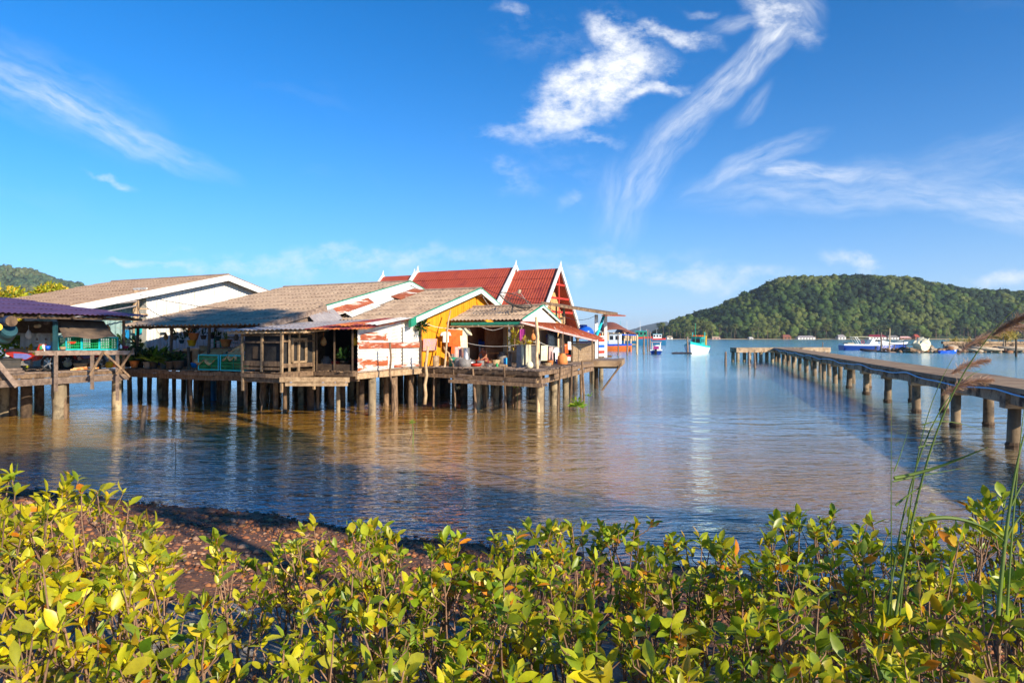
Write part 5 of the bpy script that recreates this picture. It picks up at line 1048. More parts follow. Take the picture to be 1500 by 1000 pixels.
pot(697, 2.6, .30, .17, 'red_paint', 'wide red basin in front of the seated person', name='basin', cat='basin', bowl=True)
pot(704, 2.5, .17, .27, 'grey_pot', 'small dark pail right of the red basin', name='pail', cat='pail')
pot(741, 4.6 if False else 3.1, .12, .36, 'sky_blue_cloth', 'small blue pail standing by the porch post', name='pail', cat='pail')
c = onV(9.8, 702, DZ+.45); cb_ = thing('cabinet', c-ZV*.45, 'low white cabinet against the back of the porch', 'cabinet'); MB().vbox(c, (.85, .45, .9)).build('body', 'cream_plastic', cb_)
for s in (-1, 1): MB().vbox(c+RV*s*.21-GV*.235, (.39, .02, .8)).build('door', 'white_paint', cb_)
tag(MB().vbox(onV(9.7, 703, DZ+1.03), (.75, .4, .22)).vbox(onV(9.7, 700, DZ+1.2), (.3, .3, .14)).build('bundle', 'blue_plastic'), 'blue bundle lying on the white cabinet', 'bundle')
# ---- the person
def person(px, u):
    base = onU(u, px, DZ+.02); ft = Vector((-.55, -.83, 0)).normalized(); rt = Vector((-ft.y, ft.x, 0)) * -1
    pr = thing('person', base, 'bare chested person sitting low on the porch floor, bent over a red bowl', 'person')
    def L_(f, r, z): return base + ft*f + rt*r + ZV*z
    J = [L_(0, 0, .17), L_(.02, 0, .32), L_(.10, 0, .48), L_(.17, 0, .60), L_(.22, 0, .68), L_(.27, 0, .76), L_(.29, 0, .85)]
    Rr = [.13, .115, .125, .105, .05, .085, .07]; E = [(i, i+1) for i in range(6)]
    def chain(start, pts, rad):
        p = start
        for q, r in zip(pts, rad): J.append(q); Rr.append(r); E.append((p, len(J)-1)); p = len(J)-1
        return p
    for s in (-1, 1):
        h_ = chain(3, [L_(.16, s*.17, .60), L_(.24, s*.23, .40), L_(.40, s*.12, .26), L_(.46, s*.08, .24)], [.055, .042, .034, .03])
        for k in range(4): chain(h_, [L_(.50+.004*k, s*(.055+.018*k), .235-.004*k), L_(.535-.006*abs(k-1.5), s*(.045+.018*k), .21)], [.010, .008])
        chain(h_, [L_(.47, s*.04, .235), L_(.495, s*.02, .22)], [.011, .009])
        chain(0, [L_(.06, s*.12, .14), L_(.40, s*.30, .17), L_(.28, s*.12, .06), L_(.40, s*.08, .04)], [.10, .075, .05, .035])
    me = bpy.data.meshes.new('body'); me.from_pydata([tuple(j-base) for j in J], E, []); ob = link_mesh('body', me, pr); LOC[ob.name] = base
    sk = ob.modifiers.new('skin', 'SKIN'); sk.use_smooth_shade = True
    for i, v in enumerate(me.skin_vertices[0].data): v.radius = (Rr[i], Rr[i]*(.8 if i < 4 else 1)); v.use_root = i == 0
    sb = ob.modifiers.new('sub', 'SUBSURF'); sb.levels = 2; sb.render_levels = 2; me.materials.append(M['skin'])
    hd = L_(.30, 0, .84); f2 = (ft - ZV*.5).normalized()
    def blob(c, r, nm, m, sc=(1, 1, 1)):
        mb = MB(); v, f = ICO2; mb.add([Vector(c)+Vector((a[0]*r*sc[0], a[1]*r*sc[1], a[2]*r*sc[2])) for a in v], [tuple(int(k) for k in q) for q in f]); return mb.build(nm, m, pr, smooth=True)
    blob(hd + ZV*.035 - f2*.025, .098, 'hair', 'hair')
    for s in (-1, 1): blob(hd + f2*.075 + rt*s*.032 + ZV*.0, .013, 'eye', 'hair'); blob(hd + rt*s*.083 - ZV*.02, .022, 'ear', 'skin', (.5, 1, 1.3))
    blob(hd + f2*.088 - ZV*.025, .016, 'nose', 'skin'); blob(hd + f2*.075 - ZV*.06, .018, 'mouth', 'maroon_cloth', (1.2, .8, .4))
    mb = MB(); mb.lathe(L_(.0, 0, .02), [(.17, 0), (.19, .08), (.165, .2), (.14, .27)], 16); mb.build('shorts', 'maroon_cloth', pr, smooth=True)
    tag(MB().lathe(L_(.53, 0, .02), [(.12, 0), (.17, .05), (.21, .17), (.2, .175), (.15, .06)], 16).build('bowl', 'red_paint'), 'red bowl between the hands of the seated person', 'bowl')
person(711, 1.2)
# ---- laundry under the awning, on a line from the front pole towards the plank wall
la, lb_ = P(790, 501, 33.0), P(838, 502, 37.6)
rope_line([P(762, 493, 31.6), la, lb_], 'washing line under the sloping awning')
gd = (lb_-la).normalized()
def lane(px, y0, hpx, wpx, kind, m, label, dy=0.):
    k = (px-750)/1000; t = (k*la.y-la.x)/((lb_.x-la.x)-k*(lb_.y-la.y)); p = la.lerp(lb_, t); p = p + Vector((p.x*dy/p.y, dy, 0)); p.z = zat(p, y0)
    garment(kind, p, gd+Vector((.35, -.1, 0)), wpx/1000*p.y*1.5, hpx/1000*p.y, m, label)
lane(797.5, 506, 22, 10, 'towel', 'cream_cloth', 'cream towel hanging just right of the tall pole')
lane(807, 508, 22, 6, 'trousers', 'pink_cloth', 'pinkish trousers hanging right of the cream towel')
lane(815, 509, 20, 9, 'shirt', 'white_cloth', 'white shirt in the middle of the awning line')
lane(823.5, 506, 20, 6, 'trousers', 'dark_cloth', 'dark trousers hanging right of the white shirt')
lane(829, 504, 13, 5, 'cloth', 'orange_cloth', 'small orange cloth near the plank wall')
lane(833.5, 500, 12, 5, 'cloth', 'white_cloth', 'small white cloth nearest the plank wall')
lane(812, 486, 25, 8, 'towel', 'maroon_cloth', 'long maroon towel hanging in the shade under the awning', .8)
lane(803, 489, 14, 6, 'shirt', 'bike_violet', 'small violet shirt high under the awning', .9)
lane(822, 488, 22, 9, 'shirt', 'dark_cloth', 'black shirt hanging high behind the white shirt', .8)
p = onV(5.9, 765, 0); p.z = zat(p, 482); garment('cloth', p, RV, .28, .55, 'magenta_cloth', 'magenta cloth hanging at the porch corner')
pn = thing('panel', onV(5.5, 771, DZ), 'grey green board standing upright with towels over it', 'panel'); c = onV(5.5, 771, DZ+.5); MB().vbox(c, (.95, .06, 1.0)).build('board', 'grey_pot', pn); MB().vbox(c+ZV*.53, (1.1, .12, .05)).build('rail', 'pale_timber', pn)
for px, m, lb2 in ((765.5, 'cream_cloth', 'narrow cream towel hung over the grey board'), (773, 'cream_cloth', 'twisted yellowish towel hung over the grey board')):
    p = onV(5.42, px, 0); p.z = DZ+1.04; garment('towel', p, RV, .13 if px < 770 else .3, .9, m, lb2)
sh = thing('side_table', onV(6.0, 753, DZ), 'small pale table at the porch corner', 'table'); c = onV(6.0, 753, DZ+.72); MB().vbox(c, (.6, .4, .05)).build('tabletop', 'pale_timber', sh)
for s in (-1, 1): MB().vbox(c+RV*s*.22-ZV*.36, (.05, .3, .7)).build('leg', 'grey_timber', sh)
bx = thing('box', P(831, 527, 36), 'white box with a red lid by the plank wall', 'box'); c = P(831, 525, 36); MB().box(c, (.32, .3, .22)).build('body', 'white_paint', bx); MB().box(c+ZV*.14, (.36, .34, .07)).build('lid', 'red_paint', bx)
for i, (px, d, m, s) in enumerate(((806, 33.5, 'terracotta', .16), (819, 34.5, 'blue_plastic', .18), (786, 32.4, 'grey_pot', .2))):
    p = P(px, 530, d); p.z = DZ+.03; tag(MB().lathe(p, [(s*.8, 0), (s, s*1.3), (s*1.06, s*1.35), (s*.9, s*1.3), (s*.7, s*.2)], 12).build('bucket', m), ['orange bucket under the pink trousers', 'blue bucket under the white shirt', 'grey bucket at the foot of the grey board'][i], 'bucket')
# ---- satellite dish on the porch roof
sd = thing('satellite_dish', P(750, 452, 33.0), 'dark mesh satellite dish on the small porch roof', 'dish'); ctr = P(754, 443.5, 33.2); nm_ = Vector((.36, .22, .90)).normalized(); ax1 = Vector((.90, 0, -.36)).normalized(); ax2 = nm_.cross(ax1)
dp = lambda a, r: ctr + (ax1*math.cos(a)+ax2*math.sin(a))*r + nm_*(.28*(r/.85)**2-.14)
mb = MB(); [mb.tube([dp(a, r) for a in np.linspace(0, 6.283, 25)], .005, 3, cap=False) for r in np.linspace(.08, .82, 13)]; [mb.tube([dp(a, .1), dp(a, .5), dp(a, .84)], .005, 3, cap=False) for a in np.linspace(0, 6.283, 37)[:-1]]; mb.build('dish', 'dish_mesh', sd)
mb = MB(); [mb.tube([ctr+(ax1*math.cos(a)+ax2*math.sin(a))*r + nm_*(.28*(r/.85)**2-.15) for r in (.05, .3, .6, .85)], .012, 4) for a in np.linspace(0, 6.283, 9)[:-1]]; mb.tube([ctr+(ax1*math.cos(a)+ax2*math.sin(a))*.85+nm_*.14 for a in np.linspace(0, 6.283, 25)], .02, 5); mb.build('ribs', 'dish_mesh', sd)
mb = MB(); [mb.tube([ctr+(ax1*math.cos(a)+ax2*math.sin(a))*.8+nm_*.1, ctr+nm_*.62], .01, 4) for a in (0, 2.1, 4.2)]; mb.build('feed_arm', 'steel', sd)
MB().lathe(ctr+nm_*.5, [(.05, 0), (.08, .06), (.08, .2), (.03, .22)], 10, axis=nm_).build('receiver', 'cream_plastic', sd); MB().tube([P(750, 458, 33.0), P(751, 447, 33.1)], .04, 7).build('mast', 'dark_pot', sd)
# ---- blue water tank
wt = thing('water_tank', P(857, 494, 45), 'round blue plastic water tank behind the sloping awning', 'tank'); c = P(857, 494, 45)
MB().lathe(c, [(.52, 0), (.58, .08), (.58, .18), (.56, .22), (.58, .26), (.56, .42), (.45, .58), (.30, .68), (.27, .70)], 20).build('body', 'blue_plastic', wt, smooth=True); MB().lathe(c+Vector((-.12, 0, .68)), [(.27, 0), (.27, .12), (.22, .15), (.01, .16)], 16).build('lid', 'blue_plastic', wt)
mb = MB(); [mb.box((c.x+sx*.5, c.y+sy*.5, (c.z+DZ)/2-.05), (.1, .1, c.z-DZ+.0)) for sx in (-1, 1) for sy in (-1, 1)]; mb.box((c.x, c.y, c.z-.05), (1.2, 1.2, .08)); st = mb.build('tank_stand', 'old_timber'); tag(st, 'timber stand beneath the blue water tank', 'stand')

a = V(-16.3, 1.4, 5.6)
for i, (e, lb) in enumerate(((V(-4.2, 3.2, 4.9), 'upper sagging electric wire above the long fibre roof'), (V(-9.4, -.9, 4.0), 'wire dropping from the brown column to the eave of the long roof'), (V(-9.2, -3.0, 4.25), 'wire running from the brown column to the purple roof'))): rope_line([a+ZV*(-.25*i), e], lb, .014, 'dark_cloth', 'wire')
rope_line([V(.5, 9.3, 5.9), V(4.3, 8.75, 4.95), P(873, 462, 45)], 'wire strung from the orange gable past the satellite dish', .014, 'dark_cloth', 'wire')
# ================================================================== CLUTTER
def item(kind, p, s, m, label, ax=None):
    p = Vector(p); mb = MB()
    if kind == 'bucket': mb.lathe(p, [(s*.7, 0), (s, s*1.5), (s*1.06, s*1.55), (s*.94, s*1.5), (s*.7, s*.2)], 12); nm, ct = 'bucket', 'bucket'
    elif kind == 'jar': mb.lathe(p, [(s*.8, 0), (s, s*.2), (s, s*1.6), (s*.6, s*2.0), (s*.55, s*2.2), (s*.6, s*2.3), (.01, s*2.3)], 12); nm, ct = 'jar', 'jar'
    elif kind == 'box': mb.box(p+ZV*s*.5, (s*1.5, s*1.1, s), (RV, GV, ZV)); mb.box(p+ZV*(s*1.02), (s*1.56, s*1.16, s*.08), (RV, GV, ZV)); mb.box(p+ZV*s*.5, (s*.2, s*1.13, s*.98), (RV, GV, ZV)); nm, ct = 'box', 'box'
    elif kind == 'basket': mb.lathe(p, [(s*.7, 0), (s*.85, s*.25), (s*.8, s*.3), (s*.98, s*.6), (s*.94, s*.65), (s*1.1, s*.95), (s, s*.95), (s*.6, s*.1)], 12); nm, ct = 'basket', 'basket'
    elif kind == 'sack':
        v, f = ICO2; mb.add([p+Vector((a[0]*s*.8*(1+.1*math.sin(a[2]*7)), a[1]*s*.6, s*.75+a[2]*s*.8*(1 if a[2] < .5 else 1.15))) for a in v], [tuple(int(k) for k in q) for q in f]); nm, ct = 'sack', 'sack'
    elif kind == 'hanging_bag':
        v, f = ICO2; mb.add([p+Vector((a[0]*s*(.8-.35*a[2]), a[1]*s*(.6-.2*a[2]), a[2]*s*1.3)) for a in v], [tuple(int(k) for k in q) for q in f]); mb.tube([p+ZV*s*1.2, p+ZV*s*2.4], s*.06, 5); nm, ct = 'hanging_bag', 'bag'
    elif kind == 'roll': mb.tube([p, p+RV*s*4+ZV*s*.1], [s, s*.95], 12); mb.tube([p-RV*.02, p+RV*(s*4+.02)+ZV*s*.1], s*.3, 8); nm, ct = 'rolled_mat', 'mat'
    elif kind == 'bottle': mb.lathe(p, [(s*.9, 0), (s, s*.3), (s, s*2.4), (s*.4, s*3.1), (s*.35, s*3.6), (.01, s*3.6)], 10); nm, ct = 'bottle', 'bottle'
    elif kind == 'fish_trap':
        for k in range(5): mb.tube([p+Vector((s*math.cos(a), 0, s*math.sin(a)+s))+GV*(k-2)*s*.45 for a in np.linspace(0, 6.283, 15)], s*.03, 4, cap=False)
        for a in np.linspace(0, 6.283, 13)[:-1]: mb.tube([p+Vector((s*math.cos(a), 0, s*math.sin(a)+s))+GV*s*-.9, p+Vector((s*math.cos(a), 0, s*math.sin(a)+s))+GV*s*.9], s*.025, 4)
        nm, ct = 'fish_trap', 'trap'
    elif kind == 'driftwood': mb.beam(p, p+ax, s*.5, s*.2); mb.beam(p+Vector((.05, .1, s*.2)), p+ax*.8+ZV*s*.3, s*.3, s*.15); nm, ct = 'board', 'board'
    return tag(mb.build(nm, m, smooth=kind in ('bucket', 'jar', 'sack', 'hanging_bag', 'bottle')), label, ct)
Z1 = 1.93
for k, u, px, z, s, m, lb in (
    # left shed
    ('sack', -11.9, 99, Z1, .24, 'cream_cloth', 'pale sack on the left deck between the two motorbikes'), ('driftwood', -10.5, 103, Z1+.02, .25, 'check_cloth', 'reddish broken boards lying under the shelf'),
    ('basket', -11.2, 118, Z1, .26, 'bamboo', 'woven basket on the deck behind the shelf posts'), ('bucket', -11.0, 160, Z1, .18, 'yellow_plastic', 'ochre bucket near the right corner of the left deck'),
    ('bucket', -11.3, 168, Z1, .2, 'terracotta', 'brown tub at the right corner of the left deck'), ('jar', -11.6, 150, Z1, .24, 'grey_pot', 'grey water jar behind the bicycle'),
    ('box', -13, 90, Z1, .55, 'dark_timber', 'dark wooden crate in the depth of the shed'), ('box', -13.4, 118, Z1, .6, 'dark_pot', 'black box in the depth of the shed'), ('box', -12.8, 140, Z1, .5, 'old_timber', 'brown wooden chest at the back of the shed'),
    ('hanging_bag', -12, 42, 3.4, .15, 'white_cloth', 'small white bag hanging under the purple roof'), ('hanging_bag', -10.9, 88, 3.75, .13, 'dark_cloth', 'black bag hanging at the left end of the tarp'), ('hanging_bag', -11.2, 158, 3.65, .14, 'check_cloth', 'tan bag hanging under the right end of the purple roof'),
    ('roll', -11.1, 52, 3.72, .07, 'bamboo', 'rolled mat tucked under the rafters of the shed'), ('roll', -11.4, 66, 3.85, .06, 'grey_timber', 'thin grey roll tucked under the rafters of the shed'),
    ('bottle', -9.95, 60, 2.79, .05, 'green_plastic', 'green bottle standing at the left end of the shelf'), ('bucket', -9.95, 70, 2.79, .1, 'blue_plastic', 'small blue tub on the shelf beside the teal post'), ('basket', -9.95, 92, 2.79, .12, 'bamboo', 'small basket wedged left of the green crates'), ('bottle', -9.9, 177, 2.79, .05, 'white_paint', 'white bottle at the right end of the shelf'),
    ('basket', -9.9, 184, 2.79, .12, 'maroon_cloth', 'dark red bowl at the far right end of the shelf')):
    p = onU(u, px, z); item(k, p, s, m, lb, ax=Vector((.8, .6, .05)))
for k, v, px, z, s, m, lb in (
    # middle walkway and the shade behind it
    ('jar', .6, 196, 1.8, .22, 'terracotta', 'brown water jar behind the plants at the left of the walkway'), ('bucket', .5, 212, 1.8, .2, 'blue_drum', 'dark blue bucket behind the plants'), ('sack', 1.2, 221, 1.8, .3, 'yellow_plastic', 'mustard sack behind the big fern'),
    ('box', 1.4, 248, 1.8, .5, 'dark_pot', 'black box behind the potted plants'), ('box', 2.2, 262, 1.8, .7, 'old_timber', 'brown cupboard in the shade of the long roof'), ('jar', .8, 270, 1.8, .24, 'dark_pot', 'black jar right of the potted plants'),
    ('bucket', .3, 284, 1.8, .16, 'sky_blue_cloth', 'small blue bucket by the leaning post'), ('basket', 1.2, 300, 2.6, .26, 'bamboo', 'wide basket above the green crates'), ('hanging_bag', .6, 243, 3.3, .14, 'check_cloth', 'brown bag hanging from the eave above the fern'),
    ('hanging_bag', .9, 311, 3.35, .13, 'dark_cloth', 'dark bag hanging among the flower pots'), ('hanging_bag', .4, 346, 3.3, .14, 'sack_cloth', 'brown bag hanging beside the netted hut'), ('fish_trap', 1.5, 342, 2.6, .35, 'bamboo', 'round bamboo fish trap stored above the right crate'), ('roll', 1.3, 236, 3.45, .08, 'cream_cloth', 'cream rolled mat on the rafters above the fern'),
    ('jar', 1.7, 228, 1.8, .26, 'grey_pot', 'large grey jar behind the blue sheet'), ('box', 3.5, 290, 1.8, .8, 'tan_boards', 'tan cabinet deep in the shade of the long roof'), ('bucket', 3.0, 318, 1.8, .3, 'teal_drum', 'teal drum deep in the shade of the long roof'),
    # inside the netted hut and bay
    ('fish_trap', -1.2, 380, 1.95, .4, 'bamboo', 'round fish trap inside the left of the netted hut'), ('box', -1.0, 398, 1.95, .5, 'old_timber', 'wooden chest inside the netted hut'), ('sack', -.9, 428, 1.95, .3, 'cream_cloth', 'pale sack inside the right of the netted hut'),
    ('jar', .8, 478, DZ, .24, 'grey_pot', 'grey jar in the left of the dark netted bay'), ('bucket', .7, 492, DZ, .22, 'red_paint', 'red bucket in the dark netted bay'), ('hanging_bag', .4, 520, 3.1, .14, 'yellow_plastic', 'yellow bag hanging at the right of the dark bay'), ('hanging_bag', .5, 474, 3.1, .16, 'check_cloth', 'brown bag hanging at the left of the dark bay'),
    # porch and laundry deck
    ('box', 10, 690, DZ, .5, 'dark_timber', 'dark chest against the back of the porch'), ('jar', 9.8, 735, DZ, .26, 'grey_pot', 'grey jar at the back right of the porch'), ('basket', 8.6, 726, DZ, .24, 'bamboo', 'basket on the porch floor behind the seated person'), ('sack', 5.6, 660, DZ, .22, 'check_cloth', 'brown bundle on the deck under the orange shirt'),
    ('basket', 5.2, 716, DZ, .2, 'steel', 'shallow metal tray on the front of the porch deck'), ('bottle', 5.4, 728, DZ, .06, 'green_plastic', 'green bottle on the front of the porch deck'), ('roll', 5.0, 733, DZ+.08, .08, 'pale_timber', 'short round log lying on the porch deck'),
    ('basket', 7.0, 802, DZ, .2, 'bamboo', 'woven basket under the awning line'), ('hanging_bag', 7.2, 781, 3.3, .14, 'terracotta', 'orange brown bag hanging behind the tall pole'),
    ('jar', 9.2, 824, DZ, .25, 'terracotta', 'clay jar under the awning near the plank wall'), ('sack', 4.9, 776, DZ, .2, 'cream_cloth', 'pale sack by the foot of the tall front pole')):
    p = onV(v, px, z); item(k, p, s, m, lb, ax=Vector((.8, .6, .05)))
# ================================================================== BOATS
def hull(root, L, B, sheer, bow, mats, draft=.4, stripe=None, bottom=None, fullness=.62, transom=.75, name='hull', deckz=None, deck='grey_timber', n=18):
    """bow towards +x; waterline at z=0"""
    def sec(t):
        x = -L/2 + L*t; w = B/2*(transom + (1-transom)*min(1, t/.35)) if t < .35 else B/2*(1-((t-.35)/.65)**2.4)
        z = sheer*(1+.12*(1-t)**2) + (bow-sheer)*max(0, (t-.35)/.65)**2; xo = .09*L*max(0, (t-.6)/.4)**2
        return x, max(w, .015), z, xo
    lv = [(-draft, .15, 0), (-draft*.3, .62, .15), (.0, .80, .3), (.45, .93, .6), (.78, .99, .85), (1, 1, 1)]
    rings = []
    for i in range(n+1):
        x, w, z, xo = sec(i/n); r = []
        for (h_, wf, xf) in lv: zz = h_ if h_ < 0 else h_*z; r.append((x+xo*xf, w*wf, zz))
        rings.append(r)
    k = len(lv)
    bands = [(0, 2, bottom or mats), (2, 4, mats), (4, 5, stripe or mats)]
    for (a, b, m) in bands:
        mb = MB(); vs = []; fs = []
        for s in (-1, 1):
            o = len(vs)
            for r in rings: vs += [(p[0], p[1]*s, p[2]) for p in r[a:b+1]]
            q = b-a+1; fs += [(o+i*q+j, o+(i+1)*q+j, o+(i+1)*q+j+1, o+i*q+j+1) for i in range(n) for j in range(b-a)]
            tb_ = [o+j for j in range(q)]
            if s == -1: t1 = tb_
            else: fs.append(tuple(t1 + tb_[::-1]))
        mb.add(vs, fs); mb.build(name if a == 2 else ('bottom' if a == 0 else 'gunwale_stripe'), m, root, smooth=False)
    mb = MB(); vs = []; 
    for i, r in enumerate(rings):
        x, w, z = r[-1]; dz = (deckz if deckz is not None else z-.25); vs += [(x, -w*.95, min(dz, z-.04)), (x, w*.95, min(dz, z-.04))]
    mb.add(vs, [(2*i, 2*i+2, 2*i+3, 2*i+1) for i in range(n)]); mb.build('deck', deck, root)
    mb = MB()
    for s in (-1, 1): mb.tube([(r[-1][0], r[-1][1]*s, r[-1][2]) for r in rings], .05, 5)
    mb.build('rail', stripe or mats, root); return rings
def place(o, px, py, heading, d=None, s=1):
    d = d or H*1000/(py-493); o.location = ((px-750)/1000*d, d, 0); o.rotation_euler = (0, 0, R_(heading)); o.scale = (s, s, s); return d
def cabin(root, x0, x1, w, z0, z1, m, roof, win=3, ov=.2, nm='cabin'):
    c = MB().prism([(x0, -w/2, z0), (x1, -w/2, z0), (x1-.15, -w/2, z1), (x0, -w/2, z1)], (0, w, 0)).build(nm, m, root)
    for s in (-1, 1):
        for k in range(win):
            xx = x0+(x1-x0)*(k+.5)/win; MB().box((xx, s*(w/2+.01), z0+(z1-z0)*.66), ((x1-x0)/win*.6, .03, (z1-z0)*.36)).build('window', 'window_dark', root)
    MB().box((x1-.05, 0, z0+(z1-z0)*.66), (.06, w*.75, (z1-z0)*.36)).build('windscreen', 'window_dark', root)
    MB().grid(lambda i, j: Vector((x0-ov+(x1-x0+2*ov)*i, (w/2+ov)*(2*j-1), z1+.08*math.sin(j*3.1416))), 3, 6, thick=(0, 0, .07)).build('cabin_roof', roof, root)
# teal and white fishing boat, bow towards us
b = thing('fishing_boat', (0, 0, 0), 'white and teal wooden fishing boat moored alone with its bow towards the shore', 'boat')
hull(b, 10, 4.9, 1.35, 2.35, 'hull_white', stripe='hull_teal', bottom='hull_orange')
cabin(b, -3.6, .2, 2.0, 1.2, 3.2, 'hull_teal', 'green_paint'); MB().tube([(1.0, 0, 1), (1.0, 0, 6.0)], [.10, .05], 7).build('mast', 'green_paint', b)
for s in (-1, 1): MB().tube([(-2.5, s*1.2, 1.2), (-2.5, s*1.2, 4.2)], .06, 6).build('mast', 'teal_cloth', b)
mb = MB(); [mb.box((x, y, 3.45), (.5, .4, .3)) for x, y in ((-2.6, -.6), (-1.4, .3), (-.4, -.5), (-3.2, .5))]; mb.build('cargo_bundle', 'orange_cloth', b)
MB().box((-4.3, .9, 2.4), (.5, .7, 2.2)).build('side_panel', 'yellow_plastic', b); MB().box((-3.9, -1.1, 1.9), (.6, .5, .9)).build('engine_box', 'orange_cloth', b)
mb = MB(); mb.tube([(3.4, -1.02, 1.55), (3.0, -1.2, 1.1), (3.2, -1.22, .95)], .04, 5); mb.tube([(3.4, 1.02, 1.55), (3.0, 1.2, 1.1), (3.2, 1.22, .95)], .04, 5); mb.build('anchor', 'dark_pot', b)
place(b, 1020, 517.5, -116, d=137)
tag(MB().tube([(x, 131+.3*math.sin(x), .12) for x in np.linspace(30.6, 34.6, 9)], [.1, .22, .25, .2, .26, .2, .22, .2, .1], 8).build('floating_net', 'dark_cloth'), 'dark bundle of net floating left of the teal boat', 'net')
tag(MB().lathe((42.3, 121, -.05), [(.2, 0), (.25, .1), (.1, .22)], 8).build('buoy', 'dark_pot'), 'small dark buoy just right of the teal boat', 'buoy')
# small speedboat with outboard, stern towards us
b = thing('speedboat', (0, 0, 0), 'small white and navy speedboat with a violet seat and outboard motor', 'boat')
hull(b, 5.6, 2.2, .75, 1.1, 'hull_navy', stripe='hull_white', bottom='hull_navy', transom=.95, deck='hull_white')
MB().prism([(-.6, -.6, .6), (.9, -.6, .6), (.6, -.6, 1.7), (-.4, -.6, 1.7)], (0, 1.2, 0)).build('console', 'hull_white', b); MB().box((-1.0, 0, 1.2), (.3, 1.0, .55)).build('seat', 'bike_violet' if False else 'magenta_cloth', b)
mb = MB(); [mb.tube([(x, y, .7), (x, y, 2.2)], .05, 6) for x in (-1.1, .8) for y in (-.75, .75)]; mb.build('canopy_post', 'white_paint', b); MB().box((-.1, 0, 2.25), (2.4, 1.9, .1)).build('canopy_top', 'pink_cloth', b)
MB().prism([(-2.7, -.2, .9), (-3.15, -.2, 1.0), (-3.2, -.2, .3), (-3.0, -.2, -.4), (-2.85, -.2, .2)], (0, .4, 0)).build('outboard_motor', 'vinyl_black', b)
place(b, 961.5, 518.3, 76, d=131)
# orange fishing boat half hidden behind the stall
b = thing('fishing_boat', (0, 0, 0), 'orange hulled fishing boat with a white cabin moored behind the village end', 'boat')
hull(b, 11, 3.2, 1.5, 2.3, 'hull_orange', stripe='blue_plastic', bottom='cream_plastic'); cabin(b, 1.4-4.6, -.6, 2.2, 1.4, 3.9, 'hull_white', 'cream_plastic', win=2)
mb = MB(); [mb.tube([(x, y, 1.3), (x, y, 4.3)], .06, 6) for x in (.2, 2.0, 3.6) for y in (-1.2, 1.2)]; mb.build('canopy_post', 'white_paint', b); MB().box((1.8, 0, 4.35), (4.2, 2.8, .12)).build('canopy_top', 'cream_plastic', b)
[MB().box((x, y, 3.7), (.35, .35, .6)).build('life_jacket', 'orange_cloth', b) for x, y in ((.7, -1), (1.4, 1), (2.2, -.9), (3.0, .8), (3.4, -.9))]
place(b, 889, 514, 162, d=156)
# two big blue trawlers farther off
for i, (px, py, s, hd_, lb) in enumerate(((926, 505.6, 1.0, 172, 'large blue trawler crowded with orange gear, left of the two'), (953, 505.0, .8, 168, 'smaller blue trawler with red rail, right of the two'))):
    b = thing('trawler', (0, 0, 0), lb, 'boat'); hull(b, 15, 4.5, 3.0, 4.4, 'hull_blue', stripe='red_paint', bottom='hull_blue')
    cabin(b, -5.5, -1.2, 2.8, 2.8, 5.4, 'green_paint' if i == 0 else 'hull_white', 'cyan_plastic', win=3)
    for x, m in ((-3, 'white_paint'), (2, 'white_paint'), (4.5, 'cyan_plastic')): MB().tube([(x, .2, 2.8), (x, .2, 9.5 if i == 0 else 8)], [.12, .05], 6).build('mast', m, b)
    mb = MB(); [mb.box((random.uniform(-.5, 5.5), random.uniform(-1.5, 1.5), 3.2+random.uniform(0, 1.6)), (random.uniform(.5, 1.1), .7, .6)) for _ in range(12 if i == 0 else 4)]; mb.build('cargo_bundle', 'orange_cloth', b)
    mb = MB(); [mb.box((random.uniform(-1, 5), random.uniform(-1.5, 1.5), 3.3), (.9, .7, .7)) for _ in range(5)]; mb.build('net_heap', 'green_plastic', b)
    place(b, px, py, hd_, s=s)
# navy cruiser
b = thing('motor_cruiser', (0, 0, 0), 'long white and navy motor cruiser moored behind the jetty', 'boat')
hull(b, 14.6, 3.8, 1.35, 2.0, 'hull_navy', stripe='hull_white', bottom='hull_navy', transom=.95, deck='hull_white')
MB().prism([(-1.2, -1.3, 1.3), (4.8, -1.1, 1.75), (2.6, -1.0, 2.25), (.6, -1.2, 2.7), (-.4, -1.25, 2.6)], (0, 2.4, 0)).build('cabin', 'hull_white', b); MB().prism([(.1, -1.33, 2.2), (2.6, -1.12, 2.05), (1.6, -1.1, 2.35), (.5, -1.3, 2.6)], (0, 2.62, 0)).build('windscreen', 'window_dark', b)
mb = MB(); [mb.tube([(x0, s*1.4, 1.4), (x1, s*1.3, 3.3)], .07, 6) for s in (-1, 1) for x0, x1 in ((-3.6, -4.6), (-2.8, -4.2))]; mb.build('radar_arch', 'hull_white', b); MB().grid(lambda i, j: Vector((-4.9+4.6*i, -1.4+2.8*j, 3.35-.15*(2*i-1)**2)), 5, 2, thick=(0, 0, -.09)).build('canopy_top', 'cream_cloth', b)
MB().box((-5.5, 0, 1.6), (1.5, 2.9, .45)).build('seat', 'cream_plastic', b); MB().tube([(-2.9+.35*math.cos(a), -1.75, 2.0+.35*math.sin(a)) for a in np.linspace(0, 6.283, 13)], .07, 6).build('life_ring', 'red_paint', b)
MB().tube([(5, -.9, 1.9), (7.6, 0, 2.5), (5, .9, 1.9)], .03, 5).build('bow_rail', 'steel', b)
place(b, 1277, 512.6, -4, d=168)
b = thing('dinghy', (0, 0, 0), 'small dark inflatable dinghy with raised outboard beside the cruiser', 'boat')
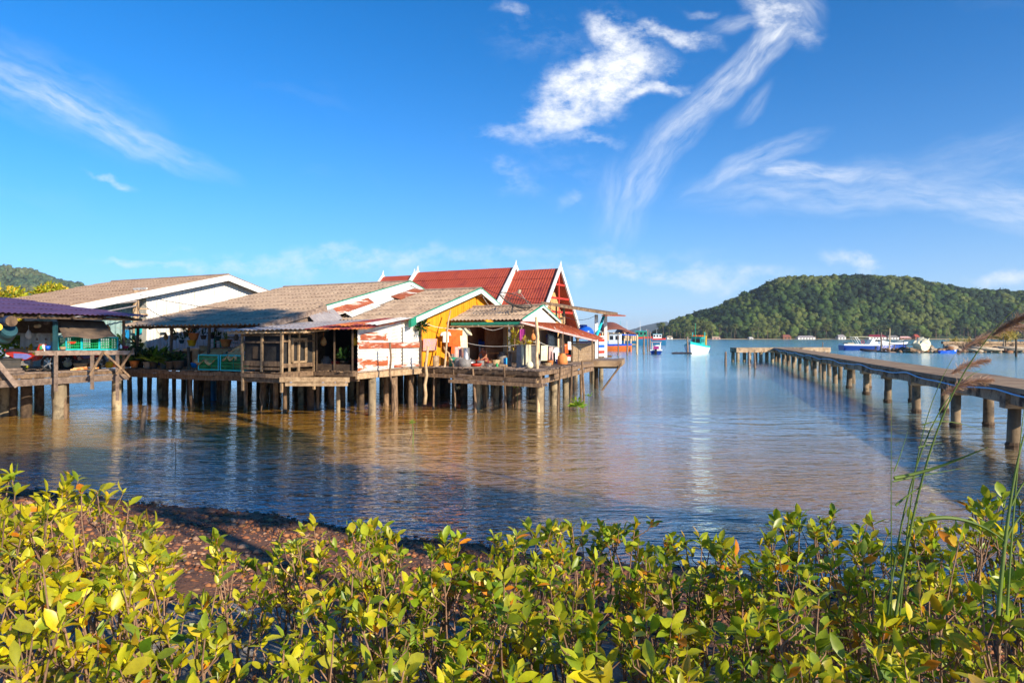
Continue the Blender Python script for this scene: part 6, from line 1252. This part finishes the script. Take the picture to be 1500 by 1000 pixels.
mb = MB(); mb.tube([(-1.2, -.6, .25), (.6, -.6, .28), (1.3, -.25, .38), (1.45, 0, .4), (1.3, .25, .38), (.6, .6, .28), (-1.2, .6, .25)], [.16, .24, .24, .22, .24, .24, .16], 8); mb.build('tube', 'dark_cloth', b, smooth=True); MB().box((-.1, 0, .12), (2.2, 1.0, .08)).build('floor', 'dark_pot', b); MB().prism([(-1.2, -.1, .4), (-1.4, -.1, .95), (-1.1, -.1, 1.1), (-1.0, -.1, .5)], (0, .2, 0)).build('outboard_motor', 'vinyl_black', b)
place(b, 1273, 516, 170, s=1.15, d=150)
b = thing('rowing_boat', (0, 0, 0), 'small bright blue rowing boat pulled up beside the rubble spit', 'boat'); hull(b, 3.4, 1.1, .4, .6, 'blue_plastic', draft=.15, transom=.7, deckz=.15, deck='blue_plastic'); MB().box((1.45, 0, .5), (.35, .5, .3)).build('bow_cover', 'white_paint', b); place(b, 1388, 517, 3, d=138)

# ================================================================== RUBBLE SPIT
def spit():
    nx, ny = 90, 26; v = []
    for j in range(ny):
        for i in range(nx):
            x = 79+ i*.62; t = j/(ny-1); e = min(1, max(0, (x-80)/6)); z = (-1.2 + 1.9*math.sin(t*math.pi))*(.25+.75*e) + .28*mnoise.fractal(Vector((x*.4, t*5, 0)), 1, 2, 4); v.append((x, 139+t*15, z))
    i = (np.arange(ny-1)[:, None]*nx + np.arange(nx-1)[None, :]).ravel(); tag(np_mesh('spit_ground', np.array(v), np.stack([i, i+1, i+nx+1, i+nx], 1), ['flotsam_rock']), kind='structure')
    n = 420; x = RNG.uniform(79.5, 130, n); y = RNG.uniform(138.5, 147, n); z = .35*np.sin((y-138)/15*3.1)*1.5 + RNG.uniform(-.15, .25, n); r = RNG.gamma(2, .13, n)+.12
    t = tints([(.20, .12, .07), (.34, .22, .13), (.10, .07, .05), (.42, .32, .22), (.26, .12, .05)], n); V1, F1, T1 = scatter(ICO1, np.stack([x, y, z], 1), np.stack([r*1.2, r, r*.8], 1), .25, t); tag(np_mesh('rubble', V1, F1, ['pebble'], tint=T1), kind='stuff')
spit()
def chunk(c, sz, rot, m, label, name, cat, jit=.12):
    import bmesh
    bm = bmesh.new(); bmesh.ops.create_cube(bm, size=1); bmesh.ops.subdivide_edges(bm, edges=bm.edges[:], cuts=3, use_grid_fill=True)
    mt = Matrix.Translation(c) @ rot.to_4x4()
    mb = MB(); vs = []
    for p in bm.verts: q = Vector((p.co.x*sz[0], p.co.y*sz[1], p.co.z*sz[2])); q += Vector(random.uniform(-jit, jit) for _ in range(3)); vs.append(mt @ q)
    mb.add(vs, [tuple(v.index for v in f.verts) for f in bm.faces]); bm.free(); return tag(mb.build(name, m), label, cat)
E_ = lambda a, b, c: Matrix.Rotation(R_(c), 3, 'Z') @ Matrix.Rotation(R_(b), 3, 'Y') @ Matrix.Rotation(R_(a), 3, 'X')
chunk(P(1350, 505, 141), (2.6, 2.0, 2.0), E_(8, -28, 15), 'cream_cloth', 'big broken white concrete block tilted on the rubble spit', 'concrete_block', 'block')
chunk(P(1364, 509, 141), (1.4, 1.0, .7), E_(20, 35, 30), 'log', 'broken pale slab leaning beside the white block', 'slab', 'slab', .08)
chunk(P(1336, 513, 140), (2.2, 1.2, .7), E_(0, 10, 20), 'flotsam_rock', 'low dark rock at the tip of the spit', 'rock', 'rock')
a, b_ = P(1380, 0, 147), P(1530, 0, 150); mb = MB(); mb.beam(Vector((a.x, a.y, 2.0)), Vector((b_.x, b_.y, 2.0)), .6, .55); mb.beam(Vector((a.x+.5, a.y+.2, .9)), Vector((b_.x, b_.y+.2, .9)), .4, 1.7); tag(mb.build('retaining_wall', 'jetty_concrete'), 'low straight concrete wall along the back of the rubble spit', 'wall')
for i, (x0, y0, x1, y1, r) in enumerate(((1424, 509, 1462, 511.5, .3), (1418, 511, 1440, 514.5, .25), (1462, 509, 1500, 510, .28), (1476, 513, 1512, 511, .3), (1440, 513, 1470, 512, .2))):
    a, b_ = P(x0, y0, 139), P(x1, y1, 138.5); tag(MB().tube([a, a.lerp(b_, .5)+Vector((0, 0, .06)), b_], [r, r*.95, r*.85], 9).build('log', 'log', smooth=True), ['pale trunk lying nearest the middle of the spit', 'pale trunk sloping down to the water left of the others', 'long pale trunk below the straw coloured bush', 'pale trunk at the far right of the spit', 'thin pale trunk between two larger ones'][i], 'log')
def straw(c, r, n, label, up=.6, L=1.2):
    root = thing('dry_bush', (c.x, c.y, c.z-r), label, 'bush'); dr = RNG.normal(size=(n, 3)); dr[:, 2] = np.abs(dr[:, 2])+up; pos = np.array(c)+RNG.normal(size=(n, 3))*[r*.5, r*.5, r*.25]-[0, 0, r*.5]
    leaves_mesh('foliage', pos, dr, RNG.uniform(.5, 1, n)*L, np.full(n, .12), tints([(.50, .40, .10), (.62, .50, .16), (.40, .36, .08)], n), root, m='tree_leaf'); MB().tube([c-ZV*r*1.6, c], [.1, .05], 6).build('stem', 'bark', root)
straw(P(1473, 489, 143), 1.6, 900, 'round straw yellow bush standing on the spit', L=1.6)
for px, lb in ((1398, 'low dry grass tuft at the left end of the wall'), (1418, 'dry grass tuft on the middle of the wall'), (1436, 'dry grass tuft near the straw yellow bush')): straw(P(px, 497.5, 148), 1.0, 200, lb, L=.9)
pole(1470, 492, 1471, 512, .12, 'leaning post below the straw coloured bush', 'log', d=142, base=.2)
pt_ = thing('landing_stage', P(1322, 506, 150), 'thin plank stage between the cruiser and the rubble spit', 'stage'); MB().beam(P(1302, 504, 152), P(1338, 505, 148), .8, .15).build('planks', 'bamboo', pt_)
for px in (1310, 1327): p = P(px, 505, 150); MB().tube([(p.x, p.y, -1), (p.x, p.y, 1.5)], .1, 6).build('post', 'dark_timber', pt_)

# ================================================================== BUILDINGS FAR OFF
def far_house(px0, px1, yt, yb, d, roofm, wallm, label, hip=.25, dep=9, group=None, base=None):
    x0, x1 = (px0-750)/1000*d, (px1-750)/1000*d; zt = H+(493-yt)/1000*d; zb = (H+(493-yb)/1000*d) if base is None else base; zm = zb+(zt-zb)*.48; root = thing('far_house', ((x0+x1)/2, d, zb), label, 'house', group); w = x1-x0
    MB().box(((x0+x1)/2, d+dep/2, (zb+zm)/2), (w*.9, dep*.9, zm-zb)).build('wall', wallm, root)
    mb = MB(); mb.add([(x0, d, zm), (x1, d, zm), (x1, d+dep, zm), (x0, d+dep, zm), (x0+w*hip, d+dep/2, zt), (x1-w*hip, d+dep/2, zt)], [(0, 1, 5, 4), (1, 2, 5), (2, 3, 4, 5), (3, 0, 4), (3, 2, 1, 0)]); mb.build('roof', roofm, root)
    k = max(1, int(w/4))
    for i in range(k): MB().box((x0+w*(.12+.76*(i+.5)/k), d+dep*.05-.03, zb+(zm-zb)*.5), (w*.4/k, .1, (zm-zb)*.5)).build('window', 'window_dark', root)
    return root
for a in ((1147, 1160, 490, 497, 822, 'dome_tile', 'brown_boards', 'small brown roofed house at the left of the far shore hamlet'), (1158, 1171, 484.5, 493, 838, 'red_tile', 'brown_boards', 'red roofed house above the left of the far hamlet'),
          (1168, 1196, 491.5, 497, 820, 'grey_tin', 'white_paint', 'long low pale roofed building on the far shore'), (1228, 1240, 490, 497, 820, 'grey_tin', 'white_paint', 'small white gabled house standing alone on the far shore'),
          (1242, 1256, 486.5, 493, 838, 'hull_orange', 'brown_boards', 'orange roofed house among the far palms'), (1258, 1270, 484, 491, 842, 'red_tile', 'brown_boards', 'higher red roofed house among the far palms'),
          (1272, 1300, 490, 497, 820, 'maroon_cloth', 'white_paint', 'long house with dark red roof and white walls on the far shore'), (1286, 1300, 485.5, 492, 836, 'red_tile', 'tan_boards', 'red roof rising behind the long far house'),
          (1301, 1318, 491, 497, 820, 'grey_pot', 'white_paint', 'grey roofed waterside house left of the small pink one'), (1319, 1336, 492.5, 497, 820, 'pink_cloth', 'brown_boards', 'low pinkish house at the right of the far hamlet'), (1341, 1348, 489.5, 497, 820, 'red_tile', 'brown_boards', 'tiny red roofed hut at the right end of the far hamlet'),
          (977, 986, 491.5, 496.5, 822, 'cream_plastic', 'white_paint', 'tiny pale hut at the left foot of the island'), (1043, 1056, 492.5, 496.7, 822, 'cream_plastic', 'pink_cloth', 'low pale hut on the shore behind the teal boat'), (1098, 1104, 493.5, 496.7, 822, 'white_paint', 'white_paint', 'tiny white hut on the bare stretch of far shore')):
    far_house(*a, hip=.15)
tag(MB().grid(lambda i, j: Vector((160+700*i, 808+26*j, -.3+1.1*j+.25*mnoise.noise(Vector((i*60, j, 0))))), 120, 3).build('far_beach', 'sand'), kind='structure')
# brown domed halls beyond the village end
def hall(px0, px1, yt, ye, yb, d, label):
    x0, x1 = (px0-750)/1000*d, (px1-750)/1000*d; f = lambda y: H+(493-y)/1000*d; zt, ze, zb = f(yt), f(ye), f(yb); root = thing('domed_hall', ((x0+x1)/2, d, 0), label, 'building'); w = x1-x0; dep = 14
    MB().grid(lambda i, j: Vector((x0+w*i+(w*.06*(1-j)), d+dep*j*.9, ze+(zt-ze)*math.sin(math.pi*min(1, .08+.84*i))**.7*math.sin(math.pi*(.12+.5*j)) )), 14, 10, thick=(0, 0, -.3)).build('roof', 'dome_tile', root, smooth=True)
    MB().box(((x0+x1)/2, d+dep/2, (zb+ze)/2), (w*.92, dep*.8, ze-zb)).build('wall', 'dark_timber', root)
    for i in range(5): x = x0+w*(.08+.21*i); MB().box((x, d+.8, (zb+ze)/2), (.35, .35, ze-zb)).build('column', 'tan_boards', root)
    MB().box(((x0+x1)/2, d+dep/2, .8), (w, dep, .4)).build('floor', 'jetty_concrete', root)
hall(880, 919, 470.5, 487, 499, 205, 'broad brown shell roofed hall beyond the outer end of the village')
hall(910, 926, 479, 489, 499, 213, 'second brown shell roof stepping down to the right of the broad hall')
hall(920, 932, 482.5, 490, 499, 222, 'smallest brown shell roof at the right end of the halls')
cv = thing('boat_shelter', (0, 0, 0), 'low blue edged landing roof in front of the brown halls', 'shelter'); a, b_ = P(905, 490, 180), P(934, 491, 180); MB().beam(a, b_, 3, .25).build('roof', 'blue_plastic', cv)
for i in range(4): p = a.lerp(b_, i/3); MB().beam((p.x, p.y, -1), p, .25).build('post', 'tan_boards', cv)

# ================================================================== TREES
def palm_proto():
    r = thing('palm_tree', (0, 0, 0), 'coconut palm with a feathery crown at the foot of the wooded island', 'palm tree', 'coconut palms along the island shore'); MB().tube([(0, 0, -1), (.2, 0, 5), (.7, 0, 10), (1.4, 0, 13)], [.3, .22, .18, .15], 6).build('trunk', 'bark', r)
    mb = MB()
    for k in range(13):
        a = k*2.4; el = .75-.08*k; L = 4.2; c = Vector((1.4, 0, 13)); h_ = Vector((math.cos(a), math.sin(a), 0)); s = Vector((-h_.y, h_.x, 0))
        def pt(t, w): return c + h_*L*t*math.cos(el*.6) + ZV*(L*t*math.sin(el) - 2.6*t*t) + s*w + ZV*(-abs(w)*.45)
        q = [(0, .08), (.3, .75), (.65, .8), (1, .08)]
        for (t0, w0), (t1, w1) in zip(q[:-1], q[1:]): mb.add([pt(t0, -w0), pt(t0, 0), pt(t1, 0), pt(t1, -w1), pt(t0, w0), pt(t1, w1)], [(0, 1, 2, 3), (1, 4, 5, 2)])
    mb.build('crown', M['palm_leaf'], r); return r
mk('palm_leaf', (.07, .10, .02), (.15, .17, .04), scale=1, rough=.7, trans=.25, rnd=.3, bump=0)
pp = palm_proto(); first = True
for k in range(120):
    x = RNG.uniform(178, 640); row = k % 4; y = 826 + row*5.5 + RNG.uniform(-2, 2); z = .6+row*2.2; s = RNG.uniform(.75, 1.2)
    if first: pp.location = (x, y, z); first = False
    else: copy_thing(pp, (x, y, z), RNG.uniform(0, 6.28), s=(s, s, s*RNG.uniform(.8, 1.15)))
def leaf_tree(x, y, z0, hgt, r, n, pal, label, leaf=.3, name='tree', squash=.75, blobs=9, lean=(0, 0), seed=1):
    root = thing(name, (x, y, z0), label, 'tree'); rg = np.random.default_rng(seed); top = Vector((x+lean[0], y+lean[1], z0+hgt-r*squash)); tw = min(r, hgt*.12) if hgt < 12 else 1.1; b = Vector((x, y, z0))
    mb = MB(); mb.tube([b, b.lerp(top, .5)+Vector((.1*r, 0, 0)), top], [tw*.08, tw*.05, tw*.035], 9); cs = []
    for k in range(blobs):
        d = rg.normal(size=3); d /= np.linalg.norm(d); c = np.array(top)+d*r*.62*[1, 1, squash]; cs.append((c, r*rg.uniform(.3, .5)))
        s = b.lerp(top, rg.uniform(.5, .95)); mb.tube([s, s.lerp(Vector(c), .5)+ZV*.1*r, Vector(c)], [r*.035, r*.02, r*.008], 6)
    mb.build('trunk', 'bark', root, smooth=True); ix = rg.integers(0, blobs, n); d = rg.normal(size=(n, 3)); d /= np.linalg.norm(d, axis=1, keepdims=True)
    pos = np.array([cs[i][0] for i in ix])+d*np.array([cs[i][1] for i in ix])[:, None]*rg.uniform(.5, 1.1, (n, 1))*[1, 1, squash]
    leaves_mesh('crown', pos, d+rg.normal(size=(n, 3))*.5, rg.uniform(.7, 1.3, n)*leaf, rg.uniform(.4, .6, n)*leaf, tints(pal, n), root, m='tree_leaf'); return root
YP = [(.42, .44, .02), (.56, .50, .02), (.30, .36, .02), (.62, .42, .03)]
leaf_tree(-34.9, 47, .3, 6.9, 3.0, 7500, YP, 'yellow green leafy tree behind the purple roof, left of the pair', .32, seed=5, blobs=18)
leaf_tree(-33.4, 49.5, .3, 6.7, 1.9, 3600, YP, 'smaller yellow green tree behind the purple roof, right of the pair', .32, seed=6, blobs=12)
leaf_tree(-29, 41, .2, 3.4, 1.5, 1500, [(.2, .3, .02), (.36, .4, .03)], 'low yellow green bush seen beneath the purple roof', .25, seed=8, blobs=6)
GP = [(.05, .10, .02), (.08, .14, .02), (.11, .17, .03)]
for i, (x, y, z0, h_, r, n) in enumerate(((7.9, -2.4, .9, 12.6, 2.0, 1500), (12.6, -4.6, .9, 13.4, 2.3, 1700), (17.6, -6.2, .9, 13.2, 2.3, 1700), (23, -9, 1, 13.6, 2.5, 1900), (12.6, 2.6, .3, 22.7, 4.6, 4200), (9.5, 2.0, .6, 14.5, 3.0, 3000))):
    leaf_tree(x, y, z0, h_, r, n, GP, 'leafy shore tree %s' % ['nearest the shrubs', 'second along the shore', 'third along the shore', 'fourth along the shore', 'tallest on the shore', 'tall and wide on the shore', 'low and slender on the shore'][i], .42, seed=20+i, squash=.8 if h_ < 15 else .30)

# ================================================================== FOREGROUND SHRUBS
TOPX = [0, 60, 110, 165, 205, 240, 300, 345, 400, 460, 560, 640, 705, 790, 860, 940, 1000, 1060, 1110, 1150, 1190, 1245, 1300, 1360, 1440, 1500, 1600, 1750]
TOPY = [668, 690, 700, 712, 728, 770, 765, 790, 800, 762, 762, 790, 768, 770, 750, 758, 775, 790, 775, 755, 738, 745, 762, 758, 716, 722, 700, 690]
SP = [(.72, .62, .015), (.50, .52, .015), (.22, .34, .015), (.10, .20, .012), (.40, .33, .015), (.78, .54, .02), (.74, .26, .015)]
def shrub(px, d, off, nst, spread, label, group, yel=0., leafm=1.0):
    x = (px-750)/1000*d; inl = float(ledge_y(x))-d; zb = .84 if inl < 1.9 else .84+min(inl-1.7, 3)*.12
    ztop = lambda X, Y: H + (493-(np.interp(750+1000*X/max(Y, .5), TOPX, TOPY)+off))/1000*Y
    root = thing('shrub', (x, d, zb-.05), label, 'shrub', group); mb = MB(); pos = []; dr = []; LL = []; yg = []
    def whorl(p, t, n, sc):
        a0 = random.uniform(0, 6.28)
        for k in range(n):
            a = a0+k*2.4; el = random.uniform(.25, 1.25); side = Vector((math.cos(a), math.sin(a), 0)); q = (side*math.cos(el)+t*math.sin(el)*1.1).normalized(); pos.append(p - t*.012*k*sc); dr.append(q); LL.append(random.uniform(.046, .112)*sc*(1.08 if k < 5 else .8)); yg.append(k)
    for s in range(nst):
        a = random.uniform(0, 6.28); rr = spread*math.sqrt(random.random()); tx, ty = x+rr*math.cos(a), d+rr*math.sin(a)*.8; ty = max(ty, 1.35)
        zt = min(float(ztop(tx, ty)), zb+1.75) - abs(random.gauss(0, .15)); zt = max(zt, zb+.35)
        b = Vector((x+random.uniform(-.08, .08), d+random.uniform(-.08, .08), zb-.08)); t = Vector((tx, ty, zt)); mid = b.lerp(t, .5)+Vector((random.uniform(-.09, .09), random.uniform(-.09, .09), -.04)); n = 7
        pts = [b*(1-k/n)**2+mid*2*(k/n)*(1-k/n)+t*(k/n)**2 + Vector((random.uniform(-.008, .008), random.uniform(-.008, .008), 0)) for k in range(n+1)]
        mb.tube(pts, [.012-.0085*k/n for k in range(n+1)], 5, cap=False); whorl(t, (pts[-1]-pts[-2]).normalized(), random.randint(4, 8), leafm)
        for k in range(random.randint(4, 6)):
            f = random.uniform(.35, .93); i = int(f*n); p = pts[i].lerp(pts[i+1], f*n-i); a = random.uniform(0, 6.28); ln = random.uniform(.10, .34)*(1.15-f*.5)
            q = p + Vector((math.cos(a)*ln*.6, math.sin(a)*ln*.6, ln*.85)); q.z = min(q.z, float(ztop(q.x, q.y))+.02); m_ = p.lerp(q, .5)+Vector((math.cos(a), math.sin(a), 0))*.03
            if q.z < p.z+.03: continue
            mb.tube([p, m_, q], [.0048, .0036, .0024], 4, cap=False); tt = (q-m_).normalized(); whorl(q, tt, random.choice((0, 3, 4, 5, 6, 7)), leafm*random.uniform(.75, 1.05))
            for e in range(random.randint(0, 3)): g = random.uniform(.3, .9); a2 = random.uniform(0, 6.28); pos.append(p.lerp(q, g)); dr.append(Vector((math.cos(a2), math.sin(a2), .6))); LL.append(random.uniform(.045, .075)*leafm); yg.append(9)
    mb.build('stems', 'shrub_stem', root, smooth=True); n = len(pos); pos = np.array([tuple(p) for p in pos]); dr = np.array([tuple(q) for q in dr]); LL = np.array(LL); yg = np.array(yg)
    pr = np.array([.14+yel, .20, .22-yel*.5, .16-yel*.3, .16, .07+yel*.3, .06]); pr = np.clip(pr, .01, 1); pr /= pr.sum(); t = np.array(SP)[RNG.choice(7, n, p=pr)]*RNG.uniform(.8, 1.2, (n, 1)); t[yg < 3] = t[yg < 3]*.5 + np.array([.36, .42, .03])*.5
    leaves_mesh('foliage', pos, dr, LL, LL*RNG.uniform(.38, .54, n), t, root, fold=.3, droop=.16)
rows = [(4.9, 6, 76, 8), (4.15, 55, 82, 7), (3.4, 125, 104, 6), (2.75, 205, 125, 5), (2.2, 290, 150, 4), (1.75, 380, 170, 4)]
zone = lambda px: 'left' if px < 230 else 'middle left' if px < 560 else 'middle' if px < 980 else 'right'
ZL = {'left': 'sunlit yellow green shrub with glossy leaves at the left of the foreground', 'middle left': 'sparse leafy shrub before the gravel left of centre', 'middle': 'leafy shrub with green and orange leaves in the middle of the foreground', 'right': 'dense green shrub with glossy leaves at the right of the foreground'}
for ri, (d, off, step, nst) in enumerate(rows):
    px = -60 - ri*20 + RNG.uniform(0, 40)
    while px < 1600:
        z = zone(px); keep = 1.0
        if 225 < px < 545: keep = (.55, .6, .75, .95, 1, 1)[ri]
        elif 545 <= px < 980: keep = (.9, .95, 1, 1, 1, 1)[ri]
        if random.random() < keep: shrub(px, d+random.uniform(-.3, .3), off, nst if z != 'middle left' else max(4, nst-1), .30, ZL[z], 'foreground shrubs at the ' + z, yel=.35 if z == 'left' else (.12 if z == 'middle left' else (-.09 if z == 'right' else 0)), leafm=1.0 if d > 2.5 else .95)
        px += step*random.uniform(.8, 1.25)*(.95 if z in ('right', 'middle') else 1.0)

# ---- fallen leaves on the ledge and the gravel
n = 1500; x = RNG.uniform(-8, 6, n); y = np.where(RNG.random(n) < .6, ledge_y(x)-RNG.uniform(0, 2.0, n), ledge_y(x)+RNG.gamma(1.5, 1.0, n)); on = y < ledge_y(x); z = np.where(on, .93, shore_z(x, y)+.05)
ok = y < np.interp(x, SHX, SHY)-.2; x, y, z = x[ok], y[ok], z[ok]; n = len(x); dr = np.stack([RNG.normal(size=n), RNG.normal(size=n), RNG.uniform(-.05, .25, n)], 1)
tag(leaves_mesh('leaf_litter', np.stack([x, y, z], 1), dr, RNG.uniform(.04, .09, n), RNG.uniform(.018, .035, n), tints([(.22, .10, .04), (.34, .18, .06), (.14, .07, .035), (.50, .36, .06), (.42, .16, .03)], n), None, m='tree_leaf'), kind='stuff')
# ---- tall grass at the right
def blade(mb, pts, w):
    pts = [Vector(p) for p in pts]; n = 14; out = []
    for k in range(n+1):
        t = k/n; m_ = len(pts)-1; 
        q = Vector((0, 0, 0))
        for i, p in enumerate(pts): q += p*(math.comb(m_, i)*t**i*(1-t)**(m_-i))
        out.append(q)
    mb.tube(out, [w*(1-.85*k/n) for k in range(n+1)], 4, cap=False); return out
def plume(root, pts, r):
    o = blade(MB(), pts, .001); n = 900; f = RNG.uniform(0, 1, n)*(len(o)-1); i = f.astype(int).clip(0, len(o)-2); P0 = np.array([tuple(q) for q in o]); pos = P0[i]+(P0[i+1]-P0[i])*(f-i)[:, None]; ax = P0[i+1]-P0[i]; ax /= np.linalg.norm(ax, axis=1, keepdims=True)
    w = np.sin(np.clip(f/(len(o)-1), .02, 1)*math.pi)**.5; dr = ax*1.1+RNG.normal(size=(n, 3))*.42; leaves_mesh('plume', pos, dr, w*r*RNG.uniform(.6, 1.2, n), np.full(n, .0016), tints([(.46, .28, .20), (.60, .40, .28), (.36, .20, .17)], n), root, m='tree_leaf')
g1 = thing('tall_grass', P(1310, 860, 3.1), 'clump of tall arching grass with feathery plumes before the jetty', 'grass'); mb = MB(); D = 3.0
for pts, w in (([P(1312, 900, D), P(1345, 690, D), P(1380, 545, D), P(1500, 440, D-.2)], .0075), ([P(1300, 900, D), P(1330, 640, D), P(1390, 560, D), P(1440, 540, D)], .0055), ([P(1306, 900, D), P(1305, 700, D), P(1306, 570, D)], .0035), ([P(1318, 900, D), P(1335, 700, D), P(1345, 600, D), P(1405, 510, D)], .0045)): blade(mb, pts, w)
mb.build('stalk', 'reed', g1, smooth=True); mb = MB()
for pts, w in (([P(1310, 700, D), P(1370, 690, D), P(1420, 665, D-.1), P(1447, 655, D-.2)], .009), ([P(1308, 705, D), P(1360, 694, D), P(1418, 684, D)], .004), ([P(1312, 740, D), P(1340, 715, D), P(1360, 708, D)], .006), ([P(1352, 622, D), P(1380, 610, D), P(1415, 622, D), P(1440, 630, D)], .003), ([P(1345, 655, D), P(1365, 650, D), P(1380, 648, D)], .004), ([P(1310, 690, D), P(1322, 660, D), P(1330, 630, D)], .003)): blade(mb, pts, w)
mb.build('blade', 'reed', g1, smooth=True)
plume(g1, [P(1452, 492, D-.1), P(1475, 474, D-.15), P(1520, 455, D-.2)], .05); plume(g1, [P(1402, 520, D), P(1430, 490, D), P(1480, 478, D), P(1520, 476, D)], .05); plume(g1, [P(1393, 548, D), P(1410, 533, D), P(1450, 527, D)], .045); plume(g1, [P(1378, 580, D), P(1395, 565, D), P(1425, 555, D), P(1455, 556, D)], .05)
g2 = thing('tall_grass', P(1480, 860, 2.7), 'thick stalked grass clump rising at the right edge', 'grass'); mb = MB(); D = 2.7
for pts, w in (([P(1462, 900, D), P(1475, 740, D), P(1490, 660, D), P(1512, 600, D)], .010), ([P(1475, 900, D), P(1486, 700, D), P(1505, 560, D)], .006)): blade(mb, pts, w)
mb.build('stalk', 'reed', g2, smooth=True); mb = MB()
for pts, w in (([P(1482, 740, D), P(1500, 690, D), P(1540, 680, D)], .006), ([P(1350, 762, D), P(1400, 748, D), P(1450, 770, D), P(1480, 800, D)], .010), ([P(1470, 800, D), P(1485, 755, D), P(1520, 735, D)], .008)): blade(mb, pts, w)
mb.build('blade', 'reed', g2, smooth=True)

# ---- the air over the bay
hb = MB(); hb.box((0, 4400, 88), (12200, 9200, 180)); ho = hb.build('haze', 'hull_white'); tag(ho, kind='stuff')
hm = bpy.data.materials.new('haze_air'); hm.use_nodes = True; hn = hm.node_tree; hn.nodes.clear(); o_ = hn.nodes.new('ShaderNodeOutputMaterial'); vv = hn.nodes.new('ShaderNodeVolumePrincipled')
vv.inputs['Color'].default_value = (.78, .88, 1, 1); vv.inputs['Density'].default_value = .00009; vv.inputs['Anisotropy'].default_value = .2; hn.links.new(vv.outputs[0], o_.inputs['Volume']); ho.data.materials.clear(); ho.data.materials.append(hm)
